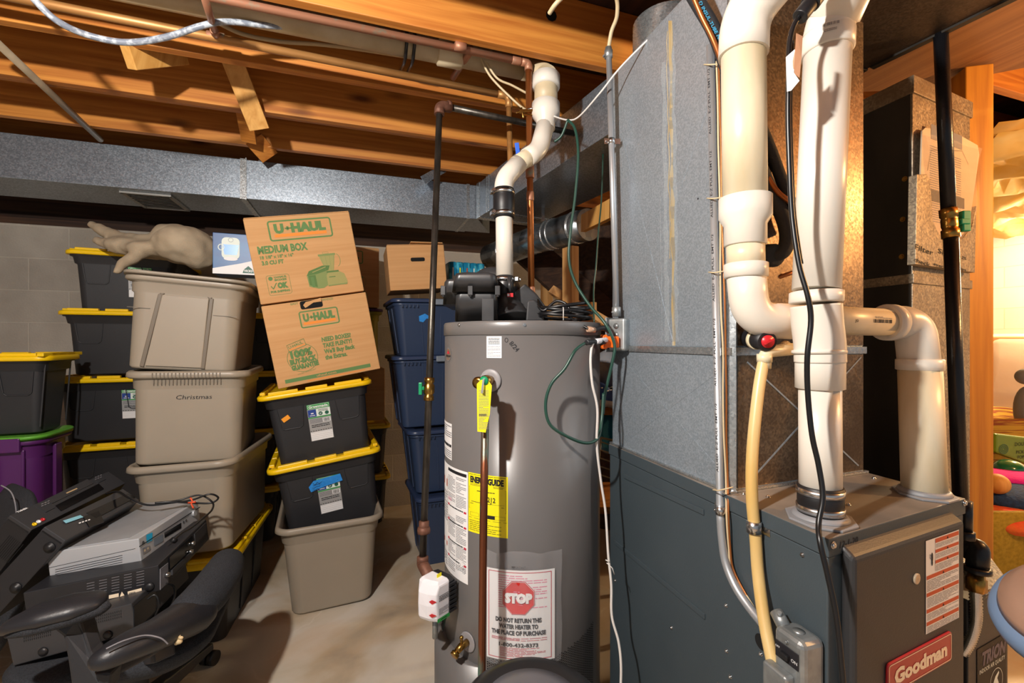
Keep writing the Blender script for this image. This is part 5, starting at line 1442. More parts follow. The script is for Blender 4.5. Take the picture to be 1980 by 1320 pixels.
MB().tube([P(1778, 705, 1.09), base_], .0415, 36).build('drop_pipe', M_PVCO, pv)
M_FLNG = mat('grey_flange_rubber', '#85868a', .5)
mb = MB(); RR = frameR(ab, ac)
def flange(mb, c, r, th=.005):
    n = 10; pts = []
    for k in range(8):
        w = math.pi / 8 + k * math.pi / 4; rr2 = r * (1.0 if k % 4 in (0, 3) else 1.0); pts.append(c + ab * rr2 * math.cos(w) + ac * rr2 * math.sin(w))
    mb.prism(pts, (0, 0, th))
flange(mb, base_, .062); mb.lathe([(.044, .004), (.050, .005), (.047, .012), (.043, .014)], base_, seg=36)
mb.build('pipe_flange', M_FLNG, pv, bevel=.0015)
d = Deco(lambda x, y, h: (hA + (hB - hA).normalized() * x + Vector((0, 0, 1)) * (.0333 + h) * math.sin(y / .033) + (Vector((hB.y - hA.y, -(hB.x - hA.x), 0)).normalized()) * (.0333 + h) * math.cos(y / .033)), h0=.0003)
Lh = (hB - hA).length
d.barcode(Lh * .62, -.004, Lh * .80, .004, M_INK); d.lines(Lh * .64, .006, Lh * .80, .011, 2, M_GREYINK); d.text('JO', Lh * .45, -.004, .006, M_INK, bold=.02)
d.build('pipe_print', M_INK, pv)

ev = thing('exhaust_pipe', 'white plastic pipe at the front corner of the furnace, held by a black rubber coupling', 'pipe', PZ(1585, 1005, FZ))
b_ = PZ(1586, 1003, FZ); dE = .90
e0 = P(1583, 985, dE); e1_ = P(1585, 740, dE); e2 = P(1578, 560, .905); e3 = P(1600, 90, .93)
MB().tube([Z(b_, FZ + .02), e1_], .0365, 40).build('lower_pipe', M_PVC, ev)
mb = MB().lathe([(.0375, 0), (.0425, .002), (.0425, .055), (.038, .072)], P(1585, 752, dE), Vector((0, 0, 1)), 40)
ax2 = (e3 - e2).normalized()
mb.tube(spline([P(1585, 700, dE), P(1584, 665, dE), P(1580, 630, dE), P(1577, 590, dE)], 8), .0440, 40)
mb.lathe([(.044, 0), (.0465, .003), (.0465, .022), (.0425, .024)], P(1577, 586, dE), ax2, 40)
mb.lathe([(.0455, -.004), (.047, 0), (.0455, .004)], P(1583, 680, dE), P(1580, 630, dE) - P(1584, 680, dE), 40)
mb.build('offset_coupling', M_PVC, ev)
MB().tube([e2, e3], .0420, 40).build('upper_pipe', M_PVC, ev)
mb = MB().lathe([(.043, -.002), (.0475, 0), (.0475, .035), (.045, .042)], P(1599, 102, .93), ax2, 40); mb.tube(fillet([P(1599, 80, .93), P(1606, 40, .93), P(1640, -25, .90)], .05), .0445, 36)
mb.build('elbow', M_PVC, ev)
# ragged cut bell end above
q0 = P(1608, 38, .93); ax3 = (P(1650, -60, .88) - q0).normalized()
mb = MB().lathe([(.046, 0), (.0505, .002), (.0505, .20), (.048, .20)], q0, ax3, 40); mb.build('bell_end', M_PVC, ev)
b2_ = Z(b_, FZ)
mb = MB(); flange(mb, b2_, .066); mb.lathe([(.038, .004), (.050, .005), (.046, .011), (.040, .013)], b2_, seg=36); mb.build('pipe_flange', M_FLNG, ev, bevel=.0015)
MB().lathe([(.037, .012), (.0395, .013), (.0395, .066), (.037, .067)], b2_, seg=40).build('rubber_sleeve', M_RUBBER, ev)
for z_ in (.022, .056):
    mb = MB(); clampband(mb, b2_ + Vector((0, 0, z_)), Vector((0, 0, 1)), .0398, .012, Wd(1, .5)); mb.build('hose_clamp', MATS['bright_steel'], ev)
d = Deco(lambda x, y, h: P(1598, 92, .93) + ax2 * (y) + Wd(math.sin(x / .0478), -math.cos(x / .0478)) * (.0478 + h), h0=.0003)
d.barcode(-.036, .018, -.008, .024, M_GREYINK); d.lines(-.034, .006, -.012, .012, 2, M_GREYINK); d.build('pipe_print', M_GREYINK, ev)

# ---------------- drain tube
dtb = thing('drain_tube', 'yellowed vinyl drain tube running down from a plastic elbow past the furnace side', 'tube', P(1490, 1285, .82))
pts = spline([P(1477, 694, 1.00), P(1466, 760, .985), P(1455, 870, .965), P(1454, 960, .950), P(1461, 1040, .945), P(1466, 1110, .935), P(1478, 1200, .90), P(1496, 1290, .86), P(1505, 1345, .84)], 8)
MB().tube(pts, .0118, 18).build('vinyl_tube', M_TUBE, dtb)
mb = MB().tube(fillet([P(1478, 712, 1.0), P(1479, 680, 1.0), P(1540, 674, 1.03)], .02), .0135, 18).cyl(P(1478, 700, 1.0), P(1478, 684, 1.0), .0155, 18).cyl(P(1505, 678, 1.01), P(1520, 668, 1.04), .012, 14)
mb.build('plastic_elbow', M_TUBEW, dtb)
mb = MB(); c = P(1458, 1018, .945); mb.lathe([(.0125, -.012), (.0142, -.012), (.0142, .012), (.0125, .012)], c, Vector((0, 0, 1)), 20)
q = SP.px(1480, 1022, .001); mb.box(q, (.026, .002, .024), frameR(SP.u, SP.n)); mb.build('pipe_strap', M_STEEL, dtb)
# red capped stub
st = thing('capped_stub', 'black pipe stub with a red cap projecting from the plenum front', 'pipe stub', P(1480, 658, 1.0))
ca, cb = P(1437, 652, 1.09), P(1484, 660, .985)
mb = MB().lathe([(.020, 0), (.020, .03), (.018, .035), (.018, .05), (.0205, .055), (.0205, (cb - ca).length)], ca, cb - ca, 28); mb.build('stub_body', M_RUBBER, st)
mb = MB().lathe([(.0, .0), (.014, .0), (.014, .003), (.0, .004)], cb, cb - ca, 24); mb.bar(cb + (cb - ca).normalized() * .006 - Wd(.011, 0, .006), cb + (cb - ca).normalized() * .006 + Wd(.011, 0, .006), .003, .003); mb.build('red_cap', M_REDP, st)
mb = MB().lathe([(.0215, .055), (.0225, .056), (.0225, .066), (.0215, .067)], ca, cb - ca, 28); mb.build('white_band', M_TUBEW, st)
# refrigerant lines
rf = thing('refrigerant_lines', 'black foam insulated tube with a bare copper tube, passing behind the intake pipe', 'tube', P(1500, 495, 1.1))
pts = spline([P(1322, -40, 1.05), P(1352, 10, 1.05), P(1383, 66, 1.05), P(1412, 150, 1.065), P(1440, 250, 1.07), P(1485, 360, 1.07), P(1514, 420, 1.065), P(1522, 462, 1.06), P(1512, 488, 1.06), P(1486, 494, 1.075)], 8)
MB().tube(pts, .0165, 16).lathe([(.017, -.02), (.027, -.018), (.027, .012), (.018, .014)], P(1488, 494, 1.075), P(1482, 492, 1.11) - P(1508, 492, 1.06), 16).build('foam_insulation', M_INSUL, rf)
MB().tube(spline([P(1450, 200, 1.085), P(1486, 280, 1.085), P(1512, 350, 1.08), P(1536, 408, 1.075), P(1552, 440, 1.08)], 8), .013, 14).build('foam_insulation', M_INSUL, rf)
pts = spline([P(1331, -30, 1.035), P(1356, 30, 1.035), P(1388, 100, 1.035), P(1440, 260, 1.075), P(1484, 342, 1.06), P(1505, 372, 1.05), P(1530, 392, 1.05), P(1560, 420, 1.06)], 8)
MB().tube(pts, .0058, 10).tube([P(1488, 540, 1.12), P(1500, 538, 1.11), P(1540, 524, 1.10)], .0052, 10).lathe([(.0, 0), (.010, 0), (.012, .004), (.012, .018), (.006, .02)], P(1483, 541, 1.13), P(1500, 538, 1.11) - P(1483, 541, 1.13), 14, M_RUBBER).build('copper_tube', M_COPPER, rf)
pts_ = [P(1357, 25, 1.098), P(1380, 70, 1.098)]
dp_ = Plane(P(1352, 14, 1.031), P(1385, 76, 1.031) - P(1352, 14, 1.031), Wd(.8, .1, .4))
d = dp_.deco(h0=.001); d.text('D INSUL-TUBE NR77', -.01, .003, .009, mat('cyan_ink', '#3fa9d8', .5), w=.115, bold=.01); d.build('tube_print', MATS['cyan_ink'], rf)
# hole of power cord etc.
pcn = thing('power_cord', 'black power cord hanging down in front of the exhaust pipe', 'cord', P(1630, 1320, .7))
cl = [(1600, -30, .84), (1570, 5, .84), (1540, 40, .84), (1527, 80, .84), (1525, 150, .83), (1524, 230, .83), (1527, 330, .83), (1532, 420, .83), (1545, 510, .82), (1562, 572, .81), (1568, 620, .81), (1561, 690, .81), (1562, 760, .82), (1570, 840, .82), (1583, 900, .82), (1591, 960, .81), (1583, 1010, .80), (1586, 1050, .78), (1600, 1110, .77), (1618, 1200, .76), (1632, 1340, .75)]
MB().tube(spline([P(*c) for c in cl], 6), .0046, 12).build('cord', M_CABLEBLK, pcn)
MB().tube(spline([P(c[0] + 5, c[1], c[2] + .003) for c in cl[3:9]], 6), .003, 8).build('cord_strand', M_CABLEBLK, pcn)
mb = MB().cyl(P(1566, 8, .84), P(1546, 34, .84), .014, 16).cyl(P(1590, -25, .85), P(1566, 8, .84), .017, 16); mb.build('plug', M_RUBBER, pcn, bevel=.002)
mb = MB().prism([P(1520, 110, .822), P(1537, 95, .818), P(1535, 140, .815), P(1546, 156, .815), P(1530, 175, .82), P(1522, 177, .822)], Wd(0, .0008)); mb.build('white_tag', M_PAPER, pcn)
mb = MB().prism([P(1540, 64, .812), P(1552, 70, .812), P(1550, 110, .812), P(1546, 150, .814), P(1534, 140, .816), P(1533, 118, .816), P(1538, 95, .813)], Wd(0, .0008)); mb.build('tan_tag', mat('tan_tag', '#b08060', .6), pcn)

# ---------------- conduits on the plenum side
def conduit(name, pts, r, lab, m, parts=None, group=None):
    t = thing(name, lab, 'conduit', pts[-1]); MB().tube(pts, r, 18).build('conduit_tube', m, t); return t
c1 = conduit('steel_conduit', [P(1177, 100, 1.49), P(1192, 608, 1.475)], .0093, 'slim steel conduit running up beside the plenum from the outlet box', M_EMT)
mb = MB(); mb.lathe([(.0095, 0), (.0135, .001), (.0135, .024), (.0105, .026), (.0105, .034)], P(1176.5, 112, 1.49), Vector((0, 0, 1)), 16); mb.box(P(1170, 108, 1.485), (.012, .01, .006), Rz(0)); mb.build('connector', M_ZINC, c1)
mb = MB(); mb.lathe([(.0095, 0), (.0145, .001), (.0145, .03), (.0105, .032)], P(1192, 612, 1.475), Vector((0, 0, 1)), 16); mb.cyl(P(1192, 604, 1.475), P(1183, 603, 1.468), .003, 8); mb.build('connector', M_ZINC, c1)
mb = MB(); c = P(1182, 273, 1.485); mb.lathe([(.0098, -.009), (.0112, -.009), (.0112, .009), (.0098, .009)], c, Vector((0, 0, 1)), 18); mb.box(c + Wd(.020, .002), (.020, .003, .018), Rz(-TH)); mb.box(c + Wd(-.016, 0), (.014, .003, .018), Rz(-TH)); screw(mb, c + Wd(-.016, -.002), Wd(0, -1), .003); mb.build('pipe_strap', M_STEEL, c1)
pts = [PS.px(1378, 90, .014), PS.px(1397, 900, .014), SP.px(1402, 960, .014), SP.px(1404, 1030, .014)] 
pts2 = spline([SP.px(1403, 1000, .014), SP.px(1406, 1040, .014), SP.px(1413, 1085, .014), SP.px(1432, 1130, .015), SP.px(1458, 1168, .016), SP.px(1490, 1205, .018)], 6)
c2 = conduit('steel_conduit', [PS.px(1381, 90, .012), PS.px(1400, 935, .012), SP.px(1403, 1000, .014)] + pts2[1:], .0092, 'stamped steel conduit following the plenum edge and bending to the grey switch box', M_EMT)
d = MB()
CT0, CT1 = PS.px(1381, 90, .012), PS.px(1400, 935, .012); cax = (CT1 - CT0).normalized()
side = -PS.u.cross(Vector((0, 0, 1)));  
out = PS.n; rt = PS.u
d = Deco(lambda x, y, h: CT1 - cax * x + (out * math.cos(y / .0093 - .25) + (-rt) * math.sin(y / .0093 - .25)) * (.0094 + h), h0=.0002)
x = .03
while x < (CT1 - CT0).length - .1:
    d.text('ALLIED  E-Z PULL  EMT 1/2', x, -.003, .0055, M_INK, w=.16, bold=.01); x += .20
d.build('conduit_print', M_INK, c2)
mb = MB(); c = SP.px(1403, 985, .014); mb.lathe([(.0095, -.009), (.0112, -.009), (.0112, .009), (.0095, .009)], c, Vector((0, 0, 1)), 18); mb.box(c - SP.u * .02 - SP.n * .012, (.022, .003, .018), frameR(SP.u, SP.n)); mb.build('pipe_strap', M_STEEL, c2)
# thermostat wires and ties
for k, (o1, mt, lb) in enumerate(((.013, M_CABLECRM, 'pale thin wire tied beside the stamped conduit'), (.018, M_COPPER, 'copper coloured thin wire tied beside the stamped conduit'))):
    rnd = random.Random(k + 3)
    pts = [PS.px(1392 + 5 * k + rnd.uniform(-1.5, 1.5) + (y - 150) * .02, y, .008) for y in range(120, 940, 80)] + [SP.px(1412 + 4 * k, 1000, .010), SP.px(1415 + 3 * k, 1060, .008), SP.px(1420 + 4 * k, 1100, .008), SP.px(1448, 1150, .006), SP.px(1470, 1185, .006)]
    one('thermostat_wire', MB().tube(spline(pts, 5), .0022, 8), mt, lb, 'wire')
for py in (128, 385, 527, 945):
    pl = PS if py < 940 else SP
    x_ = 1384 + (py - 90) * .022
    mb = MB().tube([pl.px(x_ - 14, py - 1, .003), pl.px(x_ - 9, py, .022), pl.px(x_ + 4, py + 1, .026), pl.px(x_ + 14, py - 2, .014), pl.px(x_ + 17, py - 4, .004)], .0016, 6)
    one('cable_tie', mb, M_CABLECRM, {128: 'pale cable tie round the stamped conduit, nearest the ceiling', 385: 'pale cable tie round the stamped conduit beside the intake pipe coupling', 527: 'pale cable tie round the stamped conduit just above the pipe elbow', 945: 'pale cable tie round the stamped conduit at the furnace top edge'}[py], 'cable tie')

# outlet box on the plenum
ob = thing('outlet_box', 'worn galvanised outlet box at the foot of the slim conduit', 'outlet box', P(1197, 680, 1.47))
oc = P(1198, 647, 1.47)
RB = frameR(Wd(.75, -.66), Vector((0, 0, 1)))
mb = MB().box(oc, (.062, .105, .045), RB); mb.build('box_body', M_ZINC, ob, bevel=.008, bseg=3)
nB = RB @ Vector((0, 0, 1)); uB = RB @ Vector((1, 0, 0)); 
mb = MB()
for z_ in (.028, 0, -.028): mb.lathe([(.009, 0), (.0095, .0012), (.0, .0016)], oc + nB * .0225 + Vector((0, 0, z_)) + uB * .0, nB, 18)
mb.build_each('knockout', M_ZINC, ob)
mb = MB().box(oc - uB * .033 , (.004, .112, .062), RB); mb.build('face_plate', M_ZINC, ob, bevel=.001)
# orange adapter and cords
oa = thing('outlet_adapter', 'bright orange three-way outlet adapter plugged into the outlet box', 'adapter', P(1178, 672, 1.44))
mb = MB().box(P(1181, 661, 1.45), (.045, .04, .036), Rz(-TH)).box(P(1168, 652, 1.45), (.016, .035, .018), Rz(-TH)).box(P(1168, 671, 1.45), (.016, .035, .012), Rz(-TH)); mb.build('adapter_body', M_ORANGE, oa, bevel=.004)
gcd = thing('green_cord', 'dark green extension cord hanging from above and looping beside the water heater', 'cord', P(1150, 855, 1.36))
pts = spline([P(1098, 232, 1.60), P(1112, 250, 1.58), P(1118, 300, 1.56), P(1112, 380, 1.55), P(1104, 440, 1.54), P(1100, 500, 1.53), P(1112, 545, 1.50), P(1140, 590, 1.46), P(1170, 625, 1.42), P(1188, 665, 1.41), P(1184, 700, 1.41), P(1170, 760, 1.42), P(1166, 800, 1.42)], 8)
mb = MB().tube(pts, .0048, 10)
mb.tube(spline([P(1098, 232, 1.60), P(1086, 262, 1.62), P(1072, 274, 1.63)], 6), .0046, 10)
mb.build('hanging_run', M_CABLEGRN, gcd)
pts = spline([P(1130, 664, 1.33), P(1112, 678, 1.30), P(1092, 712, 1.29), P(1066, 742, 1.29), P(1055, 780, 1.29), P(1062, 818, 1.29), P(1090, 840, 1.30), P(1130, 856, 1.33), P(1155, 848, 1.36), P(1163, 815, 1.40), P(1167, 760, 1.42)], 8)
MB().tube(pts, .0046, 10).build('loop', M_CABLEGRN, gcd)
mb = MB().cyl(P(1134, 662, 1.335), P(1158, 660, 1.39), .0085, 12).cyl(P(1160, 660, 1.39), P(1168, 660, 1.42), .010, 12); mb.build('plug', M_RUBBER, gcd, bevel=.002)
one('thin_green_wire', MB().tube(spline([P(1166, 298, 2.0), P(1163, 385, 2.0), P(1157, 450, 1.98), P(1152, 520, 1.96), P(1148, 560, 1.95), P(1149, 625, 1.9)], 6), .0035, 8), M_CABLEGRN, 'thin green cord hanging in the dark gap behind the heater, left of the slim conduit', 'cord')
wc = thing('extension_cord', 'white cord dropping from the orange adapter down the gap beside the furnace', 'cord', P(1200, 1320, 1.2))
pts = spline([P(1165, 658, 1.40), P(1148, 662, 1.36), P(1142, 690, 1.34), P(1145, 740, 1.34), P(1155, 790, 1.35), P(1154, 860, 1.36), P(1162, 930, 1.37), P(1171, 990, 1.37), P(1176, 1070, 1.36), P(1182, 1130, 1.34), P(1183, 1190, 1.32), P(1196, 1240, 1.30), P(1201, 1290, 1.28), P(1199, 1350, 1.26)], 8)
MB().tube(pts, .0038, 10).build('cord', M_CABLEWHT, wc)
MB().cyl(P(1152, 660, 1.37), P(1172, 657, 1.42), .0085, 10).build('plug', M_WHITEP, wc, bevel=.002)
mb = MB().tube([P(1173, 1088, 1.355), P(1178, 1092, 1.35), P(1184, 1098, 1.345), P(1188, 1110, 1.345)], .0015, 6).tube([P(1171, 1082, 1.355), P(1178, 1086, 1.35)], .0018, 6); mb.build('twist_tie', M_CABLEWHT, wc)
bpk = thing('black_plug', 'black two-wire plug end with clear cap beside the top of the water heater', 'plug', P(1150, 640, 1.40))
MB().tube(spline([P(1100, 612, 1.46), P(1120, 625, 1.42), P(1138, 636, 1.40)], 6), .0042, 8).build('cord', M_CABLEBLK, bpk)
MB().cyl(P(1136, 636, 1.40), P(1150, 638, 1.41), .009, 12).build('clear_cap', mat('amber_clear_cap', '#c9a48a', .15, .3), bpk)
mb = MB().tube(spline([P(1150, 638, 1.41), P(1166, 634, 1.42), P(1178, 640, 1.43)], 5), .0085, 10); mb.build('plug_body', M_RUBBER, bpk)
# romex from conduit top
one('white_cable', MB().tube(spline([P(1062, 26, 1.33), P(1078, 4, 1.30), P(1110, -22, 1.30), P(1160, -34, 1.34), P(1190, -8, 1.40), P(1193, 30, 1.44), P(1182, 62, 1.47), P(1176, 98, 1.49)], 8), .0062, 12), M_CABLECRM, 'cream cable curving out of the bright joist into the slim conduit', 'cable')
d = MB(); jh = PY(1066, 30, 1.57); d.cyl((jh.x, 1.568, jh.z), (jh.x, 1.5705, jh.z), .022, 9)
one('drilled_hole', d, M_HOLE, 'rough drilled hole in the bright joist where the cream cable enters', 'hole')
one('bond_wire', MB().tube(spline([P(1046, 212, 1.735), P(1070, 224, 1.72), P(1098, 232, 1.62), P(1120, 225, 1.56), P(1160, 180, 1.47), P(1200, 130, 1.42), P(1260, 70, 1.36), P(1330, 5, 1.30)], 8), .0030, 8), M_CABLEWHT, 'thin whitish wire sweeping from the ground clamp up across the plenum', 'wire')
# switch box on the furnace side
sb = thing('switch_box', 'grey cast metal service switch box on the side of the furnace', 'switch box', SP.px(1540, 1330))
SBP = Plane(SP.px(1500, 1210), SP.u, Vector((0, 0, 1)))
o_ = SP.uv(1502, 1215); w1 = .072; h1 = .112; dpt = .055
def sbx(mb, x0, x1, z0, z1, h0_, h1_, m=None): mb.box8([SP.at(a, b, h) for a, b, h in ((x0, z0, h1_), (x1, z0, h1_), (x1, z0, h0_), (x0, z0, h0_), (x0, z1, h1_), (x1, z1, h1_), (x1, z1, h0_), (x0, z1, h0_))], m)
q = SP.off(dpt); a = q.uv(1494, 1206); b = q.uv(1555, 1250)
x0_, z1_ = a[0], a[1]; x1_ = q.uv(1552, 1240)[0]; z0_ = z1_ - .125
mb = MB(); sbx(mb, x0_, x1_, z0_, z1_, 0, dpt); mb.build('box_body', M_ZINC, sb, bevel=.012, bseg=3)
wv = x1_ - x0_
mb = MB(); sbx(mb, x0_ + wv * .12, x1_ - wv * .12, z1_ - .052, z1_ - .022, dpt, dpt + .002); mb.build('switch_plate', M_INK, sb, bevel=.002)
mb = MB(); sbx(mb, x0_ + wv * .34, x0_ + wv * .62, z1_ - .044, z1_ - .034, dpt, dpt + .010); mb.build('toggle', M_RUBBER, sb, bevel=.002)
dq = SP.off(dpt + .0025); d = dq.deco(h0=.0004); d.text('ON', x1_ - wv * .33, z1_ - .042, .006, M_PAPER); d.text('OFF', x0_ + wv * .14, z1_ - .034, .004, M_PAPER); d.build('switch_lettering', M_PAPER, sb)
mb = MB(); sbx(mb, x0_ - wv * .1, x1_ - wv * .25, z0_ - .02, z1_ - .066, dpt - .002, dpt + .020); mb.build('hinged_cover', M_ZINC, sb, bevel=.006, bseg=3)
mb = MB(); screw(mb, SP.at(x0_ + wv * .5, z1_ - .014, dpt), SP.n, .003)
mb.lathe([(.010, 0), (.0105, .001), (0, .0014)], SP.at(x0_ + wv * .5, z1_, dpt * .5), Vector((0, 0, 1)), 20); mb.build('box_screw', M_ZINC, sb)
mb = MB(); mb.tube([SP.at(x0_ + .004, z1_ - .01, .03), SP.at(x0_ - .020, z1_ + .006, .024)], .0125, 14).cyl(SP.at(x0_ - .008, z1_ + .002, .030), SP.at(x0_ - .004, z1_ + .016, .034), .004, 8); mb.build('connector', M_ZINC, sb)

# ---------------- black gas pipe at the right
bg = thing('black_gas_pipe', 'thick black gas pipe with a brass valve, standing in front of the return duct', 'pipe', P(1855, 955, 1.2))
n0 = P(1818, 40, 1.26); n1 = P(1834, 412, 1.24); n2 = P(1838, 452, 1.235); n3 = P(1858, 990, 1.18)
MB().tube([n0, n1], .0163, 22).build('upper_pipe', M_BLKPIPE, bg)
MB().tube([n2, n3], .0163, 22).build('lower_pipe', M_BLKPIPE, bg)
gx_ = (n2 - n1).normalized(); Lv = (n2 - n1).length
MB().lathe([(.017, -.012), (.0205, -.011), (.0205, .010), (.017, .013), (.019, .02), (.019, Lv - .02), (.017, Lv - .013), (.0205, Lv - .010), (.0205, Lv + .011), (.017, Lv + .012)], n1, gx_, 8).build('valve_body', M_BRASS, bg)
vm = n1.lerp(n2, .45)
mb = MB().cyl(vm, vm + Wd(.028, -.002), .007, 12).bar(vm + Wd(.020, -.003), vm + Wd(.046, -.003, .0), .020, .016).bar(vm + Wd(.038, -.003, .030), vm + Wd(.038, -.003, -.026), .022, .016, up=Wd(0, 1)); mb.build('valve_handle', M_GREENP, bg, bevel=.003)
# fittings and flex hose at the furnace side
ge = thing('gas_connector', 'black elbow fitting with corrugated flexible hose at the right side of the furnace', 'gas connector', P(1885, 1235, 1.12))
MB().tube(fillet([P(1862, 1065, 1.12), P(1893, 1052, 1.09), P(1889, 1105, 1.08)], .035), .021, 20).lathe([(.020, 0), (.0265, .002), (.0265, .012), (.022, .014)], P(1889, 1106, 1.08), Vector((0, 0, 1)), 20).build('elbow', M_BLKPIPE, ge)
mb = MB().tube([P(1868, 968, 1.06), P(1868, 1030, 1.06)], .012, 14).lathe([(.012, 0), (.017, .001), (.017, .018), (.012, .02)], P(1868, 1042, 1.06), Vector((0, 0, 1)), 8); mb.build('stub_pipe', M_BLKPIPE, ge)
mb = MB().lathe([(.015, 0), (.019, .001), (.019, .03), (.0155, .032), (.0155, .045)], P(1888, 1142, 1.08), Vector((0, 0, 1)), 6); mb.build('brass_nut', M_BRASS, ge)
pts = spline([P(1886, 1140, 1.08), P(1887, 1180, 1.08), P(1884, 1210, 1.085), P(1874, 1240, 1.09), P(1860, 1262, 1.10)], 14)
n_ = len(pts); MB().tube(pts, [.0125 if i % 2 else .0098 for i in range(n_)], 16).build('flex_hose', M_STEEL, ge)
# ================================================================ TOTES AND CARTONS
def put(R, local, target):                     # where the thing's base must be so that its point lands on target
    return target - R @ Vector(local)
def camyaw(deg): return math.radians(deg) - TH      # turn measured from the picture plane
def rot(yaw, roll=0, pitch=0): return Rz(camyaw(yaw)) @ Ry(math.radians(roll)) @ Rx(math.radians(pitch))
def front_deco(hyb, hyt, H):                   # tapered front face of a tote
    def f(x, y, h):
        t = y / H; return Vector((x, -(hyb + (hyt - hyb) * t) - h, y))
    return f
def side_deco(hxb, hxt, H):
    def f(x, y, h):
        t = y / H; return Vector((hxb + (hxt - hxb) * t + h, x, y))
    return f
def black_tote(name, label, loc, R, W=.50, D=.74, H=.36, lid=M_YELLOW, body=M_TOTEBLK, sticker=None, lidname='yellow_lid', group='black totes with yellow lids', grip=True):
    t = thing(name, label, 'tote', loc, R, group)
    hx, hy = W / 2 - .012, D / 2 - .012; bx, by = hx - .042, hy - .05
    mb = MB(); e = .018
    def f(z): return z / H
    secs = [(0, bx - .01, by - .01, .03), (.008, bx, by, .035), (H * .80, bx + (hx - .022 - bx) * .80, by + (hy - .022 - by) * .8, .04), (H * .80 + .004, hx - .018, hy - .018, .04), (H - .03, hx - .012, hy - .012, .04), (H - .028, hx - .002, hy - .002, .045), (H - .014, hx, hy, .045)]
    mb.rloft(secs, cs=5); mb.build('tote_body', body, t, local=True)
    fy = lambda z: -(by + (hy - .022 - by) * z / H)
    if grip:
        # tapered recessed panels either side of the front
        mb = MB()
        for sx in (-1, 1):
            cx = sx * hx * .52; zt = H - .035; zb_ = H * .50
            w0, w1 = .062, .048
            def pt(x, z): return Vector((x, fy(z) - .001, z))
            q = [pt(cx - w0, zt), pt(cx - w1, zb_ + .01), pt(cx - w1 + .012, zb_), pt(cx + w1 - .012, zb_), pt(cx + w1, zb_ + .01), pt(cx + w0, zt)]
            for a, b in zip(q, q[1:]): mb.bar(a, b, .005, .006, up=Vector((0, 1, 0)))
        for sx in (-1, 0, 1):
            for y0 in (-.1, .1):
                mb.bar(Vector((sx * 0 + (bx + .004), y0, .03)), Vector((hx - .02, y0, H - .04)), .006, .006, up=Vector((1, 0, 0)))
            break
        mb.build('grip_panel', body, t, local=True, bevel=.0015)
    # lid
    mb = MB(); lx, ly = W / 2, D / 2
    mb.rloft([(H - .022, lx - .006, ly - .006, .05), (H - .020, lx, ly, .05), (H - .004, lx, ly, .05), (H + .002, lx - .006, ly - .006, .046), (H + .002, lx - .032, ly - .032, .04), (H - .006, lx - .040, ly - .040, .035)], cs=6)
    o = mb.build(lidname, lid, t, local=True)
    mb = MB()
    for cx, w in ((-.56, .13), (0, .10), (.56, .13)):
        for sy in (-1, 1): mb.box((cx * lx, sy * (ly - .022), H + .006), (w, .024, .016))
    for cy, w in ((-.62, .13), (-.2, .13), (.2, .13), (.62, .13)):
        for sx in (-1, 1): mb.box((sx * (lx - .022), cy * ly, H + .006), (.024, w, .016))
    mb.build('lid_rib', lid, o, local=True, bevel=.003)
    mb = MB()
    for sx in (-1, 1):
        for y_ in (-.86, -.41, 0, .41, .86): mb.box((sx * (lx - .016), y_ * ly, H + .0012), (.010, .018, .003))
    mb.build('lid_slot', M_HOLE, o, local=True)
    if sticker:
        sx, sz, w, h = sticker[:4]
        d = Deco(lambda x, y, hh: Vector((sx + x, fy(sz + y) - .001 - hh, sz + y)), h0=.0008)
        d.rect(-w / 2, -h / 2, w / 2, h / 2, M_SILVERLAB, 0); d.rect(-w / 2, h * .37, w / 2, h / 2, M_GREENLAB, 1); d.rrect(-w * .47, h * .385, w * .47, h * .49, .004, .0012, M_PAPER, 2)
        d.text('Greenmade', 0, h * .405, h * .065, M_PAPER, w=w * .84, align='C', bold=.03, l=2)
        d.rect(-w * .48, h * .16, -w * .12, h * .355, M_BLUELAB, 1); d.rect(-w * .36, h * .24, -w * .24, h * .27, M_PAPER, 2); d.lines(-w * .42, h * .18, -w * .18, h * .22, 1, M_PAPER, 2)
        d.rect(-w * .12, h * .16, w * .5, h * .36, M_GREENWHITE, 1); d.lines(-w * .02, h * .28, w * .4, h * .345, 2, M_INK, 2)
        d.disc(w * .06, h * .225, w * .09, w * .09, M_DARKGREEN, 2); d.disc(w * .34, h * .225, w * .09, w * .09, M_DARKGREEN, 2); d.text('27', w * .06, h * .205, h * .035, M_PAPER, align='C', l=3, bold=.03)
        d.rect(-w * .5, h * .12, w * .5, h * .15, M_GREENLAB, 1)
        d.lines(-w * .45, -h * .02, w * .1, h * .10, 5, M_GREYINK, 1); d.rect(w * .12, -h * .02, w * .46, h * .09, M_PAPER, 1); d.barcode(w * .15, -h * .01, w * .42, h * .08, M_INK, 2)
        d.lines(-w * .4, -h * .14, w * .4, -h * .05, 2, M_INK, 1)
        for k in range(9): d.rect(-w * .48 + k * w * .11, -h * .235, -w * .42 + k * w * .11, -h * .22, M_INK, 1)
        d.rect(-w * .48, -h * .49, w * .48, -h * .26, M_PAPER, 1); 
        for k in range(4): d.rect(-w * .46, -h * (.29 + k * .05), w * .46, -h * (.287 + k * .05), M_GREYINK, 2)
        d.build('paper_label', M_SILVERLAB, t, local=True, label='silver and green product label')
    return t

def lidcorner(W, D, H, side=-1): return (side * W / 2, -D / 2, H)
W0, D0, H0 = .50, .74, .36
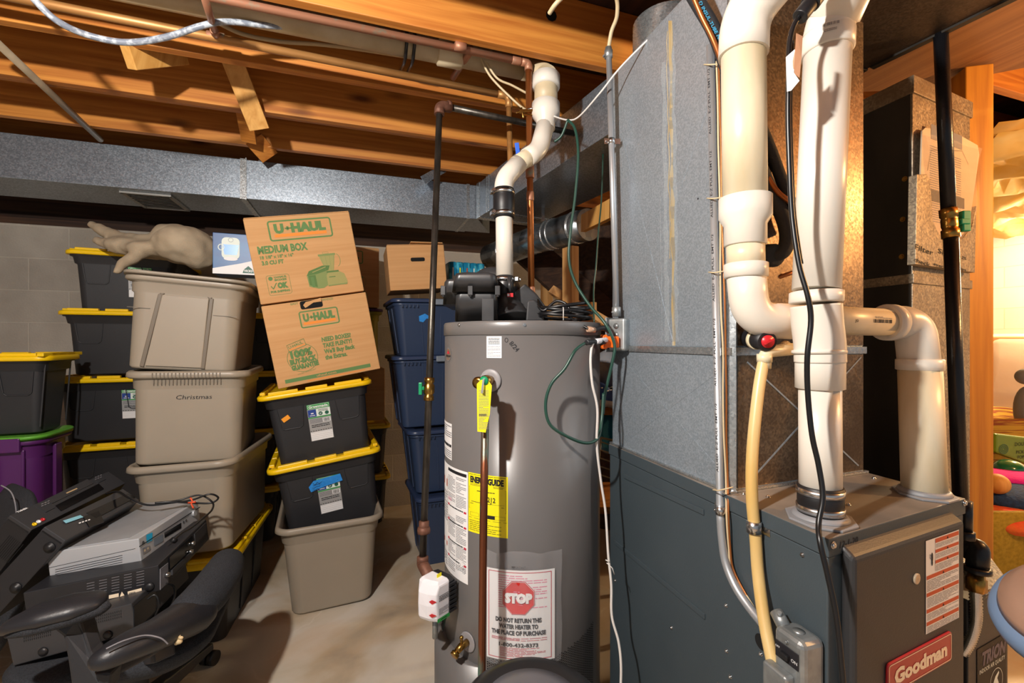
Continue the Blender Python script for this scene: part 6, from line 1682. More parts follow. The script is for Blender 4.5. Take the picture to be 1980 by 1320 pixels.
# --- centre stack
Rc = rot(23, -7.5)
ct3 = black_tote('storage_tote', 'black tote with yellow lid under the leaning cartons, orange sticker on its front', put(Rc, lidcorner(.53, .70, H0), P(494, 770, 2.13)), Rc, .53, .70, H0, sticker=(-.005, .19, .105, .185))
ct2 = black_tote('storage_tote', 'black tote with yellow lid and blue tape label, sitting in the open taupe tote', put(Rc, lidcorner(.53, .70, H0), P(513, 914, 2.13)), Rc, .53, .70, H0, sticker=(-.005, .175, .105, .185))
def fyt(z, D=.70, H=H0): 
    hy = D / 2 - .012; by = hy - .05; return -(by + (hy - .022 - by) * z / H)
mb = MB(); a = math.radians(28)
mb.box((-.155, fyt(.235) - .004, .235), (.036, .0012, .022), Ry(-a)); mb.build('orange_sticker', mat('orange_yellow_sticker', '#f09a1c', .6), ct3, local=True)
d = Deco(lambda x, y, h: Vector((x, fyt(y) - .004 - h - .006 * math.sin(x * 30) ** 2, y)), h0=.002)
d.poly([(-.095, .235), (-.07, .262), (.055, .270), (.062, .232), (-.02, .222), (-.088, .208)], M_BLUETAPE, 0)
d.stroke([(-.075, .252), (-.065, .240), (-.055, .253), (-.045, .243), (-.030, .252)], .0015, M_INK, 1)
rt_ = random.Random(11)
for x0_, x1_, y_ in ((-.075, -.035, .247), (-.080, -.040, .236), (-.078, -.045, .225), (-.015, .045, .250), (-.015, .045, .238)):
    n_ = int((x1_ - x0_) / .004); d.stroke([(x0_ + k * .004 + rt_.uniform(-.001, .001), y_ + (x0_ + k * .004) * .1 + rt_.uniform(-.003, .003)) for k in range(n_)], .0012, M_INK, 1)
d.build('blue_tape', M_BLUETAPE, ct2, local=True)

def soft_tote(name, label, loc, R, W, D, H, body, band=True, lid=None, panel=False, ribs=False, open_=True, group='taupe totes', bt=.05, lidmat=None):
    """rounded tote with a rolled rim"""
    t = thing(name, label, 'tote', loc, R, group)
    hx, hy = W / 2, D / 2; wb = W / 2 - bt; db = D / 2 - bt * 1.1
    r = .05
    secs = [(0, wb - .016, db - .016, r), (.004, wb - .006, db - .006, r), (.014, wb, db, r)]
    zb = H * .80 if band else H * .9
    fx = lambda z: wb + (hx - .028 - wb) * z / H
    fy = lambda z: db + (hy - .028 - db) * z / H
    secs += [(zb, fx(zb), fy(zb), r + .01)]
    if band: secs += [(zb + .006, fx(zb) + .007, fy(zb) + .007, r + .015)]
    k = .007 if band else 0
    secs += [(H - .034, fx(H) + k, fy(H) + k, r + .015), (H - .032, hx - .010, hy - .010, r + .02), (H - .024, hx, hy, r + .025), (H - .008, hx - .002, hy - .002, r + .025), (H, hx - .010, hy - .010, r + .02)]
    if open_: secs += [(H - .004, hx - .022, hy - .022, r + .01), (H - .05, fx(H) - .008, fy(H) - .008, r + .01), (.02, wb - .006, db - .006, r), ]
    mb = MB().rloft(secs, cs=7); mb.build('tote_body', body, t, local=True)
    if panel:
        mb = MB()
        def pt(x, z): return Vector((x, -fy(z) - .0015, z))
        q = [pt(-W * .30, .012), pt(-W * .20, H * .80), pt(-W * .17, H * .83), pt(W * .17, H * .83), pt(W * .20, H * .80), pt(W * .17, .012)]
        for a, b in zip(q, q[1:]): mb.bar(a, b, .016, .008, up=Vector((0, 1, 0)))
        mb.build('groove', M_TAUPED, t, local=True, bevel=.003)
        mb = MB()
        mb.prism([pt(-W * .275, .016), pt(W * .16, .016), pt(W * .18, H * .795), pt(-W * .185, H * .795)], (0, -.006, 0)); mb.build('raised_panel', body, t, local=True, bevel=.004)
        mb = MB(); mb.bar(pt(-W * .44, H * .64), pt(-W * .27, H * .64), .002, .004, up=Vector((0, 1, 0))); mb.bar(pt(W * .22, H * .62), pt(W * .42, H * .62), .002, .004, up=Vector((0, 1, 0))); mb.build('moulded_line', M_TAUPED, t, local=True)
    if ribs:
        mb = MB()
        for i in range(19):
            x = -W * .26 + i * W * .52 / 18
            mb.box((x, -hy - .0005, H - .017), (.0035, .003, .020)); mb.box((x, -fy(H) - .010, H - .048), (.003, .006, .022))
        mb.build('rim_rib', M_TAUPED if body is M_TAUPE else body, t, local=True)
    if lid:
        mb = MB().rloft([(H - .010, hx + .004, hy + .004, r + .03), (H + .006, hx + .006, hy + .006, r + .03), (H + .010, hx, hy, r + .025), (H + .010, hx - .03, hy - .03, r + .01), (H + .004, hx - .04, hy - .04, r)], cs=7)
        mb.build('lid', lidmat or body, t, local=True)
    return t
# open taupe tote on the floor under the centre stack
Rt = rot(23, -1.2)
soft_tote('storage_tote', 'open taupe tote standing on the concrete floor below the two black totes', put(Rt, (-.245, -.28, .44), P(528, 1030, 2.05)), Rt, .49, .56, .44, M_TAUPE, bt=.062)
# --- taupe stack at the left
R3 = rot(21, 4.0)
T3 = soft_tote('storage_tote', 'taupe tote with moulded panel and lid, topmost of the taupe stack', put(R3, (-.225, -.28, .40), P(232, 522, 1.84)), R3, .46, .56, .40, M_TAUPE, panel=True, lid=True, open_=False, bt=.035)
R2 = rot(22, 1.0)
T2 = soft_tote('storage_tote', 'taupe tote with the word Christmas handwritten on its front', put(R2, (-.225, -.28, .40), P(233, 718, 1.84)), R2, .46, .56, .40, M_TAUPE, ribs=True, bt=.035)
d = Deco(front_deco(.28 - .0385, .28 - .028, .40), h0=.002)
d.text('Christmas', -.045, .278, .019, M_INK, w=.130, slant=.15, bold=-.005); d.build('handwriting', M_INK, T2, local=True)
R1 = rot(13, -2)
T1 = soft_tote('storage_tote', 'taupe tote with pale rim at the bottom of the taupe stack, behind the video players', put(R1, (-.205, -.31, .40), P(232, 906, 1.84)), R1, .42, .64, .40, M_TAUPE, bt=.045)
# base tote with long yellow lid edge
Rb = rot(15.5)
black_tote('storage_tote', 'black tote on the floor with a long yellow lid edge, under the taupe stack', put(Rb, (.25, -.37, .37), P(452, 1086, 1.93)) * 1.0, Rb, .50, .74, .37)
# --- back left stack
for i, (px, py, z, yw, lab, st) in enumerate((
        (119, 478, 1.783, 25, 'black tote with yellow lid directly under the canvas cloth, topmost of its stack', (.06, .19, .105, .165)),
        (104, 598, 1.463, 23, 'black tote with yellow lid, directly beneath the one holding the canvas cloth', None),
        (88, 734, 1.10, 22, 'black tote with yellow lid and a silver label, left of the tote marked Christmas', (.10, .20, .105, .165)),
        (88, 878, .735, 22, 'shaded black tote with yellow lid behind the tilted video players', None),
        (100, 1010, .38, 22, 'black tote on the floor at the bottom of the stack by the block wall', None))):
    R = rot(yw, 0); dd = (z - EYE) * FPX / (660 - (py)) if abs(py - 660) > 120 else 2.28
    Hh = .345
    tgt = P(px, py, 2.36); tgt.z = z
    black_tote('storage_tote', lab, put(R, lidcorner(.51, .64, Hh), tgt), R, .51, .64, Hh, sticker=st)
# --- leftmost stack
Rl = rot(20, 0)
def lt(px, z, d): q = P(px, 700, d); q.z = z; return q
black_tote('storage_tote', 'black tote with yellow lid at the left edge, on the purple tote', put(Rl, (.25, -.15, .35), lt(92, 1.235, 2.02)), Rl, .50, .30, .35, sticker=(-.0, .20, .105, .165))
t = soft_tote('storage_tote', 'purple tote with lime green lid at the left edge', put(Rl, (.24, -.15, .47), lt(80, .875, 2.00)), Rl, .48, .30, .47, M_PURPLE, open_=False, lid=True, lidmat=M_LIME, band=True, group=None, bt=.03)
mb = MB(); mb.box((.225, -.0, .30), (.014, .05, .24)); mb.box((.17, -.134, .25), (.012, .012, .34)); mb.box((.08, -.134, .25), (.008, .012, .34)); mb.box((.12, -.150, .445), (.10, .02, .06)); mb.build('moulded_rib', M_PURPLE, t, local=True, bevel=.004)
black_tote('storage_tote', 'dark tote on the floor beneath the purple tote at the left edge', put(Rl, (.25, -.15, .37), lt(82, .385, 2.00)), Rl, .50, .30, .37)
# --- stacks behind the centre stack
for k, (z, lab) in enumerate(((.37, 'black tote lowest in the rear gap between the taupe and centre stacks'), (.735, 'black tote second from the floor in the rear gap beside the taupe stack'), (1.10, 'black tote third from the floor in the rear gap beside the taupe stack'), (1.465, 'black tote at the back, topmost in the gap behind the taupe tote with the lid'))):
    R = rot(21); q = P(543, 700, 2.88); q.z = z
    black_tote('storage_tote', lab, put(R, (.19, -.26, .35), q), R, .38, .50, .35)
for k, (z, lab) in enumerate(((.35, 'black tote far back on the floor between the centre stack and navy totes'), (.71, 'black tote far back, second from the floor beside the navy totes'))):
    R = rot(22); q = P(757, 700, 3.22); q.z = z
    black_tote('storage_tote', lab, put(R, (.24, -.18, .35), q), R, .48, .36, .35)
R = rot(22); q = P(744, 700, 3.20); q.z = 1.52
cb = thing('plain_carton', 'plain brown carton in the shade below the olive tote', 'carton', put(R, (.22, -.17, .36), Vector((*q.xy, 1.10))), R, 'brown cartons')
MB().box((0, 0, .19), (.44, .34, .36)).build('carton_body', M_CARD, cb, local=True, bevel=.004)
soft_tote('storage_tote', 'olive yellow tote with dark lid behind the leaning cartons', put(R, (.24, -.18, .40), q), R, .46, .36, .40, M_OLIVE, open_=False, lid=True, lidmat=M_PURPLE, group=None, bt=.03)

# --- navy stack
def navy_tote(label, loc, R, W, D, H, latch=0.0):
    t = thing('storage_tote', label, 'tote', loc, R, 'navy totes')
    hx, hy = W / 2 - .014, D / 2 - .014; bx, by = hx - .045, hy - .045
    mb = MB().rloft([(0, bx - .01, by - .01, .03), (.01, bx, by, .035), (H - .04, hx - .008, hy - .008, .05), (H - .038, hx, hy, .05), (H - .015, hx, hy, .05)], cs=6); mb.build('tote_body', M_NAVY, t, local=True)
    mb = MB(); fy = lambda z: -(by + (hy - .008 - by) * z / H) - .001
    for x0, x1 in ((-.12, -.10), (.0, .0), (.12, .10)): mb.bar(Vector((x1, fy(.02), .02)), Vector((x0, fy(H - .05), H - .05)), .006, .005, up=Vector((0, 1, 0)))
    for y_ in (-.08, .08): mb.bar(Vector((-(bx + .003), y_, .02)), Vector((-(hx - .008), y_, H - .05)), .005, .006, up=Vector((1, 0, 0)))
    for i in range(5): mb.box((-hx + .05 + i * .022, -hy - .001, H - .042), (.006, .008, .018)); mb.box((hx - .05 - i * .022, -hy - .001, H - .042), (.006, .008, .018))
    mb.build('moulded_rib', M_NAVY, t, local=True, bevel=.001)
    lx, ly = W / 2, D / 2
    MB().rloft([(H - .022, lx - .004, ly - .004, .055), (H - .018, lx, ly, .055), (H - .003, lx - .002, ly - .002, .055), (H + .002, lx - .010, ly - .010, .05), (H + .002, lx - .05, ly - .05, .03), (H - .006, lx - .06, ly - .06, .03)], cs=6).build('lid', M_NAVYL, t, local=True)
    mb = MB().box((latch, -ly - .003, H - .018), (.13, .012, .034)); mb.build('latch', M_LATCH, t, local=True, bevel=.004)
    return t
for (px, py, d_, H, lab, la) in ((805, 968, 2.56, .41, 'navy tote standing on the floor, lowest of the navy stack', .19), (789, 836, 2.56, .375, 'navy tote second from the floor in the navy stack', .17), (760, 690, 2.56, .42, 'navy tote second from the top of its stack, grey latch in front', .02), (756, 576, 2.56, .335, 'topmost navy tote, with a scrap of blue tape, under the small plain carton', .02)):
    R = rot(22, -1 if py < 700 else 0)
    t = navy_tote(lab, put(R, (-.29, -.23, H), P(px, py, d_)), R, .58, .46, H, la)
    if py == 576:
        mb = MB(); d = Deco(lambda x, y, h: Vector((x, -(.23 - .014 - .045 + .037 * y / H) - h - .004, y)), h0=.002); d.poly([(-.13, .235), (-.095, .25), (-.07, .235), (-.055, .215), (-.085, .222), (-.105, .20), (-.128, .205)], M_BLUETAPE); d.build('blue_tape', M_BLUETAPE, t, local=True)

# ---------------- cartons
def carton(label, loc, R, W, D, H, group='brown cartons', flap=True, hole=None):
    t = thing('carton_box', label, 'carton', loc, R, group)
    mb = MB(); mb.box((0, 0, H / 2), (W, D, H)); mb.build('carton_body', M_CARD, t, local=True, bevel=.004)
    if flap:
        mb = MB(); mb.box((0, -D * .25, H + .002), (W - .006, D * .49, .003)); mb.box((0, D * .25, H + .002), (W - .006, D * .49, .003)); mb.build('top_flap', M_CARD, t, local=True)
    if hole:
        d = Deco(lambda x, y, h: Vector((x, -D / 2 - h, y)), h0=.0008); d.rrect(*hole, .008, 0, M_HOLE); d.build('hand_hole', M_HOLE, t, local=True)
    return t
Ru = rot(23, -10.5)
def logo(d, x0, y0, w, h, m=M_CGREEN, thin=.006, bar=True):
    d.rrect(x0, y0, x0 + w, y0 + h, h * .14, h * .075, m, 0)
    # slab letters
    def lw(s, x, ww): d.text(s, x, y0 + h * .40, h * .42, m, w=ww, bold=.075, l=1)
    lw('U', x0 + w * .09, w * .15); d.rect(x0 + w * .255, y0 + h * .55, x0 + w * .36, y0 + h * .62, m, 1); d.rect(x0 + w * .28, y0 + h * .50, x0 + w * .315, y0 + h * .68, m, 1); lw('HAUL', x0 + w * .35, w * .55)
    if bar: d.rect(x0 + w * .08, y0 + h * .18, x0 + w * .90, y0 + h * .33, M_CORANGE, 1)
CW, CD, CH = .475, .44, .405
b1 = carton('lower of two large printed cartons leaning left, green stripe along its bottom edge', put(Ru, (-CW / 2, -CD / 2, 0), P(538, 752, 2.15)), Ru, CW, CD, .395, flap=False)
fd = lambda D: (lambda x, y, h: Vector((x - CW / 2, -D / 2 - h, y)))
d = Deco(fd(CD), h0=.0006); H1 = .395
d.rrect(.165, H1 - .042, .265, H1 - .002, .009, 0, M_HOLE, 1); 
d.poly([(.178, H1 - .022), (.192, H1 - .008), (.215, H1 - .006), (.262, H1 + .002), (.262, H1 - .016), (.225, H1 - .016), (.195, H1 - .032), (.185, H1 - .036)], M_CARD, 6)
d.text('EASY', .125, H1 - .014, .011, M_CGREEN, bold=.01); d.text('HANDLES', .262, H1 - .014, .011, M_CGREEN, bold=.01, w=.055)
logo(d, .150, H1 - .132, .178, .082)
cx, cy = .130, .125; d.circ(cx, cy, .068, .068, .0022, M_CGREEN, 0)
d.poly([(cx - .052, cy + .038), (cx + .026, cy + .058), (cx + .022, cy + .088), (cx - .056, cy + .068)], M_CARD, 1); d.stroke([(cx - .052, cy + .038), (cx + .026, cy + .058), (cx + .020, cy + .090), (cx - .058, cy + .070), (cx - .052, cy + .038)], .002, M_CGREEN, 2)
d.text('U-HAUL', cx - .050, cy + .052, .014, M_CGREEN, w=.066, rot=.25, bold=.02, l=2); d.line((cx - .050, cy + .046), (cx + .022, cy + .064), .004, M_CORANGE, 2)
d.text('100%', cx - .050, cy + .006, .033, M_CGREEN, w=.098, bold=.075, l=2, rot=.05)
d.text('BUY-BACK', cx - .058, cy - .025, .024, M_CGREEN, w=.120, bold=.075, l=2, rot=.05); d.text('GUARANTEE', cx - .056, cy - .052, .022, M_CGREEN, w=.122, bold=.075, l=2, rot=.05)
d.text('UNUSED WITH RECEIPT', cx - .035, cy - .078, .006, M_CGREEN, w=.085, rot=.12)
yy = .185
for s_, w_ in (('NEED BOXES?', .122), ('TAKE PLENTY!', .122), ("We'll Buy Back", .130), ('the Extras.', .092)):
    d.text(s_, .228, yy, .021, M_CGREEN, w=w_ * 1.12, bold=.05, slant=.05, l=1); yy -= .0295
d.rect(.035, .018, .430, .036, M_CGREEN); d.text('uhaul.com', .175, .022, .011, M_CARD, w=.09, bold=.02, l=2)
d.rect(.13, .008, .40, .012, M_CORANGE)
d.build('printed_side', M_CGREEN, b1, local=True)
b2 = carton('upper of two large printed cartons leaning left, showing a blender and toaster drawing', put(Ru, (-CW / 2, -CD / 2, 0), P(504, 589, 2.15)), Ru, CW, CD, CH)
d = Deco(fd(CD), h0=.0006)
logo(d, .095, .288, .285, .098)
d.text('MEDIUM BOX', .034, .236, .035, M_CGREEN, w=.218, bold=.05); d.text('18 1/8" x 18" x 16"', .038, .210, .0155, M_CGREEN, w=.145, bold=.04); d.text('3.0 CU FT', .040, .182, .019, M_CGREEN, w=.095, bold=.055)
x0, y0 = .045, .035; d.rrect(x0, y0, x0 + .100, y0 + .096, .010, .0016, M_CGREEN)
d.disc(x0 + .018, y0 + .080, .010, .010, M_CGREEN, 1, 8); d.text('U-HAUL', x0 + .034, y0 + .080, .009, M_CGREEN, w=.056, bold=.06); d.text('BOXES', x0 + .034, y0 + .067, .009, M_CGREEN, w=.053, bold=.06)
d.stroke([(x0 + .014, y0 + .045), (x0 + .022, y0 + .030), (x0 + .040, y0 + .058)], .004, M_CGREEN, 1); d.text('OK', x0 + .042, y0 + .032, .025, M_CGREEN, w=.047, bold=.09); d.text('FOR SHIPPING', x0 + .008, y0 + .012, .010, M_CGREEN, w=.084, bold=.06)
# toaster
M_CG2 = mat('box_mid_green_ink', '#7d8b52', .8); M_CG3 = mat('box_dark_green_ink', '#57763f', .8)
d.poly([(.225, .055), (.265, .040), (.290, .040), (.325, .060), (.325, .125), (.290, .135), (.235, .128), (.222, .110)], M_CG2, 0); d.poly([(.222, .108), (.235, .130), (.300, .150), (.335, .147), (.325, .125), (.270, .112)], M_CG3, 1)
d.poly([(.228, .062), (.262, .048), (.262, .108), (.228, .108)], M_CG3, 2); d.rrect(.238, .050, .252, .100, .006, 0, M_CGREEN, 3); d.line((.250, .122), (.315, .142), .004, M_CGREENL, 3)
# blender
d.poly([(.292, .200), (.368, .200), (.350, .120), (.315, .120)], M_CGREENL, 0); d.rect(.290, .196, .370, .206, M_CG2, 1); d.rrect(.312, .206, .340, .216, .003, .0012, M_CG2, 1); d.circ(.372, .170, .018, .032, .0025, M_CG2, 1, a0=-1.5, a1=1.5)
d.poly([(.310, .050), (.400, .044), (.405, .060), (.395, .100), (.372, .115), (.325, .118), (.312, .100)], M_CGREENL, 2); d.rect(.315, .112, .372, .120, M_CG3, 3); d.line((.312, .048), (.402, .050), .005, M_CG2, 3); d.rect(.322, .088, .352, .092, M_CG3, 3)
for xx in (.312, .325, .338, .350): d.line((xx, .125), (.33 + (xx - .33) * 1.6, .195), .0012, M_CG2, 1)
d.build('printed_side', M_CGREEN, b2, local=True)
R = rot(22, 0); b3 = carton('printed carton standing on the olive tote, half hidden behind the leaning cartons', put(R, (CW / 2, -.18, .40), Vector((*P(733, 468, 3.12).xy, 1.935))), R, CW, .36, .40)
d = Deco(lambda x, y, h: Vector((x - CW / 2, -.18 - h, y)), h0=.0006); logo(d, .105, .290, .265, .088)
d.poly([(.292, .200), (.368, .200), (.350, .120), (.315, .120)], M_CGREENL, 0); d.rect(.290, .196, .370, .206, M_CG2, 1); d.disc(.355, .07, .045, .045, M_CGREENL, 1); d.circ(.372, .170, .018, .032, .0025, M_CG2, 1, a0=-1.5, a1=1.5)
d.build('printed_side', M_CGREEN, b3, local=True)
R = rot(19, -5); b4 = carton('small plain carton with an oval hand hole on top of the navy totes', put(R, (-.165, -.15, 0), P(754, 562, 2.56)), R, .325, .30, .255, hole=(-.035, .160, .045, .182))
mb = MB().box((.06, -.10, .262), (.18, .16, .004), Ry(.05)); mb.build('loose_flap', M_CARD, b4, local=True)
# blue boxed set
R = rot(21); v = thing('appliance_box', 'glossy blue and white box picturing a humidifier, standing on the lidded taupe tote', 'box', put(R, (-.115, -.09, 0), P(409, 527, 2.20)), R)
MB().box((0, 0, .1), (.23, .14, .20)).build('box_body', M_VICKS, v, local=True, bevel=.002)
d = Deco(lambda x, y, h: Vector((x - .115, -.07 - h, y)), h0=.0006)
d.poly([(0, 0), (.23, 0), (.23, .085), (.20, .080), (.12, .055), (0, .025)], M_PAPER)
d.rrect(.038, .075, .115, .180, .02, 0, M_GREENWHITE, 1); d.poly([(.040, .145), (.113, .145), (.103, .095), (.050, .095)], mat('humidifier_blue', '#2f8fe0', .3), 2); d.disc(.077, .075, .030, .009, M_PAPER, 2); d.circ(.036, .130, .014, .016, .004, M_GREENWHITE, 3); d.circ(.077, .168, .011, .011, .002, M_LATCH, 3)
d.poly([(.128, .008), (.178, .008), (.172, .026), (.153, .044), (.134, .026)], M_DARKGREEN, 2); d.text('VICKS', .153, .013, .012, M_PAPER, w=.038, align='C', rot=math.pi, bold=.04, l=3) if False else d.text('VICKS', .153, .014, .011, M_PAPER, w=.038, align='C', bold=.04, l=3)
d.rect(.160, .105, .20, .12, M_REDP, 2); d.text('Cool', .165, .075, .02, M_PAPER, bold=.03, l=2)
d.build('box_print', M_PAPER, v, local=True)
# shrink-wrapped multipack
R = rot(22); q = P(871, 505, 2.86)
pkk = thing('multipack', 'teal shrink-wrapped multipack standing behind the black blower of the water heater', 'package', put(R, (-.115, -.08, .235), q), R)
mb = MB()
for i in range(5):
    mb.rloft([(0, .027, .07, .02, -.092 + i * .046, 0), (.23, .027, .07, .02, -.092 + i * .046, 0), (.238, .022, .06, .02, -.092 + i * .046, 0)], cs=4)
mb.build('wrapped_packs', M_TEAL, pkk, local=True)
d = Deco(lambda x, y, h: Vector((x, -.0715 - h, y)), h0=.001)
for i in range(5): d.rect(-.100 + i * .046, .12, -.092 + i * .046, .20, [M_PAPER, M_YELLABEL, M_ORGINK, M_GREENWHITE, M_PAPER][i]); d.rect(-.10 + i * .046, .10, -.084 + i * .046, .11, M_PAPER)
d.build('pack_print', M_PAPER, pkk, local=True)
# canvas cloth
cl = MB()
def blob(px, py, d, r, R=None): cl.ball(P(px, py, d), r, R=R)
def tb(pts, rs): cl.tube(spline([P(*p) for p in pts], 4), [rs[min(int(i / 4), len(rs) - 1)] * (1 - (i / 4 % 1)) + rs[min(int(i / 4) + 1, len(rs) - 1)] * (i / 4 % 1) for i in range((len(pts) - 1) * 4 + 1)], 12)
blob(356, 474, 2.36, (.14, .14, .10), Rz(-.3)); blob(384, 492, 2.38, (.075, .11, .085)); blob(338, 462, 2.46, (.11, .10, .085)); blob(300, 484, 2.36, (.15, .12, .045)); blob(262, 476, 2.36, (.13, .09, .04), Rz(.1)); blob(240, 470, 2.36, (.09, .06, .035))
tb([(320, 472, 2.38), (270, 468, 2.38), (225, 457, 2.39), (196, 444, 2.40), (174, 432, 2.42)], [.05, .042, .036, .03, .022])
tb([(310, 484, 2.34), (260, 484, 2.32), (215, 474, 2.32), (184, 463, 2.34)], [.04, .036, .032, .022])
tb([(275, 486, 2.30), (255, 500, 2.24), (240, 508, 2.20), (228, 522, 2.16), (218, 528, 2.14)], [.035, .032, .026, .018, .008])
tb([(398, 470, 2.38), (400, 500, 2.38), (402, 515, 2.38)], [.05, .04, .02])
cloth = one('canvas_cloth', cl, M_CANVAS, 'crumpled beige canvas cloth thrown over the topmost black tote', 'cloth')
rm = cloth.modifiers.new('remesh', 'REMESH'); rm.mode = 'VOXEL'; rm.voxel_size = .009; rm.use_smooth_shade = True
sm_ = cloth.modifiers.new('smooth', 'SMOOTH'); sm_.factor = .8; sm_.iterations = 12
tx = bpy.data.textures.new('cloth_folds', 'CLOUDS'); tx.noise_scale = .07; tx.noise_depth = 1
dm = cloth.modifiers.new('folds', 'DISPLACE'); dm.texture = tx; dm.strength = .016; dm.mid_level = .5; dm.texture_coords = 'LOCAL'

# ---------------- shelf with shoes in the gap behind the heater
shx = P(1172, 790, 2.05)
sf = thing('shoe_shelf', 'small wooden shelf glimpsed in the narrow gap beside the furnace', 'shelf', Wd(.42, 2.15))
mb = MB()
for z_ in (P(1172, 790, 2.0).z - .016, .55): mb.box(Wd(.47, 2.2, z_), (.42, .36, .03), Rz(-TH))
mb.build_each('shelf_board', M_JOIST, sf)
mb = MB()
for a, b in ((.27, 2.03), (.67, 2.03), (.27, 2.37), (.67, 2.37)): mb.box(Wd(a, b, .5), (.025, .025, 1.0), Rz(-TH))
mb.build_each('shelf_leg', M_DARKWOOD, sf)
def shoe(c, rz, label, m1, m2, sc_=1):
    t = thing('shoe', label, 'shoe', c, Rz(rz), 'shoes on the small shelf')
    mb = MB(); prof = [(-.14, .030, .0), (-.10, .038, .0), (0, .034, 0), (.08, .044, 0), (.13, .032, 0), (.145, .012, 0)]
    mb.rloft([(0, .045, .14, .04), (.022, .048, .143, .045), (.03, .044, .138, .04)], cs=6); mb.build('sole', M_PAPER, t, local=True)
    mb = MB().ball((0, -.065, .04), (.042, .075, .035)).ball((0, .05, .055), (.040, .085, .055)).ball((0, .08, .09), (.034, .05, .04)); mb.build('upper', m1, t, local=True)
    mb = MB()
    for i in range(4): mb.bar((-.03, -.03 + i * .025, .072 + i * .012), (.03, -.02 + i * .025, .072 + i * .012), .006, .004)
    mb.build('lace', m2, t, local=True); return t
zs_ = P(1172, 790, 2.0).z
shoe(Wd(.425, 2.10, zs_), .5, 'grey and blue running shoe on the small shelf, seen in the gap by the furnace', M_SHOEB, M_PAPER)
shoe(Wd(.47, 2.24, zs_), .2, 'plain grey shoe behind the blue one on the small shelf', M_SHOE, M_INK)
one('grey_bag', MB().ball(P(1176, 712, 2.2) , (.07, .07, .09)), M_SHOE, 'soft grey bag above the shoes in the gap beside the furnace', 'bag')
one('teal_bag', MB().rloft([(0, .06, .06, .03), (.16, .07, .07, .03), (.20, .05, .05, .03)], cs=4).v and (lambda m: m)(MB().ball(P(1176, 835, 2.1), (.06, .06, .10))), M_TEAL, 'teal packet below the shoe shelf in the narrow gap', 'bag')
mb = MB(); 
for k in range(5): mb.tube([P(1150 + 0 * k, 850 + 16 * k, 1.95), P(1186, 862 + 16 * k, 1.95)], .003, 6)
mb.tube([P(1162, 846, 1.95), P(1152, 960, 1.95)], .004, 6); mb.tube([P(1162, 846, 1.95), P(1190, 852, 1.95)], .005, 6)
one('wire_rack', mb, M_PVCB, 'pale wire rack low in the narrow gap beside the furnace', 'rack')
# ================================================================ OFFICE CHAIR WITH VIDEO PLAYERS
def facing(O, u, v):
    p = Plane(O, u, v)
    return p if p.n.dot(EYEP - Vector(O)) > 0 else Plane(O, -Vector(u), v)
cc = Wd(-1.245, 1.50)
CHR = thing('office_chair', 'black office chair with curved padded arms, piled with video players at the lower left', 'chair', cc)
mb = MB(); mb.rloft([(0, .22, .21, .12), (.03, .25, .24, .14), (.06, .255, .245, .14), (.075, .23, .22, .12)], cs=8)
zs = P(130, 1260, 1.35).z; SZ = .385
mb.v = [Rz(-TH + .35) @ p + cc + Vector((0, .0, SZ - .078)) for p in mb.v]; mb.build('seat', M_FABRIC, CHR)
mb = MB().cyl(cc + Vector((0, 0, .10)), cc + Vector((0, 0, .27)), .038, 28).cyl(cc + Vector((0, 0, .27)), cc + Vector((0, 0, .31)), .028, 24); mb.build('gas_lift', M_CHAIRP, CHR)
hub = cc + Vector((0, 0, .09))
a0 = math.atan2(Wd(-1.216, 1.845).y - cc.y, Wd(-1.216, 1.845).x - cc.x)
MB().cyl(cc + Vector((0, 0, .05)), cc + Vector((0, 0, .13)), .05, 24).build('hub', M_CHAIRP, CHR)
for k in range(5):
    w = a0 + k * 2 * math.pi / 5; dx = Vector((math.cos(w), math.sin(w), 0)); tip = cc + dx * .335
    sd = Vector((-dx.y, dx.x, 0))
    mb = MB(); z0, z1 = .12, .075
    mb.box8([hub - sd * .032 + Vector((0, 0, -.03)), tip - sd * .018 + Vector((0, 0, z1 - .012)), tip + sd * .018 + Vector((0, 0, z1 - .012)), hub + sd * .032 + Vector((0, 0, -.03)), hub - sd * .026 + Vector((0, 0, .03)), tip - sd * .015 + Vector((0, 0, z1 + .012)), tip + sd * .015 + Vector((0, 0, z1 + .012)), hub + sd * .026 + Vector((0, 0, .03))])
    mb.build('leg', M_CHAIRP, CHR, bevel=.004)
    mb = MB(); r = .027
    for s_ in (-1, 1): mb.cyl(tip + sd * s_ * .004 + Vector((0, 0, r)), tip + sd * s_ * .026 + Vector((0, 0, r)), r, 20)
    mb.cyl(tip + Vector((0, 0, .03)), tip + Vector((0, 0, .078)), .008, 10); mb.build('caster', M_RUBBER, CHR)
# back rest
bcx = P(8, 1096, 1.74)
mb = MB(); mb.rloft([(-.02, .22, .24, .15), (0, .25, .29, .20), (.02, .26, .30, .20), (.04, .22, .24, .15)], cs=8)
Rbk = Rz(-TH + math.radians(-30)) @ Rx(math.radians(78))
mb.v = [Rbk @ p + bcx for p in mb.v]; mb.build('backrest', M_FABRIC, CHR)
MB().tube(spline([P(2, 938, 1.66), P(22, 952, 1.66), P(31, 985, 1.65), P(30, 1030, 1.65)], 6), .0022, 6).build('back_seam', MATS['grey_ink'], CHR)
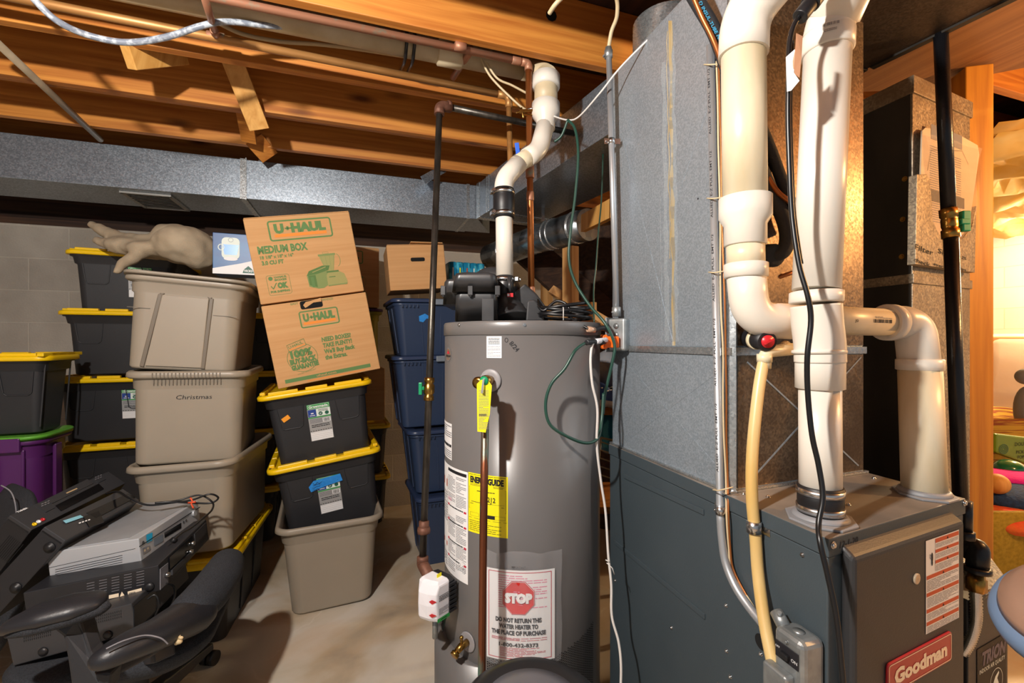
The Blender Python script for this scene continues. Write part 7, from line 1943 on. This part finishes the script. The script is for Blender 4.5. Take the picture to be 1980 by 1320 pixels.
# arm pads as flattened tapered tubes
def pad(pts, rs, flat, name, m, updir=Vector((0, 0, 1))):
    sp = spline([P(*p) for p in pts], 6); n = len(sp); rr = []
    for i in range(n):
        t = i / 6; k = int(min(t, len(rs) - 2)); rr.append(rs[k] + (rs[k + 1] - rs[k]) * (t - k))
    mb = MB().tube(sp, rr, 20)
    # flatten towards the centre line
    for i in range(n):
        for k in range(20):
            q = mb.v[i * 20 + k]; h = (q - sp[i]).dot(updir); q -= updir * h * (1 - flat); mb.v[i * 20 + k] = q
    return mb.build(name, m, CHR)
pad([(8, 1222, 1.10), (30, 1206, 1.10), (80, 1188, 1.12), (140, 1172, 1.15), (190, 1160, 1.18), (206, 1158, 1.19)], [.012, .030, .048, .052, .040, .014], .50, 'arm_pad', M_LEATHER)
pad([(14, 1228, 1.095), (60, 1214, 1.10), (130, 1194, 1.13), (190, 1174, 1.17), (205, 1164, 1.185)], [.008, .022, .026, .026, .014], .75, 'arm_pad_side', M_FABRIC)
pad([(196, 1272, 1.10), (204, 1270, 1.10), (250, 1248, 1.14), (300, 1226, 1.20), (340, 1205, 1.27), (372, 1190, 1.33), (385, 1178, 1.36)], [.022, .034, .042, .048, .058, .062, .054], .80, 'arm_pad', M_LEATHER)
pad([(345, 1200, 1.29), (372, 1178, 1.34), (400, 1150, 1.42), (428, 1112, 1.53), (440, 1085, 1.62), (444, 1076, 1.65)], [.048, .060, .064, .063, .052, .022], .90, 'arm_pad_side', M_FABRIC)
mb = MB().ball(P(343, 1238, 1.13), (.012, .004, .014)); 
d = MB(); c0 = P(343, 1238, 1.135)
mb = MB(); 
for (a, b, s_) in ((342, 1231, .010), (346, 1240, .009), (350, 1233, .006), (341, 1244, .005)): mb.ball(P(a, b, 1.218), (s_, s_ * .5, s_ * .8), seg=7, rings=5)
mb.build('worn_patch', mat('worn_lining', '#c2ad86', .9), CHR)
MB().tube(spline([P(205, 1254, 1.075), P(240, 1238, 1.10), (P(280, 1228, 1.135)), P(310, 1233, 1.15), P(325, 1245, 1.16)], 6), .0018, 6).build('stitching', M_GREYINK, CHR)
# arm struts
st_ = [P(92, 1210, 1.13), P(152, 1192, 1.15), P(160, 1225, 1.15), P(172, 1262, 1.13), P(192, 1296, 1.11), P(214, 1300, 1.11), P(206, 1345, 1.10), P(140, 1350, 1.10), P(128, 1270, 1.12), P(120, 1232, 1.13)]
mb = MB().prism(st_, Wd(-.01, .05, 0)); mb.build('arm_strut', M_CHAIRP, CHR, bevel=.008)
s2 = [P(196, 1290, 1.13), P(300, 1240, 1.25), P(305, 1262, 1.25), P(215, 1312, 1.14)]
mb = MB().prism(s2, Wd(0, .04, -.01)); mb.build('arm_strut', M_CHAIRP, CHR, bevel=.006)
MB().bar(P(318, 1262, 1.28), P(262, 1275, 1.45), .05, .03).build('seat_bracket', M_CHAIRP, CHR, bevel=.004)

# ---------------- players
def device(name, label, N, A, Bpx, th, body, top=None, group='video players piled on the chair', cat='video player', bevel=.003):
    B = Pperp(*Bpx, N, A)
    a, b = A - N, B - N
    up = a.cross(b).normalized()
    if up.z < 0: up = -up
    t = thing(name, label, cat, N - up * th, None, group)
    q = [N - up * th, A - up * th, A - up * th + b, B - up * th]
    mb = MB().box8(q + [p + up * th for p in q]); mb.build('casing', body, t, bevel=bevel)
    Ftop = facing(N, a, b); Ffront = facing(N, a, up); Fside = facing(N, b, up)
    return t, Ftop, Ffront, Fside, (a, b, up, B)
def quad(pl, pts, h=.001, mat_=None, mb=None):
    mb = mb or MB(); mb.add([pl.px(*p, h) for p in pts], [(0, 1, 2, 3)], mat_); return mb
def raised(pl, pts, h0, h1, m=None, mb=None):
    mb = mb or MB(); mb.prism([pl.px(*p, h0) for p in pts], pl.n * (h1 - h0), m); return mb
def zfrom(px, py, z): return PZ(px, py, z)
# silver recorder
N = P(268, 1041, 1.47); A = PZ(383, 967, N.z)
t, Ft, Ff, Fs, ex = device('video_recorder', 'silver video recorder with vent slots on its side, uppermost flat one on the pile', N, A, (90, 1068), .076, M_SILVER)
raised(Ft, [(92, 1066), (249, 1041), (378, 968), (250, 974)], 0, .002).build('lid_sheet', M_SILVERT, t)
d = Fs.deco(h0=.0008)
for k in range(7):
    y = 1087 + k * 4.3
    d.line(Fs.uv(107, y + 14), Fs.uv(237, y - 14), .0016, M_INK)
d.line(Fs.uv(92, 1098), Fs.uv(262, 1060), .0012, M_INK); d.line(Fs.uv(93, 1122), Fs.uv(262, 1086), .0014, M_INK)
d.build('vent_slot', M_INK, t)
d = Ff.deco(h0=.001)
def fq(pl, d, a, b, m, l=None): 
    u0, v0_ = pl.uv(*a); u1, v1_ = pl.uv(*b); d.rect(min(u0, u1), min(v0_, v1_), max(u0, u1), max(v0_, v1_), m, l)
d.poly([Ff.uv(317, 1030), Ff.uv(318, 1040), Ff.uv(350, 1021), Ff.uv(350, 1010)], M_VCRPANEL); d.poly([Ff.uv(282, 1034), Ff.uv(283, 1050), Ff.uv(294, 1044), Ff.uv(294, 1029)], M_CYAN, 1)
d.poly([Ff.uv(297, 1042), Ff.uv(297, 1056), Ff.uv(315, 1046), Ff.uv(314, 1032)], M_LATCH, 1)
d.disc(*Ff.uv(276, 1049), .006, .006, M_STEEL, 1); d.poly([Ff.uv(275, 1060), Ff.uv(276, 1072), Ff.uv(290, 1063), Ff.uv(289, 1054)], M_GREYINK, 1)
for q in ((279, 1064), (285, 1060)): d.disc(*Ff.uv(*q), .004, .004, M_PVCB, 2)
for q in ((354, 1009), (359, 1006)): d.disc(*Ff.uv(*q), .005, .005, M_STEEL, 2)
d.poly([Ff.uv(268, 1056), Ff.uv(268, 1058), Ff.uv(386, 981), Ff.uv(386, 979)], M_INK, 2)
d.build('front_controls', M_VCRPANEL, t)
for c in ((372, 985), (378, 988)): pass
MB().cyl(Ff.px(373, 992), Ff.px(373, 992, .010), .012, 20).build('dial', M_SILVER, t)
# black player under it
N = P(306, 1092, 1.425); A = PZ(399, 1003, N.z)
t, Ft, Ff, Fs, ex = device('video_recorder', 'black video recorder with cream rating stickers, directly under the silver one', N, A, (44, 1146), .082, M_VCRBLK)
d = Fs.deco(h0=.0008)
for c in range(5):
    for r in range(6):
        x = 168 + c * 24; y = 1128 - c * 5.5 + r * 5.2
        d.line(Fs.uv(x, y), Fs.uv(x + 15, y - 3.2), .0016, M_GREYINK)
d.poly([Fs.uv(211, 1150), Fs.uv(211, 1157), Fs.uv(230, 1153), Fs.uv(230, 1146)], M_CREAM, 1); d.poly([Fs.uv(232, 1153), Fs.uv(241, 1150), Fs.uv(236, 1143)], M_CREAM, 1)
d.poly([Fs.uv(247, 1143), Fs.uv(249, 1158), Fs.uv(276, 1151), Fs.uv(274, 1136)], M_CREAM, 1); u0, v0_ = Fs.uv(250, 1152); u1, v1_ = Fs.uv(262, 1142); d.barcode(min(u0, u1), min(v0_, v1_) + .002, max(u0, u1), max(v0_, v1_) - .001, M_INK, 2)
d.build('rating_sticker', M_CREAM, t, label='cream printed rating stickers')
mb = MB()
for q in ((289, 1134),): mb.lathe([(.014, 0), (.014, .003), (.008, .008), (.0, .008)], Fs.px(*q), Fs.n, 20)
mb.build_each('foot', M_RUBBER, t)
mb = MB(); raised(Ff, [(309, 1100), (309, 1140), (324, 1126), (324, 1088)], 0, .002, M_GREYINK, mb)
raised(Ff, [(326, 1078), (327, 1100), (372, 1058), (371, 1036)], 0, .003, M_VCRPANEL, mb); raised(Ff, [(375, 1032), (376, 1052), (398, 1030), (397, 1010)], 0, .003, M_VCRGREY, mb); raised(Ff, [(330, 1102), (330, 1112), (372, 1072), (372, 1062)], 0, .006, M_VCRGREY, mb)
mb.build('front_controls', M_VCRPANEL, t)
mb = MB()
for q in ((364, 1067), (368, 1051), (318, 1112)): mb.cyl(Ff.px(*q), Ff.px(*q, .014), .007, 14)
mb.build_each('jack', M_STEEL, t)
# lowest player
N = P(254, 1166, 1.34); A = PZ(356, 1072, N.z)
t, Ft, Ff, Fs, ex = device('video_recorder', 'charcoal video recorder at the bottom of the pile, behind the chair arm', N, A, (12, 1230), .088, M_VCRGREY)
d = Fs.deco(h0=.0008)
for x0, y0 in ((160, 1197), (47, 1226)):
    for c in range(20 if x0 == 160 else 14):
        for r in range(3):
            x = x0 + c * 3.9; y = y0 - c * .95 + r * 5.5
            if x < 240: d.line(Fs.uv(x, y), Fs.uv(x, y + 3.6), .0014, M_HOLE)
d.build('vent_slot', M_HOLE, t)
mb = MB()
for q in ((209, 1227), (84, 1259)): mb.lathe([(.012, 0), (.012, .003), (.007, .007), (.0, .007)], Fs.px(*q), Fs.n, 20)
mb.build_each('foot', M_RUBBER, t)
mb = raised(Ff, [(258, 1172), (258, 1222), (300, 1180), (300, 1136)], 0, .002, M_VCRPANEL); mb.build('front_controls', M_VCRPANEL, t)

# two players standing on edge, leaning
def leaner(label, N, Apx, alen, Bpx, th_depth, body, group='video players piled on the chair', dirpx=None):
    # front strip N-A-B faces up; the casing runs away from it
    ra = ray(*Apx); lo, hi = (N - EYEP).length / ra.length, 4
    best = None
    for k in range(4000):
        s_ = .5 + k * .0008
        q = EYEP + ra * s_; e = abs((q - N).length - alen)
        if s_ >= (CT * (N.y) + ST * N.x) and (best is None or e < best[0]): best = (e, q)
    A = best[1]
    B = Pperp(*Bpx, N, A); a = (A - N); b = (B - N)
    c = a.cross(b).normalized()
    # choose the direction that runs toward dirpx (down and left in the photograph)
    q = N + c * .1; r = q - EYEP; yc = CT * r.y + ST * r.x; xc = CT * r.x - ST * r.y
    px = 990 + FPX * xc / yc; py = 660 - FPX * r.z / yc
    q2 = N - c * .1; r2 = q2 - EYEP; yc2 = CT * r2.y + ST * r2.x; xc2 = CT * r2.x - ST * r2.y
    py2 = 660 - FPX * r2.z / yc2
    if py2 > py: c = -c
    t = thing('video_recorder', label, 'video player', N + c * th_depth, None, group)
    f = [N, A, A + b, B]
    mb = MB().prism([p + c * .004 for p in f], c * (th_depth - .004)); mb.build('casing', body, t, bevel=.003)
    FP_ = facing(N, a, b); mb = MB().prism([p - c * .004 for p in f], c * .018); mb.build('front_panel', M_VCRGREY, t, bevel=.002)
    SD = facing(N, a, c)      # long face under the strip
    EN = facing(N, b, c)      # end face
    return t, FP_.off(.004), SD, EN, (a, b, c)
N = P(125, 1047, 1.42)
t, Fp, Sd, En, ex = leaner('dark video recorder leaning on edge, the lower tilted one with blue lettering', N, (268, 968), .36, (84, 1020), .30, M_VCRBLK)
mb = MB(); raised(Fp, [(160, 1000), (172, 1020), (200, 1010), (190, 988)], 0, .003, M_VCRPANEL, mb); raised(Fp, [(166, 992), (184, 1003), (262, 962), (246, 955)], 0, .003, M_VCRPANEL, mb)
mb.build('display_window', M_VCRPANEL, t)
d = Fp.deco(h0=.0036); d.poly([Fp.uv(120, 1008), Fp.uv(126, 1013), Fp.uv(160, 1001), Fp.uv(154, 997)], mat('blue_vcr_lettering', '#7fb9cc', .5), 0)
for k in range(4): d.rect(Fp.uv(152 + k * 6, 1014 - k * 2)[0], Fp.uv(152 + k * 6, 1014 - k * 2)[1], Fp.uv(152 + k * 6, 1014 - k * 2)[0] + .008, Fp.uv(152 + k * 6, 1014 - k * 2)[1] + .004, M_PAPER, 1)
d.build('front_lettering', M_PAPER, t)
mb = MB()
for q in ((96, 1058), (31, 1136)): mb.lathe([(.016, 0), (.016, .003), (.010, .004), (.010, .008), (.0, .008)], En.px(*q), En.n, 22)
mb.build_each('foot', M_RUBBER, t)
N = P(60, 1026, 1.52)
t, Fp, Sd, En, ex = leaner('dark video recorder leaning on edge, the upper tilted one with three coloured jacks', N, (242, 935), .40, (17, 998), .28, M_VCRBLK)
mb = MB(); raised(Fp, [(107, 978), (118, 988), (200, 946), (190, 936)], 0, .004, M_VCRPANEL, mb); raised(Fp, [(67, 977), (88, 991), (106, 982), (86, 970)], 0, .003, M_VCRGREY, mb); raised(Fp, [(88, 966), (100, 974), (180, 935), (168, 927)], 0, .003, M_VCRGREY, mb); raised(Fp, [(180, 926), (190, 934), (204, 927), (193, 919)], 0, .003, M_VCRGREY, mb)
mb.build('cassette_flap', M_VCRPANEL, t)
d = Fp.deco(h0=.0046)
d.text('TOSHIBA', *Fp.uv(33, 993), .006, M_PAPER, bold=.04); d.rect(Fp.uv(128, 956)[0], Fp.uv(128, 956)[1], Fp.uv(128, 956)[0] + .045, Fp.uv(128, 956)[1] + .005, mat('gold_lettering', '#b59a76', .4), 1)
for r in range(2):
    for c in range(3): q = Fp.uv(79 + c * 6, 977 + r * 4 - c * 2.6); d.rect(q[0], q[1], q[0] + .008, q[1] + .003, M_GREYINK, 1)
    for c in range(3): q = Fp.uv(183 + c * 5, 925 + r * 4 - c * 2); d.rect(q[0], q[1], q[0] + .007, q[1] + .003, M_GREYINK, 1)
d.build('front_lettering', M_PAPER, t)
mb = MB()
for q, m_ in (((66, 1014), M_YELLOW), ((74, 1009), M_PAPER), ((82, 1005), M_REDP)): mb.lathe([(.0065, 0), (.0065, .004), (.003, .004), (.003, .001)], Fp.px(*q), Fp.n, 14, m_)
mb.build_each('jack', M_YELLOW, t)
d = En.deco(h0=.001)
for k in range(9): 
    a = (20 + k * 3.2, 1034 + k * 2.2)
    d.line(En.uv(*a), En.uv(a[0] - 30, a[1] + 36), .002, M_HOLE)
d.build('vent_slot', M_HOLE, t)
# power cords on the players
pc = thing('player_cord', 'black power cord looped over the silver recorder, tied with an orange twist', 'cord', P(372, 975, 1.75))
pts = spline([P(205, 955, 1.75), P(228, 950, 1.72), P(250, 962, 1.70), P(285, 976, 1.70), P(330, 972, 1.72), P(372, 966, 1.74), P(405, 955, 1.76), P(422, 962, 1.78), P(408, 972, 1.77), P(372, 972, 1.74), P(330, 970, 1.70), P(300, 972, 1.68)], 8)
mb = MB().tube(pts, .0036, 8).tube(spline([P(300, 974, 1.68), P(345, 967, 1.73), P(385, 957, 1.76), P(410, 970, 1.76), P(410, 985, 1.72), P(392, 1002, 1.66), P(370, 1020, 1.58), P(352, 1030, 1.54), P(336, 1044, 1.49)], 8), .0034, 8)
mb.tube(spline([P(322, 1128, 1.38), P(335, 1132, 1.40), P(338, 1150, 1.42), P(330, 1175, 1.42)], 6), .0032, 8).tube(spline([P(285, 1158, 1.37), P(300, 1150, 1.38), P(308, 1168, 1.38), P(300, 1190, 1.38)], 6), .0032, 8)
mb.build('cord', M_CABLEBLK, pc)
mb = MB().tube([P(368, 962, 1.73), P(372, 968, 1.73), P(370, 974, 1.73), P(374, 982, 1.72)], .003, 6).tube([P(364, 972, 1.73), P(378, 970, 1.73)], .0035, 6); mb.build('orange_tie', mat('orange_tie', '#e0532a', .5), pc)
mb = MB().cyl(P(332, 1042, 1.48), P(340, 1046, 1.49), .008, 8).cyl(P(332, 1040, 1.48), P(318, 1050, 1.45), .0012, 6).cyl(P(336, 1048, 1.48), P(324, 1055, 1.45), .0012, 6); mb.build('plug', M_RUBBER, pc)

# ---------------- foreground things
c = P(1030, 1420, .80); c.z = P(1030, 1335, .80).z
lid_c = Wd((1030 - 990) / FPX * .80, .80, 0); rz_ = .092
tz_ = EYE + (660 - 1293) / FPX * .88
W_ = thing('shop_canister', 'round black canister lid with a satin grey top in front of the water heater', 'canister', Vector((lid_c.x, lid_c.y, 0)))
MB().lathe([(.12, 0), (.125, .01), (.125, tz_ - .05), (.12, tz_ - .04)], Vector((lid_c.x, lid_c.y, 0)), seg=64).build('drum', M_SHOP, W_)
MB().lathe([(.120, tz_ - .045), (.128, tz_ - .035), (.128, tz_ - .012), (.120, tz_ - .004), (.098, tz_ + .0), (.090, tz_ - .006)], Vector((lid_c.x, lid_c.y, 0)), seg=64).build('lid_ring', M_SHOP, W_)
MB().lathe([(.092, tz_ - .012), (.088, tz_ - .004), (.06, tz_ + .004), (.02, tz_ + .006), (.0, tz_ + .006)], Vector((lid_c.x, lid_c.y, 0)), seg=64).build('lid_centre', M_SHOPG, W_)
# curved blue-grey housing at the right edge
hc = P(2090, 1185, .66)
Hh = thing('rounded_housing', 'rounded blue-grey plastic housing with a copper brown dome, cut off by the right edge', 'housing', hc - Vector((0, 0, .2)))
RH = Rz(-TH) @ Rx(.12) @ Ry(-.55)
def lh(mb, prof): k = MB().lathe(prof, seg=64); mb.v = [RH @ p + hc for p in k.v]; mb.f = k.f; mb.fm = k.fm; mb.sm = k.sm; return mb
lh(MB(), [(.075, -.058), (.086, -.045), (.094, -.030), (.100, -.022), (.100, -.006), (.094, .004), (.084, .008)]).build('housing_body', M_BLUEGREY, Hh)
lh(MB(), [(.086, .006), (.080, .020), (.060, .036), (.03, .046), (.0, .048)]).build('dome', M_PINKBR, Hh)
lh(MB(), [(.060, -.075), (.072, -.07), (.074, -.056)]).build('underside', M_RUBBER, Hh)
mb = MB().cyl(hc + RH @ Vector((0, 0, -.07)), Vector((hc.x, hc.y, .0)), .022, 20); mb.build('stand', M_CHAIRP, Hh)
